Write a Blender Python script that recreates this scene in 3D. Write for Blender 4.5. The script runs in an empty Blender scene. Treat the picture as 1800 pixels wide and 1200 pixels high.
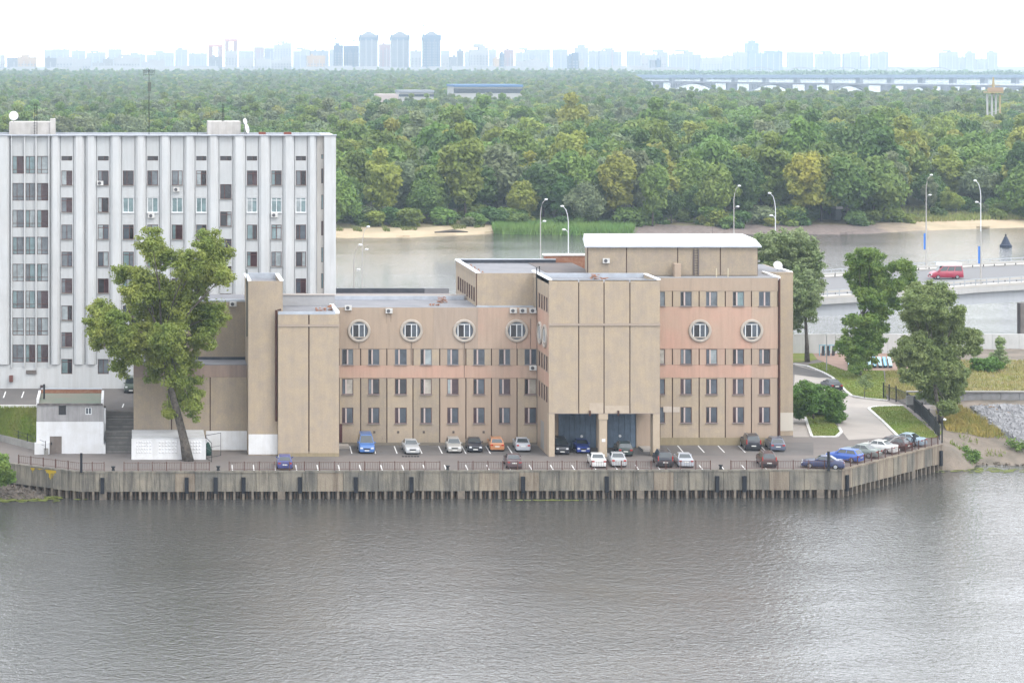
import bpy, bmesh, math, random
import numpy as np
from mathutils import Vector, Matrix
random.seed(7); RNG = np.random.default_rng(7)
S = bpy.context.scene
COL = S.collection
# ---------------------------------------------------------------- camera
F, CX, HY, HC = 4200.0, 220.0, 97.0, 48.7      # focal (photo px), principal x, horizon y, camera height
cam_d = bpy.data.cameras.new('camera'); cam = bpy.data.objects.new('camera', cam_d); COL.objects.link(cam)
cam.location = (0, 0, HC); cam.rotation_euler = (math.pi/2, 0, 0)
cam_d.sensor_width = 36; cam_d.lens = 36*F/1800
cam_d.shift_x = (900-CX)/1800; cam_d.shift_y = (HY-600)/1800
cam_d.clip_start = 1; cam_d.clip_end = 20000
S.camera = cam
# ---------------------------------------------------------------- light
SUN_EL, SUN_AZ = math.radians(52), math.radians(140)   # azimuth clockwise from +Y
w = bpy.data.worlds.new('World'); S.world = w; w.use_nodes = True
nt = w.node_tree; nt.nodes.clear()
sky = nt.nodes.new('ShaderNodeTexSky'); sky.sky_type = 'NISHITA'; sky.sun_disc = False
sky.sun_elevation = SUN_EL; sky.sun_rotation = SUN_AZ; sky.air_density = 1.0; sky.dust_density = 6.0; sky.ozone_density = 1.0
hs = nt.nodes.new('ShaderNodeHueSaturation'); hs.inputs['Saturation'].default_value = 0.35
mx = nt.nodes.new('ShaderNodeMix'); mx.data_type = 'RGBA'; mx.inputs[0].default_value = 0.75
mx.inputs[7].default_value = (17.0, 17.4, 18.2, 1)        # even overcast veil
bg = nt.nodes.new('ShaderNodeBackground'); bg.inputs['Strength'].default_value = 0.15
wo = nt.nodes.new('ShaderNodeOutputWorld')
nt.links.new(sky.outputs[0], hs.inputs['Color']); nt.links.new(hs.outputs[0], mx.inputs[6])
nt.links.new(mx.outputs[2], bg.inputs[0]); nt.links.new(bg.outputs[0], wo.inputs[0])
sd = bpy.data.lights.new('sun', 'SUN'); sd.energy = 1.0; sd.angle = math.radians(12); sd.color = (1, .95, .87)
so = bpy.data.objects.new('sun', sd); COL.objects.link(so)
dirv = Vector((math.sin(SUN_AZ)*math.cos(SUN_EL), math.cos(SUN_AZ)*math.cos(SUN_EL), math.sin(SUN_EL)))
so.rotation_euler = dirv.to_track_quat('Z', 'Y').to_euler(); so.location = (150, 0, 200)
S.view_settings.view_transform = 'Standard'; S.view_settings.look = 'None'
S.view_settings.exposure = 0.36; S.view_settings.gamma = 1; S.view_settings.use_curve_mapping = False
S.cycles.volume_bounces = 1; S.cycles.max_bounces = 6; S.cycles.transparent_max_bounces = 12
S.cycles.diffuse_bounces = 2; S.cycles.glossy_bounces = 3
# ---------------------------------------------------------------- coordinates
def Xp(px, D): return (px-CX)*D/F
def Zp(py, D): return HC-(py-HY)*D/F
def Dg(py, z): return (HC-z)*F/(py-HY)          # distance of a point at height z seen at row py
def G(px, py, z):                                # ground point
    D = Dg(py, z); return (Xp(px, D), D, z)
ZQ = 3.03                                        # quay level
ZT = 7.03                                        # upper terrace level
# ---------------------------------------------------------------- materials
def lin(c): return tuple((v/12.92 if v <= .04045 else ((v+.055)/1.055)**2.4) for v in c)
MATS = {}; ALB = .8
def mat(name, c, rough=.8, c2=None, scale=.5, amt=.5, fine=0, streak=0, streakc=None, bump=0, bscale=20, spec=.3, metal=0, coord='P', rnd=0, hue=0, stretch=(1,1,1)):
    if name in MATS: return MATS[name]
    if not name.startswith(('leaf', 'glass', 'city', 'dark_m', 'white_c')):
        c = tuple(v*ALB for v in c); c2 = tuple(v*ALB for v in c2) if c2 else None; streakc = tuple(v*ALB for v in streakc) if streakc else None
    m = bpy.data.materials.new(name); m.use_nodes = True; MATS[name] = m
    t = m.node_tree; N = t.nodes; L = t.links
    b = N['Principled BSDF']; b.inputs['Roughness'].default_value = rough; b.inputs['Metallic'].default_value = metal
    b.inputs['Specular IOR Level'].default_value = spec
    b.inputs['Base Color'].default_value = (*c, 1)
    src = None
    if coord == 'P': g = N.new('ShaderNodeNewGeometry'); src = g.outputs['Position']
    else: g = N.new('ShaderNodeTexCoord'); src = g.outputs['Object']
    mp = N.new('ShaderNodeMapping'); mp.inputs['Scale'].default_value = stretch; L.new(src, mp.inputs[0]); src2 = mp.outputs[0]
    col = None
    def noise(sc, det=3, s=src2, rough_=.6):
        n = N.new('ShaderNodeTexNoise'); n.inputs['Scale'].default_value = sc; n.inputs['Detail'].default_value = det
        n.inputs['Roughness'].default_value = rough_; L.new(s, n.inputs['Vector']); return n.outputs['Fac']
    def ramp(f, a, b_):
        r = N.new('ShaderNodeMapRange'); r.inputs[1].default_value = a; r.inputs[2].default_value = b_; L.new(f, r.inputs[0]); return r.outputs[0]
    def mix(f, A, B):
        k = N.new('ShaderNodeMix'); k.data_type = 'RGBA'
        if isinstance(f, float): k.inputs[0].default_value = f
        else: L.new(f, k.inputs[0])
        for i, v in ((6, A), (7, B)):
            if isinstance(v, tuple): k.inputs[i].default_value = (*v[:3], 1)
            else: L.new(v, k.inputs[i])
        return k.outputs[2]
    def mul(f, k):
        q = N.new('ShaderNodeMath'); q.operation = 'MULTIPLY'; L.new(f, q.inputs[0]); q.inputs[1].default_value = k; return q.outputs[0]
    cur = c
    if c2 is not None: cur = mix(mul(ramp(noise(scale, 4), .35, .65), amt*2 if amt < .5 else 1.0), c, c2)
    if fine:
        cur = mix(mul(ramp(noise(6, 3, rough_=.8), .35, .7), fine), cur, tuple(v*.62 for v in c))
    if streak:
        mp2 = N.new('ShaderNodeMapping'); mp2.inputs['Scale'].default_value = (1.5, 1.5, .12); L.new(g.outputs[0] if coord != 'P' else g.outputs['Position'], mp2.inputs[0])
        f = mul(ramp(noise(1.0, 5, mp2.outputs[0], .75), .44, .62), streak)
        cur = mix(f, cur, streakc or tuple(v*.45 for v in c))
    if rnd or hue:
        oi = N.new('ShaderNodeObjectInfo'); h = N.new('ShaderNodeHueSaturation')
        r1 = N.new('ShaderNodeMapRange'); r1.inputs[3].default_value = .5-hue; r1.inputs[4].default_value = .5+hue; L.new(oi.outputs['Random'], r1.inputs[0])
        m2 = N.new('ShaderNodeMath'); m2.operation = 'MULTIPLY'; m2.inputs[1].default_value = 7.31; L.new(oi.outputs['Random'], m2.inputs[0])
        m3 = N.new('ShaderNodeMath'); m3.operation = 'FRACT'; L.new(m2.outputs[0], m3.inputs[0])
        r2 = N.new('ShaderNodeMapRange'); r2.inputs[3].default_value = 1-rnd; r2.inputs[4].default_value = 1+rnd; L.new(m3.outputs[0], r2.inputs[0])
        L.new(r1.outputs[0], h.inputs['Hue']); L.new(r2.outputs[0], h.inputs['Value'])
        if isinstance(cur, tuple): h.inputs['Color'].default_value = (*cur[:3], 1)
        else: L.new(cur, h.inputs['Color'])
        cur = h.outputs[0]
    if not isinstance(cur, tuple): L.new(cur, b.inputs['Base Color'])
    if bump:
        bp = N.new('ShaderNodeBump'); bp.inputs['Strength'].default_value = bump; bp.inputs['Distance'].default_value = .1
        L.new(noise(bscale, 3), bp.inputs['Height']); L.new(bp.outputs[0], b.inputs['Normal'])
    return m
def leaf_mat(name, c, c2, hue=.02, rnd=.2, nscale=.25):
    m = mat(name, c, .6, c2=c2, scale=nscale, amt=.6, coord='O', hue=hue, rnd=rnd, spec=.25)
    t = m.node_tree; N = t.nodes; L = t.links; b = N['Principled BSDF']; out = N['Material Output']
    tr = N.new('ShaderNodeBsdfTranslucent'); ms = N.new('ShaderNodeMixShader'); ms.inputs[0].default_value = .3
    L.new(b.inputs['Base Color'].links[0].from_socket, tr.inputs[0])
    L.new(b.outputs[0], ms.inputs[1]); L.new(tr.outputs[0], ms.inputs[2]); L.new(ms.outputs[0], out.inputs[0])
    return m
# ---------------------------------------------------------------- mesh building
def tag(o, label=None, cat=None, group=None, kind=None):
    if label: o['label'] = label
    if cat: o['category'] = cat
    if group: o['group'] = group
    if kind: o['kind'] = kind
    return o
def wloc(p):
    v = Vector((0, 0, 0))
    while p is not None: v += Vector(p.location); p = p.parent
    return v
def link(o, parent=None, loc=None, rz=None):
    COL.objects.link(o)
    if parent is not None: o.parent = parent
    if loc is not None: o.location = Vector(loc)-(wloc(parent) if parent else Vector((0, 0, 0)))
    if rz is not None: o.rotation_euler = (0, 0, rz)
    return o
def empty(name, loc, label, cat, group=None, rz=0):
    o = bpy.data.objects.new(name, None); o.empty_display_size = .3
    link(o, None, loc, rz); return tag(o, label, cat, group)
class MB:
    def __init__(s): s.v = []; s.f = []
    def add(s, vs, fs):
        k = len(s.v); s.v += [tuple(v) for v in vs]; s.f += [tuple(i+k for i in f) for f in fs]; return s
    def quad(s, a, b, c, d): return s.add([a, b, c, d], [(0, 1, 2, 3)])
    def poly(s, pts): return s.add(pts, [tuple(range(len(pts)))])
    def box(s, x0, x1, y0, y1, z0, z1):
        v = [(x, y, z) for z in (z0, z1) for y in (y0, y1) for x in (x0, x1)]
        return s.add(v, [(0, 2, 3, 1), (4, 5, 7, 6), (0, 1, 5, 4), (2, 6, 7, 3), (0, 4, 6, 2), (1, 3, 7, 5)])
    def prism(s, pts, z0, z1):                  # pts counter-clockwise in plan
        n = len(pts); v = [(p[0], p[1], z0) for p in pts]+[(p[0], p[1], z1) for p in pts]
        f = [tuple(range(n))[::-1], tuple(range(n, 2*n))]+[(i, (i+1) % n, n+(i+1) % n, n+i) for i in range(n)]
        return s.add(v, f)
    def bar(s, a, b, t, t2=None):                # square bar between two points
        a = Vector(a); b = Vector(b); d = (b-a).normalized(); up = Vector((0, 0, 1)) if abs(d.z) < .9 else Vector((1, 0, 0))
        u = d.cross(up).normalized(); v = u.cross(d).normalized(); t2 = t if t2 is None else t2
        vs = [p+u*(i*t/2)+v*(j*t2/2) for p in (a, b) for (i, j) in ((-1, -1), (1, -1), (1, 1), (-1, 1))]
        return s.add(vs, [(0, 3, 2, 1), (4, 5, 6, 7), (0, 1, 5, 4), (1, 2, 6, 5), (2, 3, 7, 6), (3, 0, 4, 7)])
    def tube(s, pts, rs, n=8, cap=True):
        pts = [Vector(p) for p in pts]; rs = rs if hasattr(rs, '__len__') else [rs]*len(pts)
        rings = []; k0 = len(s.v)
        for i, p in enumerate(pts):
            d = (pts[min(i+1, len(pts)-1)]-pts[max(i-1, 0)]).normalized()
            up = Vector((0, 0, 1)) if abs(d.z) < .9 else Vector((1, 0, 0))
            u = d.cross(up).normalized(); v = d.cross(u).normalized()
            for j in range(n):
                a = 2*math.pi*j/n; s.v.append(tuple(p+(u*math.cos(a)+v*math.sin(a))*rs[i]))
        for i in range(len(pts)-1):
            for j in range(n):
                a = k0+i*n+j; b = k0+i*n+(j+1) % n; s.f.append((a, b, b+n, a+n))
        if cap:
            s.f.append(tuple(k0+j for j in range(n))[::-1]); s.f.append(tuple(k0+(len(pts)-1)*n+j for j in range(n)))
        return s
    def lathe(s, prof, c=(0, 0, 0), n=16, M=None):  # prof [(r,z)]
        k0 = len(s.v)
        for r, z in prof:
            for j in range(n):
                a = 2*math.pi*j/n; p = Vector((r*math.cos(a), r*math.sin(a), z))
                if M is not None: p = M @ p
                s.v.append(tuple(p+Vector(c)))
        for i in range(len(prof)-1):
            for j in range(n):
                a = k0+i*n+j; b = k0+i*n+(j+1) % n; s.f.append((a, b, b+n, a+n))
        return s
    def mesh(s, name, off=(0, 0, 0), smooth=False):
        me = bpy.data.meshes.new(name)
        v = [(a-off[0], b-off[1], c-off[2]) for a, b, c in s.v]
        me.from_pydata(v, [], s.f)
        if smooth: me.polygons.foreach_set('use_smooth', [True]*len(me.polygons))
        me.update(); return me
    def build(s, name, m, parent=None, smooth=False, fix=True, **kw):
        off = wloc(parent) if parent else Vector((0, 0, 0))
        me = s.mesh(name, off, smooth); me.materials.append(m)
        if fix:
            bm = bmesh.new(); bm.from_mesh(me); bmesh.ops.recalc_face_normals(bm, faces=bm.faces); bm.to_mesh(me); bm.free()
        o = bpy.data.objects.new(name, me); link(o, parent)
        if kw: tag(o, **kw)
        return o
def inst(name, me, parent=None, loc=(0, 0, 0), rz=0, m=None):
    o = bpy.data.objects.new(name, me); link(o, parent, loc, rz); return o
def sheet(name, pts, z, m, label=None, kind='structure', **kw):
    if len(pts[0]) == 2: pts = [(p[0], p[1], z) for p in pts]
    o = MB().poly(pts).build(name, m, fix=False)
    me = o.data
    if me.polygons[0].normal.z < 0: me.flip_normals()
    tag(o, label=label, kind=kind, **kw); return o
def leaves(name, lobes, n, size, m, parent, seed=0, flat=.6, shell=.55, loc=None, droop=0.0, stuff=False, pw=.75):
    """lobes: (x,y,z,rx,ry,rz) - leaf quads scattered through the lobes, denser towards their skins"""
    r = np.random.default_rng(seed); L = np.array(lobes, float)
    vol = L[:, 3]*L[:, 4]*L[:, 5]; p = vol**pw; p /= p.sum()
    k = r.choice(len(L), n, p=p)
    d = r.normal(size=(n, 3)); d /= np.linalg.norm(d, axis=1)[:, None]
    rad = shell+(1-shell)*r.random(n)**.6
    rad = np.where(r.random(n) < .18, r.random(n), rad); rad *= 1+.13*r.normal(size=n)
    c = L[k, :3]+d*L[k, 3:]*rad[:, None]
    nrm = d*flat+r.normal(size=(n, 3))*.55+np.array([0, 0, .35]); nrm /= np.linalg.norm(nrm, axis=1)[:, None]
    t = np.cross(nrm, r.normal(size=(n, 3))); t /= np.linalg.norm(t, axis=1)[:, None]
    t[:, 2] -= droop; t /= np.linalg.norm(t, axis=1)[:, None]
    b = np.cross(nrm, t); s = size*(.6+.8*r.random(n))[:, None]
    t *= s*.75; b *= s*.42
    V = np.empty((n, 4, 3)); V[:, 0] = c-t; V[:, 1] = c+b-t*.1; V[:, 2] = c+t; V[:, 3] = c-b-t*.1
    off = np.array(wloc(parent)) if parent else np.zeros(3)
    if loc is not None: off = np.array(loc)
    V = (V.reshape(-1, 3)-off).astype(np.float32)
    me = bpy.data.meshes.new(name); me.vertices.add(4*n); me.vertices.foreach_set('co', V.ravel())
    me.loops.add(4*n); me.loops.foreach_set('vertex_index', np.arange(4*n, dtype=np.int32))
    me.polygons.add(n); me.polygons.foreach_set('loop_start', np.arange(0, 4*n, 4, dtype=np.int32))
    me.update(calc_edges=True); me.materials.append(m)
    o = bpy.data.objects.new(name, me); link(o, parent)
    return o
def panel(parent, name, O, u, n, a0, a1, c0, c1, holes, t, m, **kw):
    """slab on a wall plane with real openings"""
    O = Vector(O); u = Vector(u); n = Vector(n); z = Vector((0, 0, 1)); e = 1e-4
    hs = [h for h in holes if h[0] < a1-e and h[1] > a0+e and h[2] < c1-e and h[3] > c0+e]
    xs = sorted({round(min(max(v, a0), a1), 4) for h in hs for v in h[:2]} | {round(a0, 4), round(a1, 4)})
    zs = sorted({round(min(max(v, c0), c1), 4) for h in hs for v in h[2:]} | {round(c0, 4), round(c1, 4)})
    nx, nz = len(xs)-1, len(zs)-1
    def solid(i, j):
        if i < 0 or j < 0 or i >= nx or j >= nz: return False
        a = (xs[i]+xs[i+1])/2; c = (zs[j]+zs[j+1])/2
        return not any(h[0] < a < h[1] and h[2] < c < h[3] for h in hs)
    P = lambda a, b, c: O+u*a+n*b+z*c
    mb = MB()
    for i in range(nx):
        for j in range(nz):
            if not solid(i, j): continue
            A, B, C, D_ = xs[i], xs[i+1], zs[j], zs[j+1]
            mb.quad(P(A, t, C), P(B, t, C), P(B, t, D_), P(A, t, D_))
            if not solid(i-1, j): mb.quad(P(A, 0, C), P(A, t, C), P(A, t, D_), P(A, 0, D_))
            if not solid(i+1, j): mb.quad(P(B, t, C), P(B, 0, C), P(B, 0, D_), P(B, t, D_))
            if not solid(i, j-1): mb.quad(P(A, 0, C), P(B, 0, C), P(B, t, C), P(A, t, C))
            if not solid(i, j+1): mb.quad(P(A, t, D_), P(B, t, D_), P(B, 0, D_), P(A, 0, D_))
    o = mb.build(name, m, parent, fix=False)
    if kw: tag(o, **kw)
    return o
# windows: shared meshes, one frame with child panes
WC = {}
def cached(key, fn):
    if key not in WC: WC[key] = fn()
    return WC[key]
def bmesh_of(name, boxes, m):
    mb = MB()
    for b in boxes: mb.box(*b)
    me = mb.mesh(name); me.materials.append(m); return me
def window(parent, loc, w, h, vs, hsplit, fm, panes, rz=0, sill=None, bw=.07, t=.09, name='window', mull=None):
    """loc bottom centre on the wall plane; vs mullion fractions; panes materials left to right"""
    key = (round(w, 2), round(h, 2), tuple(vs), hsplit, fm.name, mull.name if mull else '')
    xs = [-w/2]+[-w/2+w*v for v in vs]+[w/2]
    def mk():
        bx = [(-w/2, w/2, -t, 0, 0, bw), (-w/2, w/2, -t, 0, h-bw, h), (-w/2, -w/2+bw, -t, 0, bw, h-bw), (w/2-bw, w/2, -t, 0, bw, h-bw)]
        if not mull:
            for x in xs[1:-1]: bx.append((x-bw/2, x+bw/2, -t, 0, bw, h-bw))
        if hsplit: bx.append((-w/2+bw, w/2-bw, -t+.01, 0, h*hsplit-bw/2, h*hsplit+bw/2))
        return bmesh_of('window', bx, fm)
    wo_ = inst(name, cached(key, mk), parent, loc, rz)
    for i in range(len(xs)-1):
        a = xs[i]+(bw if i == 0 else bw/2)-.01; b = xs[i+1]-(bw if i == len(xs)-2 else bw/2)+.01
        pm = panes[i % len(panes)]
        me = cached((key, i, pm.name), lambda: bmesh_of('pane', [(a, b, -t+.05, -.005, bw-.01, h-bw+.01)], pm))
        o = bpy.data.objects.new('pane', me); COL.objects.link(o); o.parent = wo_
    if mull:
        me = cached((key, 'm'), lambda: bmesh_of('mullion', [(x-.085, x+.085, -t-.01, -.002, bw, h-bw) for x in xs[1:-1]], mull))
        o = bpy.data.objects.new('mullion', me); COL.objects.link(o); o.parent = wo_
    if sill:
        me = cached((key, 's', sill.name), lambda: bmesh_of('sill', [(-w/2-.05, w/2+.05, -.3, -t-.002, -.06, .02)], sill))
        o = bpy.data.objects.new('sill', me); COL.objects.link(o); o.parent = wo_
    return wo_
# ---- common materials
beige = mat('beige_tile', (.425, .352, .275), .85, c2=(.50, .40, .28), scale=.9, fine=.42, streak=.3, streakc=(.30, .25, .20))
beige2 = mat('beige_tile_dark', (.355, .295, .235), .85, c2=(.43, .35, .245), scale=.9, fine=.42, streak=.3, streakc=(.26, .22, .18))
plaster = mat('plaster_beige', (.45, .345, .26), .85, c2=(.41, .325, .25), scale=.25, fine=.18, streak=.45, streakc=(.31, .25, .2))
plaster_p = mat('plaster_pink', (.53, .35, .27), .85, c2=(.48, .37, .285), scale=.16, fine=.18, streak=.45, streakc=(.33, .25, .2))
plaster_s = mat('plaster_salmon', (.56, .345, .265), .85, c2=(.50, .36, .275), scale=.14, fine=.15, streak=.4, streakc=(.38, .26, .2))
joint_brown = mat('joint_brown', (.07, .035, .025), .8)
white_wall = mat('white_wall', (.55, .565, .57), .8, c2=(.51, .53, .54), scale=.3, fine=.1, streak=.3, streakc=(.38, .37, .36))
white_rib = mat('white_rib', (.61, .622, .625), .8, c2=(.55, .57, .58), scale=.3, fine=.08, streak=.35, streakc=(.42, .41, .40))
whitewash = mat('whitewash', (.80, .81, .83), .85, c2=(.72, .72, .72), scale=.8, fine=.1, streak=.2, streakc=(.5, .48, .45))
grey_conc = mat('grey_concrete', (.33, .32, .30), .9, c2=(.26, .25, .23), scale=.4, fine=.25, streak=.3)
roofing = mat('bitumen_roof', (.20, .205, .225), .9, c2=(.27, .27, .285), scale=.25, fine=.2)
roofing_d = mat('dark_roof', (.045, .055, .075), .7, c2=(.09, .095, .11), scale=.5, fine=.2)
flash = mat('zinc_flashing', (.52, .56, .62), .45, c2=(.42, .45, .5), scale=.8, metal=.3)
white_cap = mat('white_cap', (.82, .83, .85), .6)
white_paint = mat('white_paint', (.8, .8, .8), .6)
brick_m = mat('red_brick', (.30, .13, .08), .9, c2=(.36, .2, .13), scale=3)
dark_metal = mat('dark_metal', (.025, .027, .03), .5, metal=.3)
rust = mat('rusty_pipe', (.11, .045, .03), .8, c2=(.07, .035, .03), scale=2)
brownframe = mat('brown_frame', (.13, .07, .06), .6)
redframe = mat('red_brown_frame', (.11, .045, .04), .6)
pale_mull = mat('pale_mullion', (.55, .45, .42), .6)
pvc = mat('white_pvc', (.8, .82, .83), .4)
greysill = mat('grey_sill', (.26, .22, .21), .8)
def glass(n, c, r=.12): return mat(n, c, r, c2=tuple(v*.6 for v in c), scale=.9, spec=.6)
g_dark = glass('glass_dark', (.035, .035, .04)); g_blue = glass('glass_slate', (.07, .085, .105))
g_black = glass('glass_black', (.012, .01, .012)); g_cur = glass('glass_curtain', (.30, .34, .35)); g_teal = glass('glass_teal', (.17, .24, .25))
g_mid = glass('glass_mid', (.14, .16, .175)); g_cream = glass('glass_cream', (.38, .35, .30))
g_wine = glass('glass_wine', (.055, .03, .035))
asphalt = mat('asphalt', (.115, .108, .105), .9, c2=(.165, .15, .14), scale=.12, fine=.15, bump=.2)
asphalt_w = mat('asphalt_warm', (.20, .175, .16), .9, c2=(.155, .14, .132), scale=.15, fine=.15)
slab = mat('concrete_drive', (.40, .365, .33), .9, c2=(.34, .31, .285), scale=.25, fine=.1)
curb_m = mat('curb_white', (.72, .71, .69), .8, c2=(.55, .54, .52), scale=1)
grass_m = mat('lawn_grass', (.145, .215, .035), .9, c2=(.23, .23, .06), scale=.25, fine=.4, bump=.6, bscale=8)
drygrass_m = mat('dry_grass', (.25, .21, .085), .95, c2=(.17, .18, .055), scale=.2, fine=.4, bump=.8, bscale=5)
dirt_m = mat('bank_dirt', (.26, .215, .175), .95, c2=(.14, .125, .10), scale=.35, fine=.5, bump=.7, bscale=4)
sand_m = mat('sand', (.52, .40, .27), .95, c2=(.40, .33, .20), scale=.08, fine=.15)
rockshore_m = mat('rocky_shore', (.15, .125, .105), .95, c2=(.08, .07, .06), scale=.5, fine=.6, bump=1, bscale=1.5)
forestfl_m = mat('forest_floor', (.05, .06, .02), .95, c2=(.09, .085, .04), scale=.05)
quayc = mat('quay_concrete', (.29, .26, .205), .9, c2=(.15, .145, .13), scale=.35, fine=.35, streak=.85, streakc=(.085, .08, .072), bump=.4, bscale=6)
quayc2 = mat('quay_concrete_warm', (.32, .275, .21), .9, c2=(.24, .20, .155), scale=.35, fine=.25, streak=.7, streakc=(.12, .09, .07), bump=.4, bscale=6)
pile_m = mat('pile_concrete', (.22, .185, .145), .9, c2=(.12, .105, .09), scale=1.2)
black_rub = mat('black_rubber', (.012, .014, .02), .7)
bark = mat('bark', (.16, .14, .12), .95, c2=(.075, .065, .055), scale=2.5, coord='O', bump=1, bscale=6)
bark_f = mat('bark_far', (.10, .085, .07), .95)
fence_red = mat('fence_brown', (.11, .055, .045), .7)
# ================================================================ water, land
def water_mat():
    m = bpy.data.materials.new('river_water'); m.use_nodes = True; t = m.node_tree; N = t.nodes; L = t.links
    b = N['Principled BSDF']; b.inputs['Base Color'].default_value = (.050, .050, .047, 1); b.inputs['Roughness'].default_value = .03
    b.inputs['IOR'].default_value = 1.6; b.inputs['Specular IOR Level'].default_value = .75
    g = N.new('ShaderNodeNewGeometry')
    def nz(sx, sy, det, r=.55, off=0):
        mp = N.new('ShaderNodeMapping'); mp.inputs['Scale'].default_value = (sx, sy, 1); mp.inputs['Location'].default_value = (off, off*.7, 0)
        mp.inputs['Rotation'].default_value = (0, 0, .08)
        L.new(g.outputs['Position'], mp.inputs[0]); n = N.new('ShaderNodeTexNoise'); n.inputs['Scale'].default_value = 1
        n.inputs['Detail'].default_value = det; n.inputs['Roughness'].default_value = r; n.inputs['Distortion'].default_value = .9
        L.new(mp.outputs[0], n.inputs['Vector']); return n.outputs['Fac']
    def M(op, a, c):
        q = N.new('ShaderNodeMath'); q.operation = op; L.new(a, q.inputs[0])
        if isinstance(c, (int, float)): q.inputs[1].default_value = c
        else: L.new(c, q.inputs[1])
        return q.outputs[0]
    gust = N.new('ShaderNodeMapRange'); gust.inputs[1].default_value = .35; gust.inputs[2].default_value = .65; gust.inputs[3].default_value = .6; gust.inputs[4].default_value = 1.1
    L.new(nz(.02, .05, 2, off=31), gust.inputs[0])
    h = M('ADD', M('MULTIPLY', nz(1.05, 1.25, 2), .85), M('MULTIPLY', nz(2.6, 2.8, 3, .65, off=9), .5))
    h = M('MULTIPLY', h, gust.outputs[0])
    bp = N.new('ShaderNodeBump'); bp.inputs['Strength'].default_value = 1; bp.inputs['Distance'].default_value = WAVE
    L.new(h, bp.inputs['Height']); L.new(bp.outputs[0], b.inputs['Normal'])
    return m
WAVE = .14
HAZE = 1.0e-4
wm = water_mat()
o = MB().quad((-5000, -600, 0), (6000, -600, 0), (6000, 9000, 0), (-5000, 9000, 0)).build('river_water', wm, fix=False); tag(o, label='grey rippled river water around the quay and the island', kind='structure')
# --- quay polygon
DQ = Dg(828, ZQ)
QL = G(20, 815, ZQ); Q0 = G(140, 829.5, ZQ); Q1 = G(1480, 826, ZQ); Q2 = G(1657, 781, ZQ)
QLL = (QL[0]-14, QL[1]+4.5, ZQ)
deck = [QLL[:2], QL[:2], Q0[:2], Q1[:2], Q2[:2], (Xp(1640, 300), 300), (Xp(1640, 372), 372), (-60, 372), (-60, 275)]
sheet('quay_deck', deck, ZQ, asphalt_w, label='worn asphalt quay deck and car park in front of the office')
sheet('parking_asphalt', [G(596, 800, ZQ)[:2], G(1164, 800, ZQ)[:2], G(1430, 800, ZQ)[:2], G(1430, 777, ZQ)[:2], G(590, 776, ZQ)[:2]], ZQ+.006, asphalt, label='darker asphalt strip of parking bays along the office wall')
def polyline_strip(mb, pts, wd, z0, z1):
    for i in range(len(pts)-1):
        a = Vector(pts[i][:2]); b = Vector(pts[i+1][:2]); d = (b-a); L_ = d.length; d.normalize(); nn = Vector((-d.y, d.x))*wd/2
        a2 = a-d*.02; b2 = b+d*.02
        mb.prism([tuple(a2-nn), tuple(b2-nn), tuple(b2+nn), tuple(a2+nn)], z0, z1-.0006*i)
# --- driveway, lawns
drive = [G(*p, ZQ)[:2] for p in ((1398, 640), (1445, 655), (1466, 672), (1486, 690), (1500, 699), (1560, 706), (1580, 712), (1540, 716), (1529, 718), (1550, 737), (1580, 768), (1492, 773), (1479, 757), (1472, 745), (1450, 728), (1393, 722))]
sheet('driveway', drive, ZQ+.01, slab, label='pale concrete slab driveway curving up between the lawns')
c = G(1400, 640, ZQ)
sheet('driveway_asphalt', [G(*p, ZQ)[:2] for p in ((1394, 641), (1445, 655), (1462, 664), (1440, 664), (1394, 658))], ZQ+.02, asphalt, label='asphalt lane end behind the office')
lawnA = [G(*p, ZQ)[:2] for p in ((1447, 637), (1420, 641), (1446, 654.5), (1463, 663.5), (1486, 687), (1497, 696), (1525, 701), (1559, 704), (1553, 652), (1485, 652))]
sheet('lawn', lawnA, ZQ+.05, grass_m, label='green lawn between driveway and red paving')
lawnA2 = [G(*p, ZQ)[:2] for p in ((1393, 617), (1425, 617), (1437, 632), (1410, 637), (1393, 637))]
sheet('lawn', lawnA2, ZQ+.05, grass_m, label='small lawn patch at the corner of the office by the promenade wall')
lawnB = [G(*p, ZQ)[:2] for p in ((1528, 718), (1541, 715), (1587, 714), (1652, 770), (1581, 769), (1552, 740))]
sheet('lawn', lawnB, ZQ+.05, grass_m, label='triangular lawn beside the railings and parked cars')
lawnC = [G(*p, ZQ)[:2] for p in ((1416, 735), (1427, 767), (1470, 767), (1478, 760), (1474, 752), (1450, 728), (1395, 722), (1395, 733))]
sheet('lawn', lawnC, ZQ+.05, grass_m, label='lawn island with bushes at the office corner')
sheet('slab_path', [G(*p, ZQ)[:2] for p in ((1394, 735), (1414, 735), (1425, 768), (1394, 768))], ZQ+.02, slab, label='concrete slab path along the end of the office')
paving = [G(*p, ZQ)[:2] for p in ((1437, 632), (1425, 617), (1600, 617), (1640, 651), (1553, 651.5), (1485, 651), (1447, 636))]
sheet('paving', paving, ZQ+.03, mat('red_paving', (.36, .25, .20), .9, c2=(.30, .20, .16), scale=.6, fine=.2), label='reddish paved terrace with blue slatted loungers')
mb = MB(); polyline_strip(mb, [G(*p, ZQ) for p in ((1396, 640), (1420, 644), (1446, 654.5), (1463, 663.5), (1486, 687), (1497, 696), (1525, 701), (1559, 704))], .35, ZQ-.1, ZQ+.14)
tag(mb.build('kerb', curb_m), label='white kerb curving round the upper lawn', kind='structure')
mb = MB(); polyline_strip(mb, [G(*p, ZQ) for p in ((1587, 713.5), (1541, 715), (1530, 717), (1527, 719), (1552, 741), (1581, 770))], .35, ZQ-.1, ZQ+.14)
tag(mb.build('kerb', curb_m), label='white kerb of the triangular lawn', kind='structure')
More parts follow.
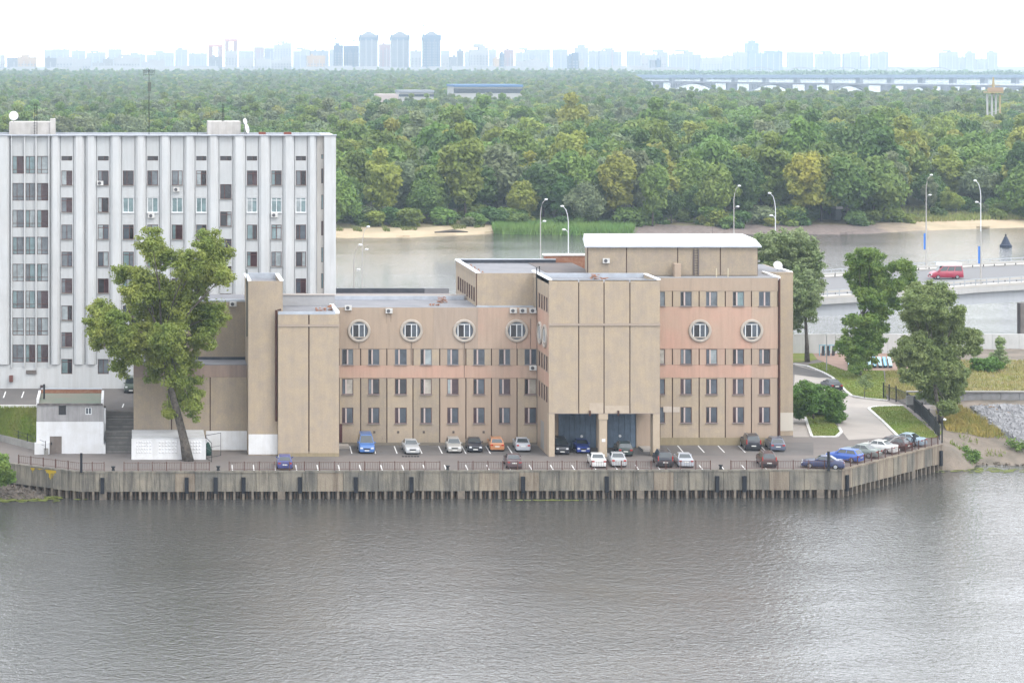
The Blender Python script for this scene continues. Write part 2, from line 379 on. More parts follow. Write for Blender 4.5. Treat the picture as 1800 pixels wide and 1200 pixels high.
mb = MB(); polyline_strip(mb, [G(*p, ZQ) for p in ((1415, 734), (1427, 768), (1470, 768), (1479, 760), (1475, 752))], .35, ZQ-.1, ZQ+.14)
tag(mb.build('kerb', curb_m), label='white kerb round the lawn island with bushes', kind='structure')
# --- parking marks
pm = MB()
def mark(mb, px, y0, y1, lean):
    a = G(px, y0, ZQ); D1 = Dg(y1, ZQ); b = (a[0]+lean*(a[1]-D1), D1)
    mb.add([(a[0]-.06, a[1], ZQ+.012), (a[0]+.06, a[1], ZQ+.012), (b[0]+.06, b[1], ZQ+.012), (b[0]-.06, b[1], ZQ+.012)], [(0, 3, 2, 1)])
for i in range(26):
    px = 408+37.3*i
    if 1240 < px < 1262: continue
    mark(pm, px, 817, 826.5, -.03-.00008*(px-400))
for px in (615, 656, 693, 736, 771, 812, 854, 892): mark(pm, px, 784, 797, -.05)
for px in (1191, 1227, 1262, 1298, 1336): mark(pm, px, 783, 795, -.09)
pm.build('parking_lines', white_paint, fix=False, kind='structure', label='white painted parking bay lines')
# --- quay wall
quay = empty('quay_wall', (Q0[0], Q0[1], 0), 'long weathered concrete quay wall on piles standing in the river', 'quay wall')
core = MB()
line = [QLL, QL, Q0, Q1, Q2]
inw = []
for i in range(len(line)-1):
    a, b = Vector(line[i][:2]), Vector(line[i+1][:2]); d = (b-a).normalized(); n_ = Vector((d.y, -d.x))   # outward (toward river)
    inw.append((a, b, d, n_))
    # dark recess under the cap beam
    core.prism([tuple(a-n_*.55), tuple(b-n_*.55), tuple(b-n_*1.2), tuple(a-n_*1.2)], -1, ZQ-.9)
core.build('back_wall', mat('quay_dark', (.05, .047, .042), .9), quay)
# end return wall at the right
mb = MB(); e = Vector(Q2[:2]); d2 = Vector((.35, .94)).normalized()
mb.prism([tuple(e), tuple(e+d2*6), tuple(e+d2*6+Vector((-.6, .2))), tuple(e+Vector((-.6, .2)))], -.5, ZQ-.01); mb.build('return_wall', quayc2, quay)
rr = random.Random(3)
ZB = .86
def quay_panels(a, b, d, n_, mats, wd):
    L_ = (b-a).length; s = 0
    while s < L_-.2:
        e = min(L_, s+wd*rr.choice((.75, 1, 1, 1.3)));
        if L_-e < .8: e = L_
        p, q = a+d*(s+.02), a+d*(e-.02); off = rr.uniform(-.03, .03)
        mb = MB(); mb.prism([tuple(p+n_*off), tuple(q+n_*off), tuple(q-n_*.9), tuple(p-n_*.9)], ZB+rr.uniform(-.02, .03), ZQ-.12)
        mb.build('wall_panel', rr.choice(mats), quay); s = e
    mb = MB(); mb.prism([tuple(a+n_*.06), tuple(b+n_*.06), tuple(b-n_*.5), tuple(a-n_*.5)], ZQ-.12, ZQ+.06); mb.build('coping', quayc2 if mats[0] is quayc2 else quayc, quay)
quay_panels(*inw[0], [quayc], 2.2); quay_panels(*inw[1], [quayc], 2.2); quay_panels(*inw[2], [quayc, quayc, quayc, quayc, quayc, quayc2], 2.2); quay_panels(*inw[3], [quayc2, quayc2, quayc], 1.9)
pile_me = MB().box(-.12, .12, -.17, .17, -1.2, ZB).mesh('pile'); pile_me.materials.append(pile_m)
sp = MB()
for (a, b, d, n_) in inw:
    s = .1
    while s < (b-a).length:
        p = a+d*s-n_*.5; q = a+d*(s+.17)-n_*.5; sp.prism([tuple(p+n_*.14), tuple(q+n_*.14), tuple(q-n_*.1), tuple(p-n_*.1)], -1, ZB-.02); s += .35
sp.build('sheet_piling', mat('sheet_pile_rust', (.115, .085, .065), .9, c2=(.06, .045, .035), scale=2), quay)['kind'] = 'stuff'
pile_w = MB().box(-.4, .4, -.2, .2, -1.2, ZB).mesh('pile'); pile_w.materials.append(pile_m)
k = 0
for (a, b, d, n_) in inw:
    L_ = (b-a).length; s = .4
    while s < L_:
        p = a+d*s-n_*.2; k += 1
        o = inst('pile', pile_w if k % 19 == 7 else pile_me, quay, (p.x, p.y, 0), math.atan2(d.y, d.x)); s += 1.04+rr.uniform(-.05, .05)
fend = MB().box(-.22, .22, -.12, .12, -.1, 1.65).mesh('fender'); fend.materials.append(black_rub)
def on_line(px, seg):                             # point of a quay segment seen at column px
    a, b, d, n_ = inw[seg]
    lo, hi = 0, (b-a).length
    for _ in range(40):
        m_ = (lo+hi)/2; p = a+d*m_
        if CX+p.x*F/p.y < px: lo = m_
        else: hi = m_
    return a+d*lo
for px in (180, 328, 379, 428, 527, 625, 723, 919, 1066, 1260, 1308):
    p = on_line(px, 2)+inw[2][3]*.17; inst('fender', fend, quay, (p.x, p.y, .8))
for px, sg in ((1487, 3), (1652, 3)):
    p = on_line(px, sg)+inw[sg][3]*.17; inst('fender', fend, quay, (p.x, p.y, .75), math.atan2(inw[sg][2].y, inw[sg][2].x))
# yellow lichen stains on the left stretch are flat growth: thin patches
lich = mat('yellow_lichen', (.42, .30, .03), .9)
def lichen(px0, px1, dz0, dz1, seg):
    p, q = on_line(px0, seg), on_line(px1, seg); n_ = inw[seg][3]*.045; n = 12; r = random.Random(px0); mb = MB()
    for i in range(n):
        a, b = p.lerp(q, i/n)+n_, p.lerp(q, (i+1)/n)+n_; k = 1-abs((i+.5)/n-.5)*1.6; d = dz0+(dz1-dz0)*max(.08, k*r.uniform(.35, 1.1))
        mb.add([(a.x, a.y, ZQ-dz0), (b.x, b.y, ZQ-dz0), (b.x, b.y, ZQ-d*r.uniform(.8, 1)), (a.x, a.y, ZQ-d)], [(0, 3, 2, 1)])
    mb.build('lichen_patch', lich, quay, fix=False)
lichen(80, 99, .15, 1.2, 1); lichen(54, 62, .13, .7, 1); lichen(64, 78, .13, .3, 1)
# tall black mooring posts
for px, top, lab, seg in ((142, 796, 'tall black mooring post by the white shed', 2), (1454, 793, 'tall black mooring post in front of the dark blue sedan', 2)):
    p = on_line(px+1, seg)-Vector((0, 0)); y_ = p.y-.3
    mb = MB(); mb.tube([(p.x, y_, ZQ), (p.x, y_, Zp(top, y_))], .14, 10)
    o = mb.build('mooring_post', black_rub); tag(o, lab, 'post', 'mooring posts on the quay')
# bollards in fence gaps
def bollard(px, lab, seg=2):
    p = on_line(px, seg)+Vector((0, .55))
    mb = MB(); mb.lathe([(0, 0), (.2, 0), (.17, .1), (.13, .3), (.24, .38), (.24, .48), (0, .5)], (p.x, p.y, ZQ+.06), 10)
    tag(mb.build('mooring_bollard', dark_metal, smooth=True), lab, 'bollard', 'iron bollards on the quay edge')
bollard(199, 'low iron bollard in the first fence gap in front of the stairs'); bollard(384, 'low iron bollard in the gap beside the metal gate frame')
bollard(788, 'low iron bollard in the gap below the parked pale silver hatchback'); bollard(1269, 'low iron bollard in the gap right of the white saloon')
# --- fences
bar_c = {}
def quay_fence(pts, label, bars=True):
    fe = empty('railing', (*pts[0][:2], ZQ), label, 'railing', 'brown iron railings along the quay')
    post = cached('fpost', lambda: bmesh_of('post', [(-.045, .045, -.045, .045, 0, 1.02)], fence_red))
    rails = MB(); bb = MB()
    for (a, b) in zip(pts[:-1], pts[1:]):
        a, b = Vector(a[:2]), Vector(b[:2]); L_ = (b-a).length; d = (b-a)/L_; n = max(1, round(L_/1.62))
        for i in range(n+1):
            p = a+d*L_*i/n; inst('post', post, fe, (p.x, p.y, ZQ+.06), math.atan2(d.y, d.x))
        for z in (.16, .9): rails.bar((a.x, a.y, ZQ+.06+z), (b.x, b.y, ZQ+.06+z), .04)
        nb = int(L_/.27)
        for i in range(nb):
            p = a+d*(.13+i*.27); bb.box(p.x-.012, p.x+.012, p.y-.012, p.y+.012, ZQ+.2, ZQ+.95)
    rails.build('rails', fence_red, fe)
    o = bb.build('bars', fence_red, fe, fix=False); o['kind'] = 'stuff'
def seg_pts(px0, px1, seg=2, inset=.3):
    n_ = inw[seg][3]; return [on_line(px0, seg)-n_*inset, on_line(px1, seg)-n_*inset]
quay_fence([on_line(30, 1)-inw[1][3]*.3, on_line(139, 1)-inw[1][3]*.3, on_line(183, 2)-inw[2][3]*.3], 'brown iron railing at the bend of the quay below the white shed')
quay_fence(seg_pts(218, 368), 'brown iron railing below the leaning poplar'); quay_fence(seg_pts(403, 774), 'brown iron railing behind the blue hatchback, between two gaps')
quay_fence(seg_pts(806, 1250), 'longest brown iron railing, in front of the garage porch')
quay_fence([on_line(1286, 2)-inw[2][3]*.3, on_line(1478, 2)-inw[2][3]*.3], 'brown iron railing in front of the maroon off-roader')
quay_fence([on_line(1487, 3)-inw[3][3]*.3, on_line(1653, 3)-inw[3][3]*.3], 'brown iron railing climbing along the slanting quay by six cars')
# --- upper terrace on the left with stairs, lawn slope, road
XS0, XS1 = Xp(186, 276), Xp(235, 276)
DT = Dg(722, ZT)
mb = MB(); mb.prism([(-60, 284), (XS0-.05, 284), (XS0-.05, DT), (XS1+.3, DT), (XS1+.3, 330), (-60, 330)], ZQ-.5, ZT); mb.build('upper_terrace', asphalt, kind='structure', label='upper asphalt yard in front of the white office tower')
st = empty('stairs', ((XS0+XS1)/2, 274, ZQ), 'grey concrete stairs between white shed and beige office', 'stairs')
D0 = Dg(797, ZQ); n = 26; run = (DT-D0)
prof = []; y = D0; z = ZQ
steps = []
landing = {13: 1.4, 20: .9}
tread = (run-sum(landing.values()))/(n)
for i in range(n):
    z += (ZT-ZQ)/n; dy = tread+landing.get(i, 0)
    MB().box(XS0, XS1, y, y+dy+.02, ZQ-.3, z).build('step', mat('step_conc%d' % (i % 3), [(.17, .16, .15), (.21, .20, .185), (.14, .135, .13)][i % 3], .9, c2=(.13, .125, .12), scale=1.2), st); y += dy
MB().box(XS0-.34, XS0-.02, D0-.1, DT, ZQ, ZQ+1.0).box(XS0-.34, XS0-.02, (D0+DT)/2, DT, ZQ+1.0, ZT+.3).build('side_wall', whitewash, st)
# sloping lawn on the left and its low wall
A = G(-60, 717, ZT); B_ = G(66, 717, ZT); C = G(66, 791, ZQ); D_ = G(-60, 758, ZQ)
g = MB(); nn = 14
for i in range(nn):
    for j in range(nn):
        def P(u, v):
            p = Vector(A).lerp(Vector(B_), u); q = Vector(D_).lerp(Vector(C), u); r = p.lerp(q, v)
            r.z += .5*math.sin(v*math.pi)*(.8); return tuple(r)
        g.quad(P(i/nn, j/nn), P(i/nn, (j+1)/nn), P((i+1)/nn, (j+1)/nn), P((i+1)/nn, j/nn))
g.build('grass_slope', grass_m, smooth=True, kind='structure', label='grassy slope left of the white shed')
mb = MB(); polyline_strip(mb, [(p[0], p[1]-.15) for p in (D_, C, G(82, 799, ZQ))], .35, ZQ-.2, ZQ+.75); tag(mb.build('retaining_wall', grey_conc), 'low mossy concrete retaining wall under the left lawn', 'wall')
mb = MB(); polyline_strip(mb, [G(-60, 714, ZT), G(66, 714, ZT)], .4, ZT-.2, ZT+.16); tag(mb.build('kerb', curb_m), label='broken white kerb between upper yard and lawn', kind='structure')
mb = MB()
for px in (5, 37, 78, 115, 152): mark(mb, px, 0, 0, 0) if False else mb.poly([(G(px, 699, ZT)[0], G(px, 699, ZT)[1], ZT+.008), (G(px, 699, ZT)[0]+.14, G(px, 699, ZT)[1], ZT+.008), (G(px+4, 688, ZT)[0]+.14, G(px+4, 688, ZT)[1], ZT+.008), (G(px+4, 688, ZT)[0], G(px+4, 688, ZT)[1], ZT+.008)])
p0 = G(214, 716, ZT); mb.poly([(p0[0], p0[1], ZT+.008), (p0[0]+.14, p0[1], ZT+.008), (p0[0]+.3, p0[1]+3, ZT+.008), (p0[0]+.16, p0[1]+3, ZT+.008)])
mb.build('yard_lines', white_paint, fix=False, kind='structure', label='white bay lines on the upper yard')
# small fence above the retaining wall
fe = empty('lawn_railing', (C[0], C[1], ZQ), 'dark green thin railing on the low wall under the left lawn', 'railing')
pr = None
for px, py in ((-8, 762), (17, 765), (32, 771), (48, 776), (64, 783), (80, 790)):
    p = G(px, py, ZQ+.75); MB().box(p[0]-.04, p[0]+.04, p[1]-.04, p[1]+.04, ZQ+.7, ZQ+1.75).build('post', dark_metal, fe)
    if pr: MB().bar((pr[0], pr[1], ZQ+1.6), (p[0], p[1], ZQ+1.6), .035).bar((pr[0], pr[1], ZQ+1.15), (p[0], p[1], ZQ+1.15), .03).build('rail', dark_metal, fe)
    pr = p
# --- right bank terrain
def bank_z(x, y):
    sh = 284+.02*(x-96)
    if y < sh: z = -1.2+(y-(sh-10))*.12
    elif y < 299: z = (y-sh)/(299-sh)*4.3
    elif y < 306: z = 4.4
    elif y < 350: z = 4.6-(y-306)*.018
    elif y < 372: z = 3.7
    else: z = 3.7-(y-372)*.5
    z += .12*math.sin(x*1.7+y*.9)*math.sin(x*.6-y*1.3)
    e = Xp(1657, y) if y < 300 else Xp(1640, y)
    if 281 < y < 372 and x < e+4: k = max(0, min(1, (x-e)/4)); z = (ZQ-.06)*(1-k)+z*k
    return z
def terrain(name, x0, x1, y0, y1, nx, ny, fn, m, cond=None, **kw):
    vs = []; fs = []
    for j in range(ny+1):
        for i in range(nx+1):
            x = x0(y0+(y1-y0)*j/ny) if callable(x0) else x0; y = y0+(y1-y0)*j/ny
            x = x+(x1-x)*i/nx; vs.append((x, y, fn(x, y)))
    for j in range(ny):
        for i in range(nx):
            a = j*(nx+1)+i; cx = sum(vs[q][0] for q in (a, a+1, a+nx+1, a+nx+2))/4; cy = vs[a][1]+.5
            if cond is None or cond(cx, cy): fs.append((a, a+1, a+nx+2, a+nx+1))
    o = MB().add(vs, fs).build(name, m, fix=False, smooth=True); tag(o, kind='structure', **kw); return o
edge = lambda y: (Xp(1655, y)-.3 if y < 300 else Xp(1638, 300)-.0)
terrain('river_bank', edge, 230, 275, 420, 90, 110, bank_z, dirt_m, label='bare earth river bank right of the quay')
def pxc(x, y): return CX+x*F/y
def pyc(x, y, z): return HY+(HC-z)*F/y
def inpoly(px, py, P):
    r = False; j = len(P)-1
    for i in range(len(P)):
        if (P[i][1] > py) != (P[j][1] > py) and px < (P[j][0]-P[i][0])*(py-P[i][1])/(P[j][1]-P[i][1])+P[i][0]: r = not r
        j = i
    return r
# dry grass area and rock slope as patches lifted off the bank
DG1 = [(1640, 716), (1690, 716), (1730, 740), (1765, 765), (1740, 772), (1700, 762), (1665, 757)]
def patch(name, m, test, dz, x0, x1, y0, y1, st_=.5, **kw):
    fs = MB(); y = y0
    while y < y1:
        x = x0
        while x < x1:
            cx, cy = x+st_/2, y+st_/2
            if test(cx, cy): fs.quad(*[(a, b, bank_z(a, b)+dz) for a, b in ((x, y), (x+st_, y), (x+st_, y+st_), (x, y+st_))])
            x += st_
        y += st_
    o = fs.build(name, m, fix=False); tag(o, kind='structure', **kw); return o
patch('grass_bank', drygrass_m, lambda x, y: inpoly(pxc(x, y), pyc(x, y, bank_z(x, y)), DG1), .05, 95, 125, 284, 304, label='ochre grass patch on the bank above the water')
patch('grass_hill', drygrass_m, lambda x, y: y > 309 and y < 352 and x > Xp(1642, y)+.0, .06, 108, 230, 308, 354, 1.0, label='dry yellow grass field rising behind the grey parapet')
grasses = []
def tufts(name, pts, m, h, wd, label, parent=None):
    n = len(pts); V = []; r = np.random.default_rng(n)
    mb = MB()
    for (x, y, z) in pts:
        a = r.random()*6.28; hh = h*(.5+r.random()); dx, dy = math.cos(a)*wd, math.sin(a)*wd; lx, ly = r.normal()*h*.3, r.normal()*h*.3
        mb.v += [(x-dx, y-dy, z), (x+dx, y+dy, z), (x+lx, y+ly, z+hh)]; k = len(mb.v); mb.f.append((k-3, k-2, k-1))
    o = mb.build(name, m, parent, fix=False); tag(o, label=label, kind='stuff', cat='grass'); return o
r = np.random.default_rng(4)
tuft_dry = mat('tuft_dry', (.38, .31, .14), .9, c2=(.25, .27, .07), scale=.3); tuft_green = mat('tuft_green', (.17, .25, .04), .9, c2=(.24, .26, .07), scale=.4)
pts = []
while len(pts) < 14000:
    x, y = r.uniform(108, 150), r.uniform(309, 352)
    if x > Xp(1645, y): pts.append((x, y, bank_z(x, y)))
tufts('dry_grass', pts, tuft_dry, .38, .08, 'tall dry grass on the field behind the parapet')
pts = []
while len(pts) < 4500:
    x, y = r.uniform(95, 125), r.uniform(284, 304)
    if inpoly(pxc(x, y), pyc(x, y, bank_z(x, y)), DG1): pts.append((x, y, bank_z(x, y)))
tufts('ochre_grass', pts, mat('tuft_ochre', (.45, .34, .11), .9, c2=(.28, .28, .07), scale=.4), .55, .06, 'ochre grass tufts on the river bank')
for nm, P_, cnt in (('lawn_turf', lawnB, 6000), ('lawn_turf', lawnA, 9000), ('lawn_turf', lawnC, 3500)):
    pts = []; xs = [p[0] for p in P_]; ys = [p[1] for p in P_]
    while len(pts) < cnt:
        x, y = r.uniform(min(xs), max(xs)), r.uniform(min(ys), max(ys))
        if inpoly(x, y, P_): pts.append((x, y, ZQ+.05))
    tufts(nm, pts, tuft_green, .12, .05, 'short grass blades of the lawn')
pts = []
while len(pts) < 7000:
    u, v = r.random(), r.random(); p = Vector(A).lerp(Vector(B_), u); q = Vector(D_).lerp(Vector(C), u); s_ = p.lerp(q, v); s_.z += .4*math.sin(v*math.pi); pts.append(tuple(s_))
tufts('slope_grass', pts, tuft_green, .3, .06, 'longer grass on the left slope')
# verge between fence and parapet
vg = [G(*p, ZQ)[:2] for p in ((1556, 652), (1644, 652), (1644, 698), (1606, 698), (1577, 703), (1564, 700), (1557, 690))]
sheet('verge', vg, ZQ+.035, drygrass_m, label='dry grass verge beyond the black fence')
pts = []
while len(pts) < 4500:
    x, y = r.uniform(min(p[0] for p in vg), max(p[0] for p in vg)), r.uniform(min(p[1] for p in vg), max(p[1] for p in vg))
    if inpoly(x, y, vg): pts.append((x, y, ZQ+.03))
tufts('verge_grass', pts, tuft_dry, .3, .06, 'dry grass tufts beyond the black fence')
pts = []
while len(pts) < 1500:
    x, y = r.uniform(96, 125), r.uniform(285, 300)
    if math.sin(x*1.1+y*.7)+math.sin(x*.5-y*1.6) > .9: pts.append((x, y, bank_z(x, y)))
tufts('bank_weeds', pts, tuft_green, .4, .06, 'low weeds scattered on the bare bank')
# grey stone parapet
pp = empty('parapet_wall', G(1700, 712, 4.5), 'grey stone parapet wall between rock slope and dry field', 'wall')
blk = cached('pblock', lambda: bmesh_of('block', [(-1.18, 1.18, -.2, .2, 0, 1.15)], mat('parapet_grey', (.30, .30, .31), .9, c2=(.22, .22, .22), scale=.8, fine=.3)))
for i in range(20):
    x = Xp(1612, 306)+i*2.4; y = 306.5-.02*i; inst('block', blk, pp, (x, y, 4.35 if x > 108 else 3.9))
x0_ = Xp(1612, 306)-1.2
mb = MB(); mb.box(x0_, x0_+48, 306, 306.8, 5.5, 5.65); mb.build('coping', grey_conc, pp)
# riprap rocks
def rocks(name, pts, size, m, label, cat='rocks'):
    mb = MB(); r = np.random.default_rng(len(pts))
    base = [(-1, -1, -1), (1, -1, -1), (1, 1, -1), (-1, 1, -1), (-.7, -.7, 1), (.7, -.7, 1), (.7, .7, 1), (-.7, .7, 1)]
    fs = [(0, 3, 2, 1), (4, 5, 6, 7), (0, 1, 5, 4), (1, 2, 6, 5), (2, 3, 7, 6), (3, 0, 4, 7)]
    for (x, y, z) in pts:
        s = size*(.5+r.random()); R = Matrix.Rotation(r.random()*6.28, 3, Vector(r.normal(size=3)).normalized())
        mb.add([Vector((x, y, z))+R @ Vector([b*s*(.7+.5*r.random()) for b in v]) for v in base], fs)
    return tag(mb.build(name, m, fix=False), label=label, kind='stuff', cat=cat)
rock_m = mat('riprap', (.36, .36, .37), .9, c2=(.22, .22, .23), scale=1.1, fine=.3)
RP = [(1708, 717), (1830, 717), (1830, 800), (1775, 768), (1735, 742)]
pts = []
while len(pts) < 2600:
    x, y = r.uniform(100, 135), r.uniform(284, 305)
    if inpoly(pxc(x, y), pyc(x, y, bank_z(x, y)), RP): pts.append((x, y, bank_z(x, y)+.05))
rocks('riprap', pts, .27, rock_m, 'grey broken stone slope under the parapet')
pts = [(x, 284+.02*(x-96)+r.normal()*.5, .0+r.random()*.15) for x in r.uniform(97, 130, 130)]
rocks('shore_stones', pts, .16, dirt_m, 'scattered stones at the waterline of the right bank')
pts = [(r.uniform(107, 116), 0, 0) for _ in range(60)]
pts = [(x, 300.5-(x-107)*.9+r.normal()*.35, bank_z(x, 300.5-(x-107)*.9)+.12) for x, _, _ in pts]
rocks('rusty_stones', pts, .2, mat('rusty_stone', (.27, .19, .13), .9), 'rusty brown rubble on the stone slope')
# left bank below the quay bend
terrain('left_bank', -40, Xp(75, 262), 255, 276, 30, 20, lambda x, y: -.5+(y-261.3+.12*max(0, x+9))*.17+.1*math.sin(x*3)*math.sin(y*2.3), rockshore_m, label='stony bank under the left end of the quay')
pts = []
for _ in range(500):
    x, y = r.uniform(-18, -9), r.uniform(262, 269); pts.append((x, y, max(0, -.5+(y-261.3)*.17)))
rocks('bank_stones', pts, .2, mat('bank_stone', (.15, .125, .105), .9, c2=(.08, .07, .06), scale=1), 'loose stones below the left end of the quay')
alg = mat('algae', (.17, .20, .03), .8, c2=(.09, .11, .03), scale=1.2, fine=.5)
def algae(name, cx, cy, n, sx, sy, label):
    mb = MB(); r = np.random.default_rng(int(abs(cx)*10)+n)
    for _ in range(n):
        x, y = cx+r.normal()*sx, cy+r.normal()*sy; s = .08+.25*r.random(); k = r.integers(5, 8)
        mb.poly([(x+math.cos(6.28*i/k)*s*(1+r.random()), y+math.sin(6.28*i/k)*s*(.7+r.random()*.6), .008+.0000*i) for i in range(k)])
    for i, v in enumerate(mb.v): mb.v[i] = (v[0], v[1], .006)
    # distinct heights per patch avoid coincident faces
    j = 0
    for f in mb.f:
        for q in f: mb.v[q] = (mb.v[q][0], mb.v[q][1], .006+.00015*j)
        j += 1
    return tag(mb.build(name, alg, fix=False), label=label, kind='stuff', cat='algae')
algae('algae', Xp(22, 262), 262.6, 460, 2.5, .75, 'yellow-green algae mat in the water at the left bank')
algae('algae', Xp(1720, 281), 280.5, 160, 5, .9, 'thin yellow-green algae off the right bank')
algae('algae', Xp(965, 262), 261.6, 40, 2.5, .12, 'strip of green algae along the middle of the quay wall')
# --- promenade wall at the back right
pw = empty('promenade_wall', (Xp(1400, 366), 366, ZQ), 'pale concrete promenade wall with faded graffiti stains behind the lawns', 'wall')
pwm = mat('promenade_conc', (.62, .62, .61), .9, c2=(.52, .52, .51), scale=.3, fine=.15, streak=.2)
x = Xp(1330, 366); 
while x < 200:
    MB().box(x+.02, x+4.0, 366, 366.4, ZQ-.5, Zp(587, 366)+rr.uniform(-.02, .02)).build('wall_slab', pwm, pw); x += 4.02
# --- island across the river
SH = [(-900, 418), (592, 418), (700, 418), (800, 414.5), (870, 410), (1000, 411), (1110, 413), (1250, 413), (1400, 410.5), (1450, 412), (1520, 411), (1560, 409), (1600, 406), (1700, 402.5), (1800, 400), (2600, 392)]
def shore_D(px):
    for (a, ya), (b, yb) in zip(SH[:-1], SH[1:]):
        if a <= px <= b: return HC*F/((ya+(yb-ya)*(px-a)/(b-a))-HY)
    return 690
rows = [(-4, -.6), (0, .02), (3, .6), (8, 1.0), (16, 1.5), (30, 2.0), (60, 2.2)]
def island_strip(name, p0, p1, r0, r1, m, lab):
    mb = MB(); st_ = 12; pxs = list(np.arange(p0, p1+.1, st_))
    for a, b in zip(pxs[:-1], pxs[1:]):
        for k in range(r0, r1):
            q = []
            for (px, kk) in ((a, k), (b, k), (b, k+1), (a, k+1)):
                D = shore_D(px)+rows[kk][0]+(2*math.sin(px*.05)+1.5*math.sin(px*.13) if kk > 1 else .5*math.sin(px*.11)); q.append((Xp(px, D), D, rows[kk][1]))
            mb.quad(*q)
    return tag(mb.build(name, m, fix=False, smooth=True), label=lab, kind='structure')
def shore_mat():
    m = mat('shore_mix', (.52, .41, .28), .95, c2=(.38, .32, .21), scale=.08, fine=.25, bump=.6, bscale=1.5); t = m.node_tree; N = t.nodes; L = t.links; b = N['Principled BSDF']
    base = b.inputs['Base Color'].links[0].from_socket; g = N.new('ShaderNodeNewGeometry'); sp = N.new('ShaderNodeSeparateXYZ'); L.new(g.outputs['Position'], sp.inputs[0])
    n = N.new('ShaderNodeTexNoise'); n.inputs['Scale'].default_value = .12; n.inputs['Detail'].default_value = 4; L.new(g.outputs['Position'], n.inputs['Vector'])
    ad = N.new('ShaderNodeMath'); ad.operation = 'MULTIPLY_ADD'; L.new(n.outputs['Fac'], ad.inputs[0]); ad.inputs[1].default_value = 26; L.new(sp.outputs[0], ad.inputs[2])
    def st(lo, hi, c, cur, inv=False):
        r = N.new('ShaderNodeMapRange'); r.inputs[1].default_value = lo+13; r.inputs[2].default_value = hi+13; L.new(ad.outputs[0], r.inputs[0]); k = N.new('ShaderNodeMix'); k.data_type = 'RGBA'; L.new(r.outputs[0], k.inputs[0]); L.new(cur, k.inputs[6]); L.new(c, k.inputs[7]); return k.outputs[2]
    n2 = N.new('ShaderNodeTexNoise'); n2.inputs['Scale'].default_value = .9; n2.inputs['Detail'].default_value = 3; L.new(g.outputs['Position'], n2.inputs['Vector']); k2 = N.new('ShaderNodeMix'); k2.data_type = 'RGBA'; L.new(n2.outputs['Fac'], k2.inputs[0]); k2.inputs[6].default_value = (.07, .058, .05, 1); k2.inputs[7].default_value = (.22, .175, .155, 1)
    cur = st(100, 108, k2.outputs[2], base); cur = st(206, 222, base, cur); L.new(cur, b.inputs['Base Color']); return m
island_strip('island_shore', 540, 2604, 0, 4, shore_mat(), 'island shore, sandy at both ends and rocky in the middle')
island_strip('undergrowth_bank', 540, 1584, 4, 5, mat('bank_scrub', (.16, .15, .07), .95, c2=(.26, .21, .13), scale=.15, fine=.3), 'scrubby bank between shore and wood')
island_strip('meadow', 1584, 2604, 4, 5, drygrass_m, 'grassy meadow above the right beach')
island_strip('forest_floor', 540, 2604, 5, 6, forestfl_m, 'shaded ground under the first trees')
mb = MB()
D1 = 700
mb.add([(Xp(-900, 660), 660, 2.2), (Xp(540, 694), 694, 2.2), (Xp(1120, 706), 706, 2.2), (Xp(1600, 720), 720, 2.2), (Xp(2600, 740), 740, 2.2),
        (Xp(2600, 2150), 2150, 2.2), (Xp(1150, 2250), 2250, 2.2), (Xp(1120, 4850), 4850, 2.2), (Xp(-900, 4850), 4850, 2.2)], [(0, 1, 2, 3, 4, 5, 6, 7, 8)])
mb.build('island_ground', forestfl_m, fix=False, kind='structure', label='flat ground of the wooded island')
mb = MB(); mb.quad((-4500, 4900, 3), (5500, 4900, 3), (5500, 8950, 5), (-4500, 8950, 5)); mb.build('far_bank', mat('far_ground', (.12, .13, .09), .95, c2=(.2, .19, .17), scale=.005), fix=False, kind='structure', label='far bank under the city skyline')
# ================================================================ white office tower
rw = random.Random(11)
DW = 299.0
tower = empty('office_tower', (Xp(280, DW), DW, ZT), 'tall white ribbed office tower with rows of small dark windows on the left', 'office building')
MB().box(Xp(-60, DW), Xp(590, DW)-.05, DW+.15, DW+8.5, ZT-1, Zp(240, DW)).build('wall', white_wall, tower)
NF = (0, -1, 0); UX = (1, 0, 0)
zt, zb = Zp(239, DW), Zp(640, DW)
rowsA = [300, 347.5, 395, 442.5, 489.5, 537, 583.8, 630.8]
cols = [(108, 127), (172, 191), (216, 235), (259, 278), (302, 321), (345, 363), (387, 407), (434, 452), (477, 495), (520, 538)]
attic = {108, 172, 259, 345, 387, 434, 520}
def wins_bay(c0, c1, rws, hpx, styl):
    holes = []; W = Xp(c1, DW)-Xp(c0, DW)
    for (y, h, st_) in rws:
        z1, z0 = Zp(y, DW), Zp(y+h, DW); holes.append((Xp(c0, DW), Xp(c1, DW), z0, z1))
        xc = (Xp(c0, DW)+Xp(c1, DW))/2; loc = (xc, DW+.15, z0); hh = z1-z0
        pn = [rw.choice([g_mid, g_blue, g_teal, g_dark, g_cur, g_mid]), rw.choice([g_dark, g_wine, g_blue, g_mid, g_cur, g_black])]
        if st_ == 'attic': window(tower, loc, W, hh, [.6], None, brownframe, [g_dark, g_black], sill=None, bw=.04)
        elif st_ == 'pvc': window(tower, loc, W, hh, [.5], .82 if c0 > 400 else None, pvc, [g_cur if rw.random() < .3 else g_teal, g_teal], sill=white_paint)
        elif st_ == 'tri': window(tower, loc, W, hh, [.4], .24, brownframe, [rw.choice([g_mid, g_teal, g_cur]), rw.choice([g_cur, g_mid, g_teal, g_wine])], sill=None, bw=.06)
        else: window(tower, loc, W, hh, [rw.choice((.38, .5, .6))], rw.choice((None, .8)), redframe, pn, sill=grey_conc)
    return holes
bays = [(19, 86)]
xa, xb = 19, 87
H = []
for (a, b) in ((22, 42), (45, 62), (65, 85)):
    H += wins_bay(a, b, [(274.5+47.3*k, 31, 'tri') for k in range(8)], 31, 'tri')
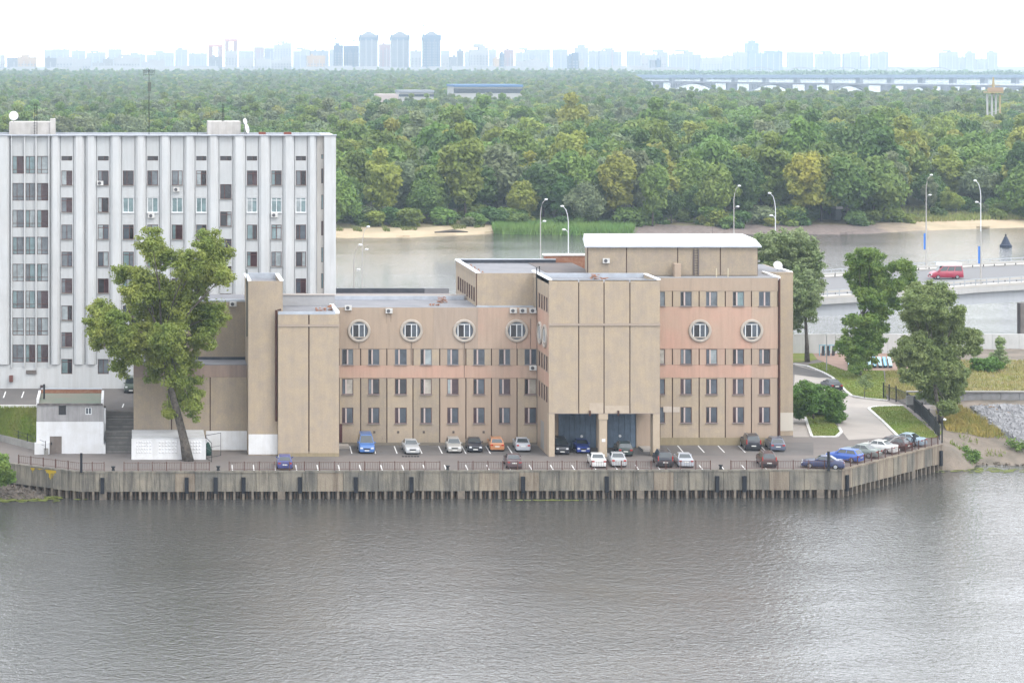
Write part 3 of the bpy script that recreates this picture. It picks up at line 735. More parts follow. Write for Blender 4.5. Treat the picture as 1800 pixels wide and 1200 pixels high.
panel(tower, 'facade_panel', (0, DW+.15, 0), UX, NF, Xp(19, DW), Xp(87, DW), Zp(646, DW), zt, H, .15, white_wall)
for px in (20.5, 43.5, 63.5, 86): MB().box(Xp(px-.9, DW), Xp(px+.9, DW), DW-.38, DW-.002, Zp(646, DW), zt).build('fin', white_rib, tower)
for (a, b) in cols:
    rws = []
    if a in attic: rws.append((274.5, 8, 'attic'))
    if a == 387: rws += [(324+48*k, 26, 'w') for k in range(7)]
    else:
        for i, y in enumerate(rowsA):
            if y > 620 and a > 200: continue
            rws.append((y, 26, 'pvc' if (i == 1 and a > 200) else 'w'))
    h = wins_bay(a, b, rws, 26, 'w')
    panel(tower, 'facade_panel', (0, DW+.15, 0), UX, NF, Xp(a-1.5, DW), Xp(b+1.5, DW), Zp(658 if a < 200 else 640, DW), zt, h, .15, white_wall)
# base band
bw_h = [(Xp(a, DW), Xp(b, DW), Zp(656.8, DW), Zp(630.8, DW)) for a, b in cols[:2]]
panel(tower, 'base_wall', (0, DW+.15, 0), UX, NF, Xp(-60, DW), Xp(540, DW), ZT-.3, Zp(640.5, DW), [(a-.02, b+.02, c-.02, d) for a, b, c, d in bw_h]+[(Xp(19, DW), Xp(87, DW), Zp(646, DW), 99)], .33, white_rib)
ribs = [(-60, -40), (-38, -22), (-20, 18), (88, 106), (129, 149), (150, 170), (193, 214), (237, 257), (280, 300), (323, 343), (365, 385), (409, 432), (454, 475), (497, 518), (540, 557)]
for a, b in ribs:
    x0, x1 = Xp(a, DW), Xp(b, DW); q = .3
    mb = MB(); mb.prism([(x0, DW+.14), (x0+.1, DW-.12), (x0+q+.05, DW-.42), (x1-q-.05, DW-.42), (x1-.1, DW-.12), (x1, DW+.14)], Zp(640, DW)+.01, zt+.08)
    mb.build('pilaster', white_rib, tower)
# right end with narrow slit windows
sl = []
for y, h in ((271.5, 8), (296.5, 26), (342.5, 25.5), (388.5, 25.5), (435, 26), (480.5, 26), (526, 26), (572, 26), (617, 26)):
    z1, z0 = Zp(y, DW), Zp(y+h, DW); a, b = Xp(564.5, DW), Xp(568.4, DW); sl.append((a, b, z0, z1))
    window(tower, ((a+b)/2, DW+.15, z0), b-a, z1-z0, [], None, brownframe, [rw.choice([g_wine, g_teal, g_dark])], bw=.04)
panel(tower, 'side_strip', (0, DW+.15, 0), UX, NF, Xp(557.3, DW), Xp(569.5, DW), ZT, zt, sl, .15, mat('strip_beige', (.52, .50, .47), .85, c2=(.46, .44, .41), scale=.4, streak=.4))
MB().box(Xp(569.6, DW), Xp(590, DW), DW-.42, DW+8.3, ZT, Zp(238, DW)).build('end_pier', white_rib, tower)
# roof
zr = Zp(238.6, DW)
MB().box(Xp(-60, DW), Xp(590, DW)+.1, DW-.55, DW+.3, zr+.01, zr+.14).build('roof_flashing', flash, tower)
MB().box(Xp(-60, DW), Xp(590, DW), DW+.3, DW+8.5, zr-.25, zr-.05).build('roof', roofing, tower)
MB().box(Xp(-60, DW), Xp(590, DW), DW+8.2, DW+8.55, zr-.2, zr+.12).build('back_parapet', flash, tower)
pent = mat('penthouse_render', (.60, .58, .56), .9, c2=(.50, .48, .45), scale=.9, fine=.3, streak=.4)
D_ = 302.
MB().box(Xp(16, D_), Xp(88, D_), D_, D_+5, zr-.2, Zp(215, D_)).build('rooftop_room', pent, tower)
MB().box(Xp(88.2, D_), Xp(97, D_), D_-.2, D_+2, zr-.2, Zp(209, D_)).build('rooftop_chimney', pent, tower)
MB().box(Xp(366, D_), Xp(423, D_), D_, D_+5, zr-.2, Zp(214, D_)).build('rooftop_room', pent, tower)
for x0, x1 in ((455, 467), (499, 512)):
    MB().box(Xp(x0, 301), Xp(x1, 301), 300.6, 301.6, zr, Zp(232.5, 301)).build('roof_vent', mat('roof_vent_red', (.22, .07, .05), .8), tower)
for y, c_ in ((655, (.55, .54, .52)),): MB().box(Xp(46, DW), Xp(64, DW), DW-.36, DW-.2, Zp(656.5, DW), Zp(650, DW)).build('vent_grille', mat('vent_grey', (.15, .13, .12), .8), tower)
MB().box(Xp(16.5, DW), Xp(23, DW), DW-.6, DW-.2, Zp(670, DW), Zp(659, DW)).build('meter_box', mat('meter_box', (.16, .07, .06), .7), tower)
MB().box(Xp(71, DW), Xp(78, DW), DW-.7, DW-.2, Zp(684, DW), Zp(676, DW)).build('meter_box', mat('meter_box2', (.08, .06, .06), .7), tower)
# ================================================================ beige office
D8 = 280.0
off = empty('office_building', (Xp(900, D8), D8, ZQ), 'long beige tiled office block with round porthole windows and a garage porch', 'office building')
def core(x0, x1, y0, y1, z0, z1, m=beige2, name='wall'):
    return MB().box(x0, x1, y0, y1, z0, z1).build(name, m, off)
X = lambda px: Xp(px, D8)
T_ = .12
zL, zR = Zp(540, D8), Zp(488, D8)
XL0, XC0, XC1, XR1 = X(590), Xp(965, 272), Xp(1160, 272), X(1371)
core(XL0, XC0+.3, D8+T_, 291.25, ZQ-1, zL-.5)
core(XC0+.1, XR1, D8+T_, 292, ZQ-1, zR-.12)
# recessed lines behind panels
MB().box(XL0, X(946), D8+T_-.03, D8+T_+.02, ZQ, zL-.2).build('joint_backing', joint_brown, off)
MB().box(X(1160), XR1-.05, D8+T_-.03, D8+T_+.02, ZQ, zR-.2).build('joint_backing', joint_brown, off)
lc = [(601, 621), (647, 667), (694, 715), (739, 759), (786, 806), (832, 852), (877, 897), (922, 943)]
rc = [(1149, 1169), (1196, 1216), (1241, 1261), (1288, 1308), (1334, 1354)]
lrows = [(613.5, 641), (665.5, 693), (716, 744)]
rrows = [(512.5, 538), (613.5, 640), (665.5, 693), (715, 743)]
def mkwin(a, b, y0, y1, k):
    z1, z0 = Zp(y0, D8), Zp(y1, D8)
    L_ = rw.choice([g_dark, g_blue, g_mid, g_black, g_black, g_cur]); R_ = rw.choice([g_blue, g_blue, g_dark, g_cur, g_mid, g_teal, g_cur, g_wine, g_cream])
    if k == 0: R_ = rw.choice([g_blue, g_teal, g_cur, g_blue, g_mid])
    if k >= 2: L_, R_ = rw.choice([g_wine, g_dark]), g_blue
    fm_ = brownframe if k else mat('slate_frame', (.17, .17, .18), .6)
    window(off, ((X(a)+X(b))/2, D8+T_, z0), X(b)-X(a), z1-z0, [.36 if k != 0 or rw.random() < .6 else .5], None, fm_, [L_, R_], sill=greysill, mull=pale_mull)
    return (X(a), X(b), z0, z1)
LH = [mkwin(a, b, y0, y1, k) for k, (y0, y1) in enumerate(lrows) for a, b in lc]
RH = [mkwin(a, b, y0, y1, k) for k, (y0, y1) in enumerate(rrows) for a, b in rc if True]
O8 = (0, D8+T_, 0)
lj = [596, 634, 680, 726, 773, 819, 864, 909, 945.5]
rj = [1160, 1182, 1229, 1275, 1321, 1367.5]
jw = .065
def fpan(x0, x1, y0, y1, holes, m, t=T_, gx=jw, nm='facade_panel', D=D8):
    return panel(off, nm, (0, D+T_, 0), UX, NF, Xp(x0, D)+gx, Xp(x1, D)-gx, Zp(y1, D), Zp(y0, D)-.012, holes, t, m)
for a, b in zip(lj[:-1], lj[1:]):
    fpan(a, b, 612.6, 641.9, LH, rw.choice([beige, beige, plaster])); fpan(a, b, 664, 784, LH, rw.choice([beige, plaster, beige2]))
for a, b in zip(rj[:-1], rj[1:]):
    fpan(a, b, 511.5, 539, RH, rw.choice([beige, plaster])); fpan(a, b, 612.6, 641, RH, plaster if a > 1250 else plaster_p); fpan(a, b, 663.5, 784, RH, rw.choice([beige, plaster]))
for (a, b), m_ in zip(((596, 680), (680, 773), (773, 864), (864, 945.5)), (plaster_s, plaster_s, plaster_s, plaster_p)): fpan(a, b, 642, 663.9, [], m_, .16, .004)
for (a, b), m_ in zip(((596, 684), (684, 762.5), (762.5, 840), (840, 945.5)), (plaster, plaster, mat('plaster_grey', (.40, .325, .265), .85, c2=(.44, .345, .27), scale=.25, fine=.12, streak=.25), plaster_p)): fpan(a, b, 540.5, 612.5, [], m_, .16, .004, 'plaster_panel')
for (a, b), m_ in zip(((1160, 1229), (1229, 1321), (1321, 1367.5)), (plaster_s, plaster_s, plaster_p)):
    fpan(a, b, 641.1, 663.4, [], m_, .16, .004); fpan(a, b, 539.1, 612.5, [], m_, .16, .004, 'plaster_panel'); fpan(a, b, 488.5, 511.4, [], plaster, .16, .004, 'plaster_panel')
MB().box(XL0, X(946), D8-.09, D8-.04, ZQ, ZQ+.32).build('plinth', mat('plinth', (.22, .19, .15), .9, fine=.2), off)
MB().box(X(1160), XR1, D8-.09, D8-.04, ZQ, ZQ+.9).build('plinth', mat('plinth_y', (.33, .27, .17), .9, fine=.2, streak=.3), off)
# portholes
ringm = mat('porthole_ring', (.50, .45, .39), .85, c2=(.42, .37, .32), scale=1.5, fine=.2)
def ring_mesh():
    mb = MB(); mb.lathe([(1.03, -.02), (1.03, .16), (1.10, .2), (1.28, .2), (1.34, .14), (1.34, -.02)], n=36, M=Matrix.Rotation(math.pi/2, 3, 'X')); me = mb.mesh('ring'); me.materials.append(ringm); return me
def disc_mesh():
    mb = MB(); n = 36; mb.poly([(1.04*math.cos(6.2832*i/n), -.015, 1.04*math.sin(6.2832*i/n)) for i in range(n)]); me = mb.mesh('pane'); me.materials.append(g_blue); return me
def port(cx, cz, y, rz=0, dark=0):
    L_ = (cx, y, cz)
    o = inst('porthole_window', cached('ring', ring_mesh), off, L_, rz)
    d = bpy.data.objects.new('pane', cached('disc', disc_mesh)); COL.objects.link(d); d.parent = o
    for i, (x, w2) in enumerate(((-.74, .10), (0, .10), (.62, .10))):
        hh = math.sqrt(1.03**2-x*x)-.02; hh2 = min(hh, .72)
        me = cached(('pm', i), lambda: bmesh_of('mullion', [(x-w2/2, x+w2/2, -.08, -.018, -hh2, min(hh, .75))], pvc)); k_ = bpy.data.objects.new('mullion', me); COL.objects.link(k_); k_.parent = o
    me = cached('psill', lambda: bmesh_of('sill', [(-.72, .72, -.14, -.02, -.82, -.70)], ringm)); k_ = bpy.data.objects.new('sill', me); COL.objects.link(k_); k_.parent = o
    me = cached('ptop', lambda: bmesh_of('frame_top', [(-.7, .7, -.075, -.018, .70, .78)], pvc)); k_ = bpy.data.objects.new('frame_top', me); COL.objects.link(k_); k_.parent = o
    me = cached(('ppane', dark), lambda: bmesh_of('dark_pane', [(-.68, -.06, -.04, -.017, -.68, .69)], g_black)); k_ = bpy.data.objects.new('casement_pane', me); COL.objects.link(k_); k_.parent = o
for px in (631, 723, 816, 908, 1230, 1321): port(X(px), Zp(581, D8), D8-.04)
# --- roofs left
core(XL0, X(1000), D8+.2, 291.3, zL-.5, zL-.28, roofing, 'roof')
MB().box(X(497), X(840), 291.3, 291.7, zL-.5, Zp(520.5, 291.3)).build('parapet', flash, off)
MB().box(XL0, X(946), D8-.02, D8+.25, zL-.5, zL+.0).build('parapet_coping', mat('coping_dull', (.36, .35, .34), .8, c2=(.28, .27, .27), scale=.7), off)
core(X(540), X(848), 292, 309.3, ZQ-1, 17.9, beige2); MB().box(X(540), X(848), 292, 308.9, 17.91, 17.96).build('roof', mat('pinkish_roof', (.27, .235, .23), .9, c2=(.2, .19, .2), scale=.2, fine=.3), off)
MB().box(X(540), Xp(746, 309), 308.9, 309.3, 17.9, 18.56).build('back_parapet', roofing_d, off); MB().box(Xp(746, 309)+.01, X(848), 308.9, 309.3, 17.9, 18.56).build('back_parapet', roofing, off)
MB().box(X(540), X(848), 291.72, 292.3, 17.9, Zp(517.5, 292)).build('parapet', mat('pale_coping', (.45, .41, .38), .9), off)
for a, b in ((600, 613), (680, 693), (716, 725)): MB().box(Xp(a, 297), Xp(b, 297), 297, 297.9, 17.97, 18.25).build('skylight', white_cap, off)
# --- raised block B
XB0 = Xp(838, 283.2); zB = Zp(480, 283.2)
core(XB0, XC0+8, 283.2, 301, zL-1, zB-.55, beige)
fr = panel(off, 'facade_panel', (0, 283.2, 0), UX, NF, XB0, XC0+1.6, zL-.3, zB, [], .1, beige)
MB().box(XB0, XC0+6, 301, 301.3, zB-.9, zB+.05).build('parapet', roofing_d, off)
MB().box(XB0, XC0+6, 300.9, 301.4, zB+.05, zB+.17).build('parapet_coping', flash, off)
MB().box(XB0, XB0+.25, 283.2, 301, zB-.6, zB-.01).build('parapet', beige, off)
MB().box(XB0-.12, XB0+.38, 283.0, 301.1, zB, zB+.12).build('parapet_coping', white_cap, off)
MB().box(XB0+.38, XC0+8, 283.3, 300.9, zB-.52, zB-.35).build('roof', roofing, off)
MB().box(XB0+9, XC0+8, 287, 300.8, zB-.34, zB-.30).build('roof_patch', mat('brown_roof', (.16, .135, .125), .9, c2=(.12, .11, .11), scale=.3), off)
for i in range(8):
    yy = 285.2+i*1.9
    window(off, (XB0, yy, 19.35), .75, 1.7, [], None, brownframe, [g_dark], rz=-math.pi/2, bw=.05, t=.06)
MB().box(XB0-.06, XB0+.02, 283.1, 283.3, zL-.4, zB).build('corner_pipe', rust, off)
MB().box(XB0-.05, XC0, 282.2, 283.08, zL-.27, zL-.1).build('roof_upstand', flash, off)
bw_ = MB().box(Xp(957, 301.6), Xp(1029, 301.6), 301.45, 302.3, 21, Zp(449, 301.6)); bw_.build('brick_wall', brick_m, off)
MB().box(Xp(955, 301.6), Xp(1029, 301.6), 301.3, 302.45, Zp(449, 301.6)+.002, Zp(446.5, 301.6)).build('brick_wall_coping', white_cap, off)
# --- block C (porch)
DC = 272.0; zC = Zp(492, DC); zO = Zp(727, DC)
C_ = lambda px: Xp(px, DC)
core(XC0+T_, XC1-.02, DC+T_, D8+.2, zO+.001, zC-.5, beige)
MB().box(C_(968), C_(1158), DC+T_-.03, DC+T_+.02, zO+.05, zC-.3).build('joint_backing', joint_brown, off)
cj = [965, 1017.3, 1061.8, 1107.3, 1160]
def cpan(a, b, y0, y1, m, e0, e1): return panel(off, 'facade_panel', (0, DC+T_, 0), UX, NF, C_(a)+e0, C_(b)-e1, Zp(y1, DC), Zp(y0, DC), [], T_, m)
for i, (a, b) in enumerate(zip(cj[:-1], cj[1:])):
    e0 = 0 if i == 0 else .06; e1 = 0 if i == 3 else .06
    cpan(a, b, 492, 568.3, beige, e0, e1); cpan(a, b, 572.5, 726.6, beige, e0, e1)
MB().box(XC0-.02, XC1+.02, DC-.12, DC+T_, Zp(572.3, DC), Zp(568.5, DC)).build('ledge', mat('ledge', (.40, .33, .27), .9, fine=.2), off)
MB().box(XC0-.03, XC1+.03, DC-.02, DC+T_, zO-.0, zO+.06).build('soffit_trim', greysill, off)
# left side wall of C with openings
sideh = []
yA = [273.0, 274.6, 276.2, 277.9]
for zi, (y0, y1) in enumerate(rrows[:3]):
    z1, z0 = Zp(y0, D8), Zp(y1, D8)
    for yy in yA: sideh.append((yy, yy+.95, z0, z1)); window(off, (XC0+T_, yy+.475, z0), .95, z1-z0, [], None, brownframe, [rw.choice([g_dark, g_blue, g_wine])], rz=-math.pi/2)
panel(off, 'side_panel', (XC0+T_, 0, 0), (0, 1, 0), (-1, 0, 0), DC+T_, D8+T_, Zp(511, D8), zC, sideh, T_, beige)
panel(off, 'side_panel', (XC0+T_, 0, 0), (0, 1, 0), (-1, 0, 0), DC+T_, D8+T_, Zp(539, D8), Zp(511.1, D8), sideh, T_, plaster)
panel(off, 'side_panel', (XC0+T_, 0, 0), (0, 1, 0), (-1, 0, 0), DC+T_, D8+T_, Zp(612, D8), Zp(539.1, D8), [], T_, plaster_s)
panel(off, 'side_panel', (XC0+T_, 0, 0), (0, 1, 0), (-1, 0, 0), DC+T_, D8+T_, Zp(641, D8), Zp(612.1, D8), sideh, T_, plaster)
panel(off, 'side_panel', (XC0+T_, 0, 0), (0, 1, 0), (-1, 0, 0), DC+T_, D8+T_, Zp(664, D8), Zp(641.1, D8), [], T_, plaster_s)
panel(off, 'side_panel', (XC0+T_, 0, 0), (0, 1, 0), (-1, 0, 0), DC+T_, D8+T_, zO, Zp(664.1, D8), sideh, T_, plaster)
port(XC0, Zp(581, D8), 0) if False else None
for yy in (274.4, 277.6):
    port(XC0, Zp(581, D8), yy, -math.pi/2)
MB().box(XC0, XC0+.5, DC+1.3, D8+T_, ZQ-.5, zO).build('porch_side_wall', plaster, off)
MB().box(XC0-.05, XC0, 275.2, 277.2, ZQ+.3, ZQ+3.4).build('side_door', mat('grey_door', (.32, .31, .29), .7), off)
# roof of C
MB().box(XC0+.3, XC1-.2, DC+.3, 279, zC-.49, zC-.42).build('roof', roofing, off)
MB().box(XC0, XC0+.3, DC+T_, D8+2, zC-.5, zC-.01).build('parapet', beige, off); MB().box(XC0-.12, XC0+.36, DC, D8+3, zC, zC+.11).build('parapet_coping', white_cap, off)
MB().box(XC1-.3, XC1, DC+T_, 279, zC-.5, zC-.01).build('parapet', beige, off); MB().box(XC1-.34, XC1+.08, DC, 279.2, zC, zC+.1).build('parapet_coping', white_cap, off)
MB().box(XC0+.37, XC1-.35, 279, 279.3, zC-.5, zC+.12).build('parapet', flash, off)
MB().box(XC0+.36, XC1-.35, DC+.0, DC+.3, zC-.1, zC+.02).build('parapet_coping', flash, off)
# piers and garage
pier = mat('pier_tile', (.44, .36, .265), .85, c2=(.50, .41, .31), scale=.6, fine=.25)
for a, b, dd, nm in ((963, 975, 1.2, 'pier'), (1053.5, 1067, .9, 'pier'), (1148, 1160, 1.4, 'pier')):
    MB().box(C_(a) if a > 963 else XC0, C_(b), DC, DC+dd, ZQ-.2, zO-.001).build(nm, pier, off)
MB().box(C_(1052), C_(1068.5), DC-.08, DC+1.0, Zp(737, DC), zO-.004).build('pier_capital', pier, off)
DG_ = 278.0; Gx = lambda px: Xp(px, DG_)
MB().box(Gx(950), Gx(981.5), DG_, DG_+.3, ZQ-.2, zO).box(Gx(1048.5), Gx(1067.5), DG_, DG_+.3, ZQ-.2, zO).box(Gx(1118.5), Gx(1147), DG_, DG_+.3, ZQ-.2, zO).build('porch_back_wall', plaster, off)
MB().box(C_(1128), C_(1147.6), 278.31, D8+T_, ZQ-.3, zO).build('porch_inner_wall', plaster, off)
door_m = mat('garage_door_blue', (.16, .215, .29), .6, c2=(.11, .155, .21), scale=1.1, fine=.3, streak=.3)
for x0, x1, n in ((982, 1048, 7), (1068, 1118, 5)):
    dr = MB().box(Gx(x0), Gx(x1), DG_+.2, DG_+.3, ZQ, zO).build('garage_door', door_m, off)
    for i in range(n):
        a = x0+(x1-x0)*i/n; b = x0+(x1-x0)*(i+1)/n
        MB().box(Gx(a)+.03, Gx(b)-.03, DG_+.1+.02*(i % 2), DG_+.2, ZQ+.05, zO-.02).build('door_leaf', door_m, dr)
for px, py in ((1022.5, 766.5), (1090, 766)): MB().lathe([(0, 0), (.16, 0), (.16, .04), (0, .04)], (Xp(px, DG_), DG_+.06, Zp(py, DG_)), 10, Matrix.Rotation(math.pi/2, 3, 'X')).build('door_sign', white_paint, off)
for px in (1036.5, 1086.5): MB().box(C_(px-1.4), C_(px+1.4), DC-.25, DC-.0, Zp(730, DC), Zp(721, DC)).build('rusty_bracket', rust, off)
MB().box(Gx(1122), Gx(1142), DG_-2.6, DG_-.02, ZQ, ZQ+.25).build('loading_step', slab, off)
# --- right wing roof and end block
MB().box(XC0+.5, XR1-.1, D8+.2, 291.8, zR-.13, zR-.1).build('roof', roofing, off)
MB().box(X(1150), XR1, D8-.05, D8+.2, zR-.02, zR+.06).build('parapet_coping', mat('grey_coping', (.42, .42, .42), .8), off)
MB().box(XR1-.3, XR1+.05, D8-.02, 287, zR-.3, zR+.12).build('parapet_coping', white_cap, off)
XE1 = Xp(1394, 287)
core(XR1-.6, XE1, 287, 300, ZQ-1, Zp(481, 287)-.01, beige)
MB().box(XR1, XE1-.3, 287.3, 299.8, Zp(481, 287)-.005, Zp(481, 287)+.03).build('roof', roofing, off)
MB().box(XR1-.3, XE1+.03, 286.97, 287.3, Zp(481, 287), Zp(478.5, 287)).build('parapet_coping', mat('grey_coping', None), off) if False else MB().box(XR1+.06, XE1+.03, 286.97, 287.3, Zp(481, 287), Zp(478.5, 287)).build('parapet_coping', beige, off)
MB().box(XE1-.33, XE1+.05, 287.31, 293, Zp(481, 287), Zp(477.5, 287)).build('parapet_coping', white_cap, off)
MB().box(XR1+.1, XE1+.004, 286.97, 286.998, Zp(757, 287), Zp(725, 287)).build('painted_patch', mat('cream_patch', (.60, .56, .49), .9), off)
MB().box(X(1166), X(1193), D8-.075, D8-.045, Zp(724, D8), Zp(714, D8)).build('painted_patch', mat('cream_patch2', (.58, .50, .43), .9), off) if False else None
# penthouse with pitched white metal roof
DP = 283.3; zP = Zp(432.5, DP)
pts = [(Xp(1033, DP), DP), (Xp(1332, DP), DP), (Xp(1322, 293), 293), (Xp(1028, 293), 293)]
MB().prism(pts, zR-.2, zP-.05).build('rooftop_storey', beige2, off)
pj = [1033, 1101, 1191, 1266, 1332]
for a, b in zip(pj[:-1], pj[1:]): panel(off, 'facade_panel', (0, DP, 0), UX, NF, Xp(a, DP)+.06, Xp(b, DP)-.06, zR, zP-.06, [], .08, beige2)
for px in (1033, 1101, 1191, 1266, 1331): MB().box(Xp(px, DP)-.055, Xp(px, DP)+.055, DP-.03, DP, zR, zP-.06).build('panel_joint', joint_brown, off)
rfm = mat('white_metal_roof', (.86, .88, .9), .35, c2=(.80, .82, .85), scale=.2)
zrg = 27.15
rp = [(Xp(1027, DP), DP-.35, zP), (Xp(1337.5, DP), DP-.35, zP), (Xp(1304, 288.6), 288.6, zrg), (Xp(1026.5, 288.6), 288.6, zrg), (Xp(1328, 294), 294, zP), (Xp(1024, 294), 294, zP)]
roofo = MB().add(rp, [(0, 1, 2, 3), (3, 2, 4, 5), (1, 4, 2), (0, 3, 5), (0, 5, 4, 1)]).build('metal_roof', rfm, off)
for i in range(1, 26):
    t_ = i/26; a = Vector(rp[0]).lerp(Vector(rp[1]), t_); b = Vector(rp[3]).lerp(Vector(rp[2]), t_); MB().bar(a+Vector((0, .05, .03)), b+Vector((0, 0, .0)), .035).build('seam', rfm, roofo)
MB().box(Xp(1027, DP), Xp(1337.5, DP), DP-.42, DP-.352, zP-.14, zP+.01).build('gutter', flash, off)
MB().box(Xp(1185, 282), Xp(1196, 282), 281.7, 282.8, zR-.1, Zp(463.5, 282)).build('roof_hatch', plaster, off)
lad = MB()
for px in (1219, 1227): lad.box(Xp(px, DP)-.05, Xp(px, DP)+.05, DP-.25, DP-.12, zR, Zp(438, DP))
for i in range(11): lad.box(Xp(1219, DP), Xp(1227, DP), DP-.2, DP-.15, zR+.2+i*.3, zR+.25+i*.3)
lad.build('ladder', mat('ladder_metal', (.12, .1, .1), .6), off)
for px in (1259.5, 1280): MB().box(Xp(px, 281)-.05, Xp(px, 281)+.05, 281, 281.1, zR-.1, zR+1).build('vent_pipe', mat('yellow_pipe', (.55, .48, .35), .7), off)
# pipes
MB().tube([(X(1369.6), D8-.15, ZQ+.9), (X(1369.6), D8-.15, zR-.1)], .11, 8).build('downpipe', rust, off)
MB().tube([(X(945)-.06, D8-.2, ZQ+.2), (X(945)-.06, D8-.2, zL)], .07, 8).build('downpipe', dark_metal, off)
MB().tube([(Xp(943, 279.5), 279.4, zL-.3), (Xp(943, 279.5), 279.4, Zp(470, 279.4)), (Xp(951, 280), 281, Zp(470, 279.4)), (Xp(951, 280), 281, zR)], .06, 8).build('vent_stack', dark_metal, off)
# --- block L
DL = 272.0; L8 = lambda px: Xp(px, DL); zLt = Zp(548, DL)
core(L8(489), L8(596), DL+T_, D8+2.5, ZQ-.5, zLt-.35, beige2)
MB().box(L8(491), L8(594), DL+T_-.03, DL+T_+.02, ZQ+.6, zLt-.4).build('joint_backing', joint_brown, off)
for a, b, e0, e1 in ((489, 543, 0, .075), (543, 596, .075, 0)):
    for y0, y1, m_ in ((548.5, 570, beige), (574, 796, beige)): panel(off, 'facade_panel', (0, DL+T_, 0), UX, NF, L8(a)+e0, L8(b)-e1, Zp(y1, DL), Zp(y0, DL), [], T_, m_)
MB().box(L8(489)-.03, L8(596)+.03, DL-.1, DL+T_, Zp(573.8, DL), Zp(570.2, DL)).build('ledge', mat('ledge', None) if 'ledge' in MATS else greysill, off)
MB().box(L8(489), L8(596), DL-.02, DL+T_, ZQ-.1, Zp(796.2, DL)).build('plinth', mat('plinth_y', None), off)
MB().box(L8(489), L8(596), DL+.2, D8+2.4, zLt-.34, zLt-.28).build('roof', roofing, off)
MB().box(L8(596)-.4, L8(596)+.05, DL-.02, D8, zLt-.2, zLt+.07).build('parapet_coping', white_cap, off)
MB().box(L8(489), L8(596)-.41, DL-.02, DL+.2, zLt-.3, zLt+.03).build('parapet_coping', flash, off)
MB().box(L8(497), X(590), D8+1.2, D8+1.5, zLt-.3, Zp(519, 281.3)).build('parapet', mat('light_upstand', (.42, .42, .43), .85, c2=(.35, .35, .36), scale=.5), off)
MB().box(L8(497), X(590), D8+1.1, D8+1.6, Zp(519, 281.3)+.002, Zp(516.5, 281.3)).build('parapet_coping', mat('pale_coping', None), off)
MB().tube([(L8(486.2), 272.55, Zp(740, 272.5)), (L8(486.2), 272.55, Zp(545, 272.5)), (L8(494), 272.9, zLt+.15)], .13, 8).build('downpipe', rust, off)
# --- tower T
DTt = 273.0; T8 = lambda px: Xp(px, DTt); zTt = Zp(494, DTt)
core(T8(436.5), T8(497), DTt+.1, 281.5, ZQ-.5, zTt-.6, beige2)
panel(off, 'facade_panel', (0, DTt+.1, 0), UX, NF, T8(436.5), T8(497), ZQ-.2, zTt, [], .1, beige)
MB().box(T8(436.5), T8(436.5)+.3, DTt+.1, 281.5, zTt-.7, zTt-.01).box(T8(497)-.3, T8(497), DTt+.1, 281.5, zTt-.7, zTt-.01).build('parapet', beige2, off)
MB().box(T8(436.5)-.1, T8(436.5)+.34, DTt, 281.6, zTt, zTt+.1).build('parapet_coping', white_cap, off); MB().box(T8(497)-.34, T8(497)+.1, DTt, 281.6, zTt, zTt+.1).build('parapet_coping', white_cap, off)
MB().box(T8(436.5)+.35, T8(497)-.35, 281.2, 281.5, zTt-.6, zTt+.2).build('parapet', flash, off)
MB().box(T8(436.5)+.3, T8(497)-.3, DTt+.2, 281.2, zTt-.6, zTt-.5).build('roof', roofing, off)
MB().box(T8(437), T8(488.6), DTt-.03, DTt-.002, ZQ+.1, Zp(763, DTt)).build('whitewashed_base', whitewash, off)
MB().tube([(T8(434.4), 273.4, Zp(592, DTt)), (T8(434.4), 273.4, Zp(474, DTt))], .07, 6).build('standpipe', mat('dark_green_pipe', (.03, .06, .05), .6), off)
# --- blocks M and N
DM = 276.0; M8 = lambda px: Xp(px, DM); zM = Zp(640, DM)
core(M8(235), T8(438), DM+.1, 284, ZQ-.5, zM-.1, beige2)
MB().box(M8(236), T8(436), DM+.07, DM+.12, ZQ, zM-.2).build('joint_backing', joint_brown, off)
for a, b in ((235, 301.5), (301.5, 369.5), (369.5, 437)): panel(off, 'facade_panel', (0, DM+.1, 0), UX, NF, M8(a)+(.06 if a > 235 else 0), M8(b)-.06, ZQ, Zp(663, DM), [], .1, beige2)
panel(off, 'plaster_panel', (0, DM+.1, 0), UX, NF, M8(235), M8(437)-.06, Zp(662.8, DM), zM, [], .13, mat('plaster_brown', (.36, .265, .215), .9, c2=(.30, .235, .2), scale=.4, streak=.3))
MB().box(M8(235), T8(436), DM-.05, 284, zM-.09, zM+.02).build('roof', roofing, off)
core(X(330), X(437), D8+.1, 290, zM-.5, Zp(532, D8), beige2)
panel(off, 'facade_panel', (0, D8+.1, 0), UX, NF, X(330), X(437), zM+.35, Zp(532, D8)+.1, [], .1, beige2)
MB().box(X(330), X(437), D8+.02, D8+.1, zM+.02, zM+.34).build('black_upstand', roofing_d, off)
MB().box(X(330), X(437), D8-.02, 281, Zp(532, D8)+.11, Zp(527, D8)).build('parapet_coping', flash, off)
MB().box(X(330)+.1, X(437)-.1, 281, 289.6, Zp(532, D8)+.005, Zp(532, D8)+.03).build('roof', roofing, off)
MB().box(X(330), X(480), 289.6, 290, Zp(532, D8)-1, Zp(518, 289.7)).build('parapet', flash, off)
MB().box(M8(362), T8(436.4), DM-.035, DM-.002, ZQ+.1, Zp(757, DM)).build('whitewashed_base', whitewash, off)
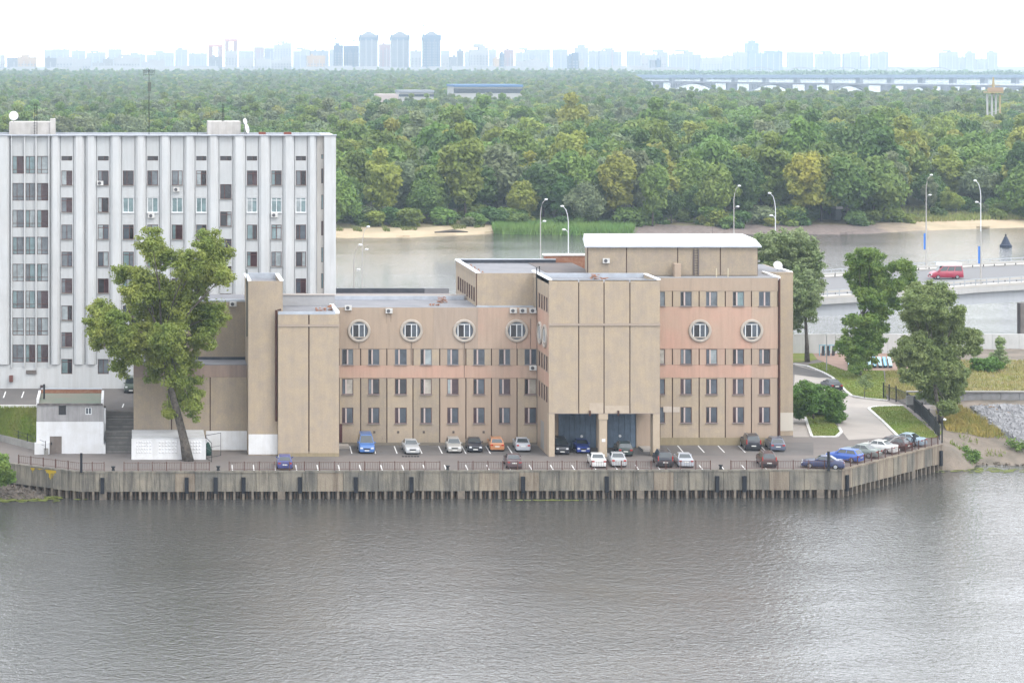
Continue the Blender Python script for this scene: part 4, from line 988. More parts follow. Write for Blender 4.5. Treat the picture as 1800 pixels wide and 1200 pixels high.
# ---- brick heaps on the roofs (things lying there)
def bricks(loc, n, sx, sy, label, rows_=2):
    e = empty('brick_heap', loc, label, 'bricks', 'loose bricks on the office roofs'); r = random.Random(n+int(loc[0]*10))
    me = cached('brick', lambda: bmesh_of('brick', [(-.125, .125, -.06, .06, 0, .07)], mat('brick_loose', (.34, .15, .09), .9, c2=(.42, .24, .15), scale=4)))
    for i in range(n):
        inst('brick', me, e, (loc[0]+r.uniform(-sx, sx), loc[1]+r.uniform(-sy, sy), loc[2]+.075*(i % (rows_+2))), r.uniform(0, 3.14))
zr_ = zLt-.27
bricks((Xp(566, 274.5), 274.6, zr_+.02), 26, .7, .25, 'tumbled orange bricks on the roof beside the round-window facade', 4)
bricks((Xp(583, 276), 276.5, zr_+.02), 30, .4, .6, 'stacked orange bricks at the right roof corner above the downpipe block', 6)
bricks((X(793), 288, zL-.26), 40, .5, .6, 'brick heap at the foot of the raised roof block', 7)
bricks((X(771), 284.5, zL-.26), 14, .75, .3, 'row of loose bricks on the left wing roof', 1)
bricks((Xp(1047, 276), 277.2, zC-.4), 30, .5, .5, 'orange bricks beside the white roofed storey', 6); bricks((Xp(1060, 276), 275.5, zC-.4), 22, .5, .4, 'pale bricks spilled over the porch roof', 3)
bricks((Xp(960, 280), 280.5, zC-.4), 16, .4, .3, 'few bricks behind the white coping of the porch roof', 3)
for i in range(9): 
    yy = 284.5+i*1.6
    bricks((XB0+.9, yy, zB-.34), 5, .3, .25, 'small pile of roof bricks along the white coping', 2) if i % 2 else None
# ================================================================ air conditioners, dishes, masts
acm = mat('ac_white', (.66, .66, .64), .6, c2=(.55, .54, .52), scale=2)
def ac(px, py, D, label, w=.8, rz=0):
    e = empty('air_conditioner', (Xp(px, D), D, Zp(py, D)), label, 'air conditioner', 'outdoor air conditioner units')
    x, y, z = Xp(px, D), D, Zp(py, D)
    inst('case', cached('accase', lambda: bmesh_of('case', [(-.4, .4, -.34, -.04, -.28, .28)], acm)), e, (x, y, z))
    def fan():
        mb = MB(); mb.lathe([(0, 0), (.21, 0), (.21, .02), (0, .02)], (-.08, -.345, 0), 16, Matrix.Rotation(math.pi/2, 3, 'X')); me = mb.mesh('fan_grille'); me.materials.append(mat('ac_fan', (.10, .10, .11), .7)); return me
    inst('fan_grille', cached('acfan', fan), e, (x, y, z))
    inst('bracket', cached('acbr', lambda: bmesh_of('bracket', [(-.33, -.28, -.32, .02, -.34, -.29), (.28, .33, -.32, .02, -.34, -.29)], dark_metal)), e, (x, y, z))
for px, py, D, lb in ((310, 333, DW, 'air conditioner under a dark window high on the white tower'), (266, 379, DW, 'air conditioner under the white framed window left of the treetop'),
    (482, 378, DW, 'air conditioner on the white tower under the white framed window right of the treetop'), (226, 519, DW, 'air conditioner on the white tower half hidden by poplar leaves'),
    (176, 322, DW+.05, 'tiny air conditioner set into a dark window near the top of the white tower'),
    (409.5, 534, D8, 'air conditioner on the beige wall beside the poplar crown'), (612, 540.5, D8-.04, 'first air conditioner above the leftmost porthole window'), (683.5, 546, D8-.04, 'air conditioner left of the second porthole window'),
    (902, 545.5, D8-.04, 'left one of three air conditioners in a row under the roof edge'), (919, 545.5, D8-.04, 'middle one of three air conditioners in a row under the roof edge'), (936.5, 545.5, D8-.04, 'right one of three air conditioners in a row under the roof edge'),
    (936.5, 646, D8-.04, 'air conditioner under the last window before the porch block'), (1065, 458, DP-.08, 'air conditioner on the wall under the white metal roof')): ac(px, py, D, lb)
dishm = mat('dish_white', (.75, .76, .78), .5)
def dish(px, py, D, R_, label, yaw=0, tilt=.5, base=None):
    x, y, z = Xp(px, D), D, Zp(py, D); e = empty('satellite_dish', (x, y, base if base else z-R_*1.2), label, 'satellite dish', 'satellite dishes on the roofs')
    M_ = Matrix.Rotation(yaw, 3, 'Z') @ Matrix.Rotation(math.pi/2-tilt*.4, 3, 'X')
    mb = MB(); mb.lathe([(0, 0), (R_*.5, .04*R_), (R_*.8, .12*R_), (R_, .22*R_), (R_*.98, .25*R_), (R_*.5, .08*R_), (0, .03*R_)], (x, y, z), 20, M_); mb.build('reflector', dishm, e, smooth=True)
    MB().tube([(x, y+.15, (base if base else z-R_*1.2)), (x, y+.15, z)], .06, 6).tube([(x, y+.15, z), tuple(Vector((x, y, z))+M_ @ Vector((0, 0, R_*.9)))], .03, 5).build('mount', mat('mount_grey', (.3, .3, .3), .6), e)
    MB().box(x-.08, x+.08, y-R_*.9, y-R_*.9+.16, z-.08, z+.08).build('receiver', dishm, e)
dish(24, 204, 303, .6, 'round white satellite dish on the left rooftop room of the white tower', base=Zp(215, D_))
dish(430, 214, 301, .42, 'upper white satellite dish beside the right rooftop room of the tower', yaw=.9, base=zr)
dish(433, 227, 300.6, .6, 'lower grey satellite dish beside the right rooftop room of the tower', yaw=1.1, base=zr)
dish(1367, 467, 288, .55, 'white satellite dish on the right end of the beige office roof', tilt=1.2, base=zR+.1)
def mast(px, y0, y1, D, label, w=.05, arms=(), z0=None, name='antenna_mast', cat='antenna'):
    x = Xp(px, D); z0 = Zp(y0, D) if z0 is None else z0; e = empty(name, (x, D, z0), label, cat, 'antennas on the roofs')
    MB().tube([(x, D, z0), (x, D, Zp(y1, D))], [w, w*.6], 6).build('pole', dark_metal, e)
    for (dy, hw) in arms: MB().bar((x-hw, D, Zp(dy, D)), (x+hw, D, Zp(dy, D)), .035).build('crossarm', dark_metal, e)
    return e
e = mast(262, 237, 122, 300, 'tall thin antenna mast with a bushy head on the white tower roof', .06, ((124, .7), (127, .5), (132, .6)))
for k in range(14):
    x = Xp(262, 300)+(k-6.5)*.11; MB().bar((x, 300+.1*((k*7) % 5-2), Zp(134-(k*5) % 9, 300)), (x, 300+.1*((k*3) % 5-2), Zp(124-(k*3) % 5, 300)), .03).build('element', dark_metal, e)
MB().box(Xp(259.8, 300), Xp(267, 300)-.1, 299.9, 300.15, Zp(161, 300), Zp(145, 300)).build('equipment_box', mat('grey_green', (.12, .14, .12), .7), e)
e = mast(61, 240, 183, 301.5, 'dark lattice mast beside the left rooftop room', .045, tuple((y, .16) for y in range(186, 238, 5)))
x = Xp(65, 301.5); MB().tube([(x, 301.5, Zp(240, 301.5)), (x, 301.5, Zp(183, 301.5))], .045, 6).build('pole', dark_metal, e)
e = mast(391, 215, 182, 303, 'short dark lattice mast on the right rooftop room', .045, tuple((y, .16) for y in range(185, 214, 4)), z0=Zp(214, D_))
x = Xp(393.5, 303); MB().tube([(x, 303, Zp(214, 303)), (x, 303, Zp(184, 303))], .045, 6).build('pole', dark_metal, e)
mast(347, 237, 220, 301, 'small white whip antenna on the tower roof', .03); mast(424, 215, 196, 303, 'thin whip antenna beside the right rooftop room', .02)
mast(527, 238, 120, 302, 'very thin whip antenna near the right end of the tower roof', .012); mast(1097, 432, 386, 284, 'thin whip antenna at the left of the white metal roof', .018, z0=27); mast(1252, 412, 384, 288, 'thin whip antenna on the ridge of the white metal roof', .018, z0=27)
# ================================================================ shed
DS = 274.0; S8 = lambda px: Xp(px, DS)
shed = empty('shed', (S8(123), DS, ZQ), 'small white and grey shed with green roof and brown door', 'shed')
zS = Zp(709, DS); x0, x1 = S8(64), S8(182)
zW = Zp(741, DS)
shg = mat('shed_grey', (.42, .41, .41), .8, c2=(.36, .35, .35), scale=.8, streak=.4)
MB().box(x0+.05, x1-.05, DS+.2, 281, ZQ-.2, zS-.2).build('wall', whitewash, shed)
dh = (S8(87.5), S8(108.5), ZQ-.01, Zp(766.5, DS))
panel(shed, 'lower_wall', (0, DS+.2, 0), UX, NF, x0, x1, ZQ-.1, zW, [dh], .2, whitewash)
wh = [(S8(103), S8(116), Zp(729, DS), Zp(711, DS)), (S8(150), S8(161), Zp(728.5, DS), Zp(716, DS))]
panel(shed, 'upper_wall', (0, DS+.2, 0), UX, NF, x0+.03, x1-.03, zW+.005, zS-.1, wh, .17, shg)
for i in range(34):
    x = x0+.1+i*(x1-x0-.2)/34
    if wh[0][0]-.1 < x < wh[0][1] or wh[1][0]-.1 < x < wh[1][1]: continue
    MB().box(x, x+.06, DS+.0, DS+.028, zW+.03, zS-.12).build('batten', shg, shed)
window(shed, ((wh[0][0]+wh[0][1])/2, DS+.19, wh[0][2]), wh[0][1]-wh[0][0], wh[0][3]-wh[0][2], [], None, dark_metal, [g_black])
window(shed, ((wh[1][0]+wh[1][1])/2, DS+.19, wh[1][2]), wh[1][1]-wh[1][0], wh[1][3]-wh[1][2], [.5], None, pvc, [g_blue, g_blue], bw=.08)
dd = MB().box(dh[0], dh[1], DS+.08, DS+.15, ZQ, dh[3]).build('door', mat('shed_door', (.24, .20, .175), .8, c2=(.18, .15, .13), scale=1, streak=.3), shed); MB().box(dh[0]+.12, dh[0]+.25, DS+.03, DS+.08, ZQ+1.0, ZQ+1.3).build('handle', dark_metal, dd)
MB().add([(x0+.3, DS+.05, zS), (x1-.3, DS+.05, zS), (x1-.3, 280.6, zS+.25), (x0+.3, 280.6, zS+.25), (x0+.3, DS+.05, zS-.15), (x1-.3, DS+.05, zS-.15), (x1-.3, 280.6, zS+.1), (x0+.3, 280.6, zS+.1)], [(0, 1, 2, 3), (4, 7, 6, 5), (0, 4, 5, 1), (1, 5, 6, 2), (2, 6, 7, 3), (3, 7, 4, 0)]).build('roof', mat('shed_roof_green', (.17, .21, .165), .9, c2=(.23, .20, .16), scale=.4, fine=.4), shed)
MB().box(x0+.1, x1-.1, DS-.12, DS+.04, zS-.2, zS+.03).build('roof_edge', mat('shed_edge', (.22, .2, .19), .9, fine=.4, c2=(.1, .09, .09), scale=2), shed)
for a in (x0, x1-.28): MB().box(a, a+.28, DS-.02, 281.2, zS-.1, zS+.5).build('parapet', whitewash, shed)
MB().box(x0+.28, x1-.28, 280.8, 281.2, zS-.1, zS+.68).build('parapet', brick_m, shed); MB().box(x0+.25, x1-.25, 280.75, 281.25, zS+.68, zS+.76).build('coping', flash, shed)
MB().tube([(Xp(77.5, 277), 277, zS), (Xp(77.5, 277), 277, Zp(675, 277))], .11, 8).build('stove_pipe', dark_metal, shed)
MB().box(S8(61), S8(87), DS-.55, DS-.01, ZQ-.05, Zp(777, DS)).build('white_bin_wall', whitewash, shed)
MB().tube([(x1+.12, DS+.4, Zp(745, DS)), (x1+.12, DS+.4, Zp(718, DS))], .12, 8).build('white_pipe', whitewash, shed)
# ================================================================ white low building of relief panels
DWp = 270.0; W8 = lambda px: Xp(px, DWp); zWt = Zp(770, DWp)
wl = empty('panel_enclosure', (W8(296), DWp, ZQ), 'whitewashed concrete panel enclosure behind the poplar trunk', 'wall')
MB().box(W8(233), W8(360), DWp+.15, DM-.1, ZQ, zWt-.05).build('back_mass', whitewash, wl)
MB().box(W8(232), W8(360.5), DWp+.1, DM-.04, zWt-.05, zWt+.03).build('roof_slab', mat('slab_white', (.62, .63, .64), .9, c2=(.5, .5, .5), scale=.5, fine=.2), wl)
px_ = [233, 272.5, 318, 360]
for a, b in zip(px_[:-1], px_[1:]):
    x0_, x1_ = W8(a)+.12, W8(b)-.12; mb = MB(); mb.box(x0_, x1_, DWp+.05, DWp+.15, ZQ+.12, zWt-.08)
    nx_, nz_ = 6, 4; 
    for i in range(nx_):
        for j in range(nz_):
            cx_ = x0_+.25+(x1_-x0_-.5)*(i+.5)/nx_; cz_ = ZQ+.65+(zWt-ZQ-.9)*(j+.5)/nz_; hx = (x1_-x0_-.5)/nx_/2*.92; hz = (zWt-ZQ-.9)/nz_/2*.92
            mb.add([(cx_-hx, DWp+.048, cz_), (cx_, DWp+.048, cz_-hz), (cx_+hx, DWp+.048, cz_), (cx_, DWp+.048, cz_+hz), (cx_, DWp-.04, cz_)], [(0, 1, 4), (1, 2, 4), (2, 3, 4), (3, 0, 4)])
    mb.build('relief_panel', whitewash, wl)
for a in px_: MB().box(W8(a)-.12, W8(a)+.12, DWp-.0, DWp+.16, ZQ, zWt-.07).build('post', whitewash, wl)
MB().box(W8(234), W8(359), DWp-.03, DWp+.05, ZQ, ZQ+.32).build('base_strip', whitewash, wl)
# gate frame
ge = empty('gate_frame', G(362, 808, ZQ), 'open dark metal gate frame beside the whitewashed enclosure', 'gate')
gt = MB(); a = Vector(G(362, 807, ZQ)); b = Vector(G(372, 813, ZQ)); c = Vector(G(388, 802, ZQ))
MB().tube([a, a+Vector((0, 0, 2.75))], .05, 6).build('post', dark_metal, ge)
for (p, q, h0, h1) in ((a, b, 2.5, 2.2), (a, c, 2.7, 2.7)):
    m_ = MB(); m_.bar(p+Vector((0, 0, .15)), q+Vector((0, 0, .15)), .05).bar(p+Vector((0, 0, h0)), q+Vector((0, 0, h1)), .05).bar(q+Vector((0, 0, .1)), q+Vector((0, 0, h1)), .05).bar(p+Vector((0, 0, 1.3)), q+Vector((0, 0, 1.25)), .04); m_.build('gate_leaf', dark_metal, ge)
# green bin & debris beside the tower foot
p = G(365.5, 800, ZQ); mb = MB(); mb.lathe([(0, 0), (.38, 0), (.42, .6), (.3, 1.1), (.1, 1.5), (0, 1.55)], p, 10); tag(mb.build('covered_bin', mat('dark_green_bin', (.02, .06, .045), .7), smooth=True), 'dark green covered bin behind the gate frame', 'bin')
p = G(600, 788, ZQ); tag(MB().box(p[0]-1.0, p[0]+.9, p[1]-.3, p[1]+1.2, ZQ, ZQ+.35).build('entrance_step', slab), 'pale concrete step at the brown side door', 'step')
MB().box(X(596.5), X(601.5), D8-.16, D8-.05, ZQ+.35, Zp(744.5, D8)).build('side_door', mat('door_brown', (.09, .03, .03), .7), off)
# wheel stop under the silver saloon
p = G(722, 802.5, ZQ); mb = MB()
for i in range(6): mb.box(p[0]-1+i*.34, p[0]-1+i*.34+.26, p[1]-.08, p[1]+.08, ZQ, ZQ+.1)
tag(mb.build('wheel_stop', black_rub), 'black wheel stop on the asphalt in front of the silver saloon', 'wheel stop')

# repairs, patches and cables on the facades
pt_ = mat('patch_cream', (.60, .53, .46), .9, c2=(.52, .45, .38), scale=2); pg_ = mat('patch_light', (.50, .42, .33), .9, c2=(.45, .37, .29), scale=1.5)
MB().box(X(1166), X(1181), D8-.03, D8-.004, Zp(724, D8), Zp(714, D8)).box(X(1183), X(1194.5), D8-.03, D8-.004, Zp(724, D8), Zp(715, D8)).build('repair_patch', pt_, off)
MB().box(C_(1036), C_(1060.5), DC-.02, DC-.003, Zp(726, DC), Zp(708, DC)).box(C_(1063), C_(1106), DC-.02, DC-.003, Zp(726, DC), Zp(713, DC)).build('repair_patch', pg_, off)
MB().box(C_(1058), C_(1064), DC-.02, DC-.003, Zp(776, DC), Zp(771, DC)).build('notice', white_paint, off)
for px, y0, y1 in ((631, 600, 612), (723, 601, 640), (816, 601, 664), (908, 601, 612), (932, 560, 612)):
    MB().box(X(px)-.02, X(px)+.02, D8-.1, D8-.05, Zp(y1, D8), Zp(y0, D8)).build('cable', mat('cable_grey', (.12, .1, .09), .8), off)
stn = mat('rust_stain', (.22, .15, .11), .9, c2=(.33, .26, .2), scale=3)
for px, y0, y1 in ((679, 552, 568), (687, 552, 566), (672, 768, 772)): MB().box(X(px)-.03, X(px)+.03, D8-.055, D8-.043, Zp(y1, D8), Zp(y0, D8)).build('stain', stn, off)
for px in (658, 700, 745, 797, 850): MB().box(X(px)-.12, X(px)+.12, D8-.06, D8-.002, Zp(761, D8), Zp(757, D8)).build('wall_vent', mat('vent_dark', (.12, .10, .09), .9), off)
# ================================================================ cars
def paint(n, c, r=.3):
    m = mat(n, c, r, spec=.5); m.node_tree.nodes['Principled BSDF'].inputs['Coat Weight'].default_value = .3
    m.node_tree.nodes['Principled BSDF'].inputs['Coat Roughness'].default_value = .08; return m
carglass = mat('car_glass', (.035, .045, .05), .06, spec=.8); tyre_m = mat('tyre', (.015, .015, .015), .9); rim_m = mat('rim', (.42, .43, .45), .35, metal=.6)
lens_w = mat('headlight_glass', (.75, .78, .8), .1, spec=.8); lens_r = mat('taillight_red', (.42, .02, .015), .2, spec=.6); plate_m = mat('plate_white', (.72, .72, .68), .5); black_pl = mat('black_plastic', (.02, .02, .022), .6)
# side profiles: y (front +) fractions of length, z heights; (lower body), greenhouse: base front, roof front, roof rear, base rear
TYPES = {
 'saloon': dict(L=4.5, W=1.74, H=1.43, body=[(-.5, .62), (-.495, .92), (-.44, 1.0), (-.30, 1.0), (.18, .95), (.40, .84), (.47, .76), (.5, .58)], gh=(.19, .04, -.17, -.33)),
 'hatch':  dict(L=3.95, W=1.70, H=1.48, body=[(-.5, .6), (-.5, .9), (-.47, .98), (-.3, .98), (.2, .95), (.40, .85), (.47, .76), (.5, .58)], gh=(.21, .06, -.36, -.475)),
 'wagon':  dict(L=4.6, W=1.75, H=1.48, body=[(-.5, .6), (-.5, .9), (-.48, .98), (-.3, .98), (.18, .95), (.40, .84), (.47, .76), (.5, .58)], gh=(.19, .05, -.40, -.48)),
 'offroader': dict(L=4.55, W=1.80, H=1.72, body=[(-.5, .7), (-.5, 1.0), (-.48, 1.1), (-.3, 1.1), (.2, 1.08), (.40, 1.02), (.47, .95), (.5, .7)], gh=(.21, .09, -.42, -.48)),
 'minivan': dict(L=4.7, W=1.85, H=1.95, body=[(-.5, .6), (-.5, 1.0), (-.49, 1.12), (-.3, 1.12), (.28, 1.12), (.40, 1.02), (.475, .85), (.5, .6)], gh=(.33, .13, -.46, -.495)),
 'jeep': dict(L=4.0, W=1.78, H=1.9, body=[(-.5, .6), (-.5, 1.0), (-.49, 1.1), (-.3, 1.1), (.1, 1.1), (.4, 1.05), (.48, 1.02), (.5, .6)], gh=(.14, .09, -.46, -.49)),
}
def make_car(kind, pm_, name, roof_m=None):
    T = TYPES[kind]; Ln, W, Hh = T['L'], T['W'], T['H']; root = bpy.data.objects.new(name, None); COL.objects.link(root); root.empty_display_size = .3
    zb = .22
    def sec(y, zt_, wf):
        w2 = W/2*wf; return [(-w2*.93, y, zb), (w2*.93, y, zb), (w2, y, zb+.18), (w2, y, zt_*.72), (w2*.93, y, zt_-.04), (w2*.80, y, zt_), (-w2*.80, y, zt_), (-w2*.93, y, zt_-.04), (-w2, y, zt_*.72), (-w2, y, zb+.18)]
    mb = MB(); st_ = T['body']; n = 10
    for i, (f, z) in enumerate(st_):
        wf = {0: .86, len(st_)-1: .82}.get(i, {1: .93, len(st_)-2: .93}.get(i, 1.0)); mb.v += sec(f*Ln, z, wf)
    for i in range(len(st_)-1):
        for j in range(n):
            a = i*n+j; b = i*n+(j+1) % n; mb.f.append((a, b, b+n, a+n))
    mb.f.append(tuple(range(n))[::-1]); mb.f.append(tuple(range((len(st_)-1)*n, len(st_)*n)))
    g = [v*Ln for v in T['gh']]; zbelt = [z for f, z in st_ if abs(f+.3) < .01][0]-.03
    bw2, rw2 = W/2*.93, W/2*.70
    zf = zbelt-.0
    B = [(-bw2, g[3], zbelt), (bw2, g[3], zbelt), (bw2, g[0], zf), (-bw2, g[0], zf)]; R_ = [(-rw2, g[2], Hh-.02), (rw2, g[2], Hh-.02), (rw2, g[1], Hh-.03), (-rw2, g[1], Hh-.03)]
    k = len(mb.v); mid = [(-rw2*.8, (g[2]+g[1])/2, Hh+.01), (rw2*.8, (g[2]+g[1])/2, Hh+.01)]
    mb.v += B+R_; mb.f += [(k, k+1, k+5, k+4), (k+1, k+2, k+6, k+5), (k+2, k+3, k+7, k+6), (k+3, k, k+4, k+7), (k+4, k+5, k+6, k+7)]
    me = mb.mesh('body', smooth=False); me.materials.append(pm_)
    bm = bmesh.new(); bm.from_mesh(me); bmesh.ops.recalc_face_normals(bm, faces=bm.faces); bmesh.ops.bevel(bm, geom=[e for e in bm.edges if e.calc_length() > .25], offset=.035, segments=2, affect='EDGES', profile=.6); bm.to_mesh(me); bm.free()
    me.polygons.foreach_set('use_smooth', [True]*len(me.polygons))
    body = inst('body', me, root)
    def q(name_, a, b, c, d, m_, i0=.08, i1=.92, j0=.1, j1=.88, off=.012):
        a, b, c, d = map(Vector, (a, b, c, d)); nrm = (b-a).cross(d-a).normalized()
        def P(u, v): return (a.lerp(b, u)).lerp(d.lerp(c, u), v)+nrm*off
        mb = MB(); mb.add([P(i0, j0), P(i1, j0), P(i1, j1), P(i0, j1), P(i0, j0)-nrm*.03, P(i1, j0)-nrm*.03, P(i1, j1)-nrm*.03, P(i0, j1)-nrm*.03], [(0, 1, 2, 3), (0, 4, 5, 1), (1, 5, 6, 2), (2, 6, 7, 3), (3, 7, 4, 0)])
        me = mb.mesh(name_); me.materials.append(m_); return inst(name_, me, root)
    q('rear_window', B[0], B[1], R_[1], R_[0], carglass); q('windscreen', B[2], B[3], R_[3], R_[2], carglass, .05, .95, .06, .92)
    nsp = [(.06, .49), (.52, .93)] if kind in ('saloon', 'hatch') else [(.04, .33), (.36, .64), (.67, .95)]
    for s0, s1 in nsp: q('side_window', B[1], B[2], R_[2], R_[1], carglass, s0, s1, .12, .86); q('side_window', B[3], B[0], R_[0], R_[3], carglass, 1-s1, 1-s0, .12, .86)
    if roof_m:
        MBr = MB().box(-rw2-.02, rw2+.02, g[2], g[1], Hh-.03, Hh+.05); me = MBr.mesh('roof'); me.materials.append(roof_m); inst('roof', me, root)
    wr = .31 if kind not in ('offroader', 'jeep') else .36
    def wheel(r_):
        mb = MB(); mb.lathe([(.1, -.1), (r_*.8, -.11), (r_, -.08), (r_, .08), (r_*.8, .11), (.1, .1)], (0, 0, 0), 18, Matrix.Rotation(math.pi/2, 3, 'Y')); me = mb.mesh('wheel'); me.materials.append(tyre_m); return me
    def rim(r_):
        mb = MB(); mb.lathe([(0, -.125), (r_*.62, -.12), (r_*.64, -.1), (r_*.64, .1), (r_*.62, .12), (0, .125)], (0, 0, 0), 12, Matrix.Rotation(math.pi/2, 3, 'Y')); me = mb.mesh('rim'); me.materials.append(rim_m); return me
    for sx in (-1, 1):
        for fy in (.31, -.30):
            w_ = inst('wheel', cached(('wh', wr), lambda: wheel(wr)), root, (sx*(W/2-.09), fy*Ln, wr)); r_ = bpy.data.objects.new('rim', cached(('rim', wr), lambda: rim(wr))); COL.objects.link(r_); r_.parent = w_
    hl = Ln/2
    def pb(name_, x0, x1, y0, y1, z0, z1, m_): return inst(name_, bmesh_of(name_, [(x0, x1, y0, y1, z0, z1)], m_), root)
    for s in (-1, 1):
        x0, x1 = sorted((s*W*.25, s*W*.41)); zz = st_[-1][1]
        pb('headlight', x0, x1, hl-.16, hl+.012, zz-.02 if kind != 'jeep' else .75, zz+.13 if kind != 'jeep' else .92, lens_w)
        x0, x1 = sorted((s*W*.33, s*W*.43)); zz = st_[0][1]
        if kind == 'offroader': pb('taillight', *sorted((s*W*.405, s*W*.46)), -hl-.02, -hl+.12, zz+.1, zz+.6, lens_r)
        else: pb('taillight', *sorted((s*W*.28, s*W*.44)), -hl-.015, -hl+.2, zz+.08, zz+.25, lens_r)
        pb('mirror', *sorted((s*W*.47, s*W*.56)), g[0]-.35, g[0]-.22, zbelt, zbelt+.14, pm_)
    pb('bumper', -W*.43, W*.43, hl-.12, hl+.04, .24, .5, pm_ if kind != 'jeep' else black_pl); pb('bumper', -W*.44, W*.44, -hl-.05, -hl+.1, .28, .52, pm_ if kind not in ('offroader', 'jeep') else black_pl)
    pb('grille', -W*.2, W*.2, hl-.02, hl+.046, .52, .66, black_pl)
    pb('number_plate', -.26, .26, hl+.04, hl+.055, .34, .46, plate_m); pb('number_plate', -.26, .26, -hl-.065, -hl-.05 if kind not in ('saloon',) else -hl-.05, .55, .67, plate_m) if kind != 'saloon' else pb('number_plate', -.26, .26, -hl-.03, -hl-.0, .62, .74, plate_m)
    if kind in ('offroader', 'wagon'):
        for s in (-1, 1): pb('roof_rail', *sorted((s*(rw2-.08), s*(rw2-.03))), g[2]+.2, g[1]-.1, Hh-.01, Hh+.06, rim_m)
    return root
CARS = {}
def car(kind, pm_, px, y, facing, label, yaw=0, z=ZQ, name='parked_car', group='cars parked on the quay', near=True, cat='car', roof_m=None, sc=1.0):
    root = make_car(kind, pm_, name, roof_m); Ln = TYPES[kind]['L']
    D = Dg(y, z)+.05; x = Xp(px, D)
    lean = -.05*(1 if px > 0 else 1)
    ang = math.atan(.04+.00006*(px-400))                # bays lean a little
    dirv_ = Vector((math.sin(ang), math.cos(ang)))      # away from camera
    c_ = Vector((x, D))+dirv_*Ln/2
    c_ = Vector((x, D))+Vector((dirv_.x, dirv_.y))*Ln/2
    root.location = (c_.x, c_.y, z+.012); root.rotation_euler = (0, 0, (math.pi if facing == 'f' else 0)-ang+yaw)
    root.scale = (sc, sc, sc)
    tag(root, label, cat, group); return root
P_ = dict(blue=paint('paint_blue', (.06, .16, .42)), silver=paint('paint_silver', (.42, .43, .44)), tan=paint('paint_champagne', (.36, .35, .33)), black=paint('paint_black', (.018, .02, .03)), orange=paint('paint_copper', (.44, .19, .08)),
    blsil=paint('paint_blue_silver', (.40, .42, .46)), dblue=paint('paint_old_blue', (.03, .06, .28)), green=paint('paint_dark_green', (.03, .045, .04)), cobalt=paint('paint_cobalt', (.035, .05, .22)), maroon=paint('paint_plum', (.085, .055, .06)),
    white=paint('paint_white', (.70, .70, .69)), dred=paint('paint_dark_red', (.06, .025, .025)), navy=paint('paint_navy', (.035, .045, .12)), sky=paint('paint_bright_blue', (.04, .12, .48)), ggrey=paint('paint_green_grey', (.20, .235, .22)), lblue=paint('paint_ice_blue', (.28, .38, .46)),
    slate=paint('paint_slate', (.10, .115, .16)), army=paint('paint_army_green', (.05, .075, .05)), red=paint('paint_red', (.34, .025, .06)))
car('minivan', P_['blue'], 645, 798, 'f', 'bright blue minivan parked nose out at the beige wall')
car('saloon', P_['silver'], 724, 799.5, 'f', 'silver car with a black wheel stop in front of it, nose out', yaw=.05)
car('hatch', P_['tan'], 799.5, 797, 'f', 'champagne grey hatchback left of the black saloon')
car('saloon', P_['black'], 836, 796, 'f', 'black car nose out between champagne hatchback and copper car')
car('hatch', P_['orange'], 874, 794, 'r', 'copper orange car parked tail out')
car('saloon', P_['blsil'], 920, 795, 'r', 'silver car with red tail lights parked next to the porch')
car('offroader', P_['black'], 989, 800, 'f', 'black car with bright headlights under the left of the porch', sc=.93)
car('saloon', P_['dblue'], 1026, 798, 'f', 'old blue saloon under the porch beside the middle pier', sc=.95)
car('wagon', P_['green'], 1100, 803, 'r', 'dark green estate car under the right half of the porch')
car('hatch', P_['cobalt'], 501, 826.5, 'r', 'dark blue hatchback alone by the left railing')
car('saloon', P_['maroon'], 904.5, 825, 'r', 'plum grey car by the railing in front of the silver car')
car('saloon', P_['white'], 1053, 823.5, 'r', 'white saloon behind the railing below the middle pier')
car('saloon', P_['silver'], 1088.5, 822, 'r', 'silver saloon right of the white saloon, behind the railing')
car('offroader', P_['black'], 1170, 822.5, 'r', 'black off-roader with tall red tail lights by the railing')
car('saloon', P_['blsil'], 1206.5, 823, 'r', 'pale silver saloon beside the black off-roader at the railing')
car('offroader', P_['dred'], 1353, 823.5, 'r', 'dark maroon off-roader alone by the right part of the railing', sc=.95)
car('offroader', P_['black'], 1325, 793, 'r', 'black off-roader at the wall near the right downpipe')
car('wagon', P_['slate'], 1368, 794.5, 'r', 'slate blue estate car at the right corner of the office')
car('saloon', P_['black'], 1467, 688, 'r', 'black saloon driving up the pale driveway', yaw=.16, name='driving_car', group='moving vehicles')
car('jeep', P_['army'], 230, 692, 'f', 'dark green off-road vehicle half hidden by the beige office corner', z=ZT, group='cars in the upper yard', sc=.95)
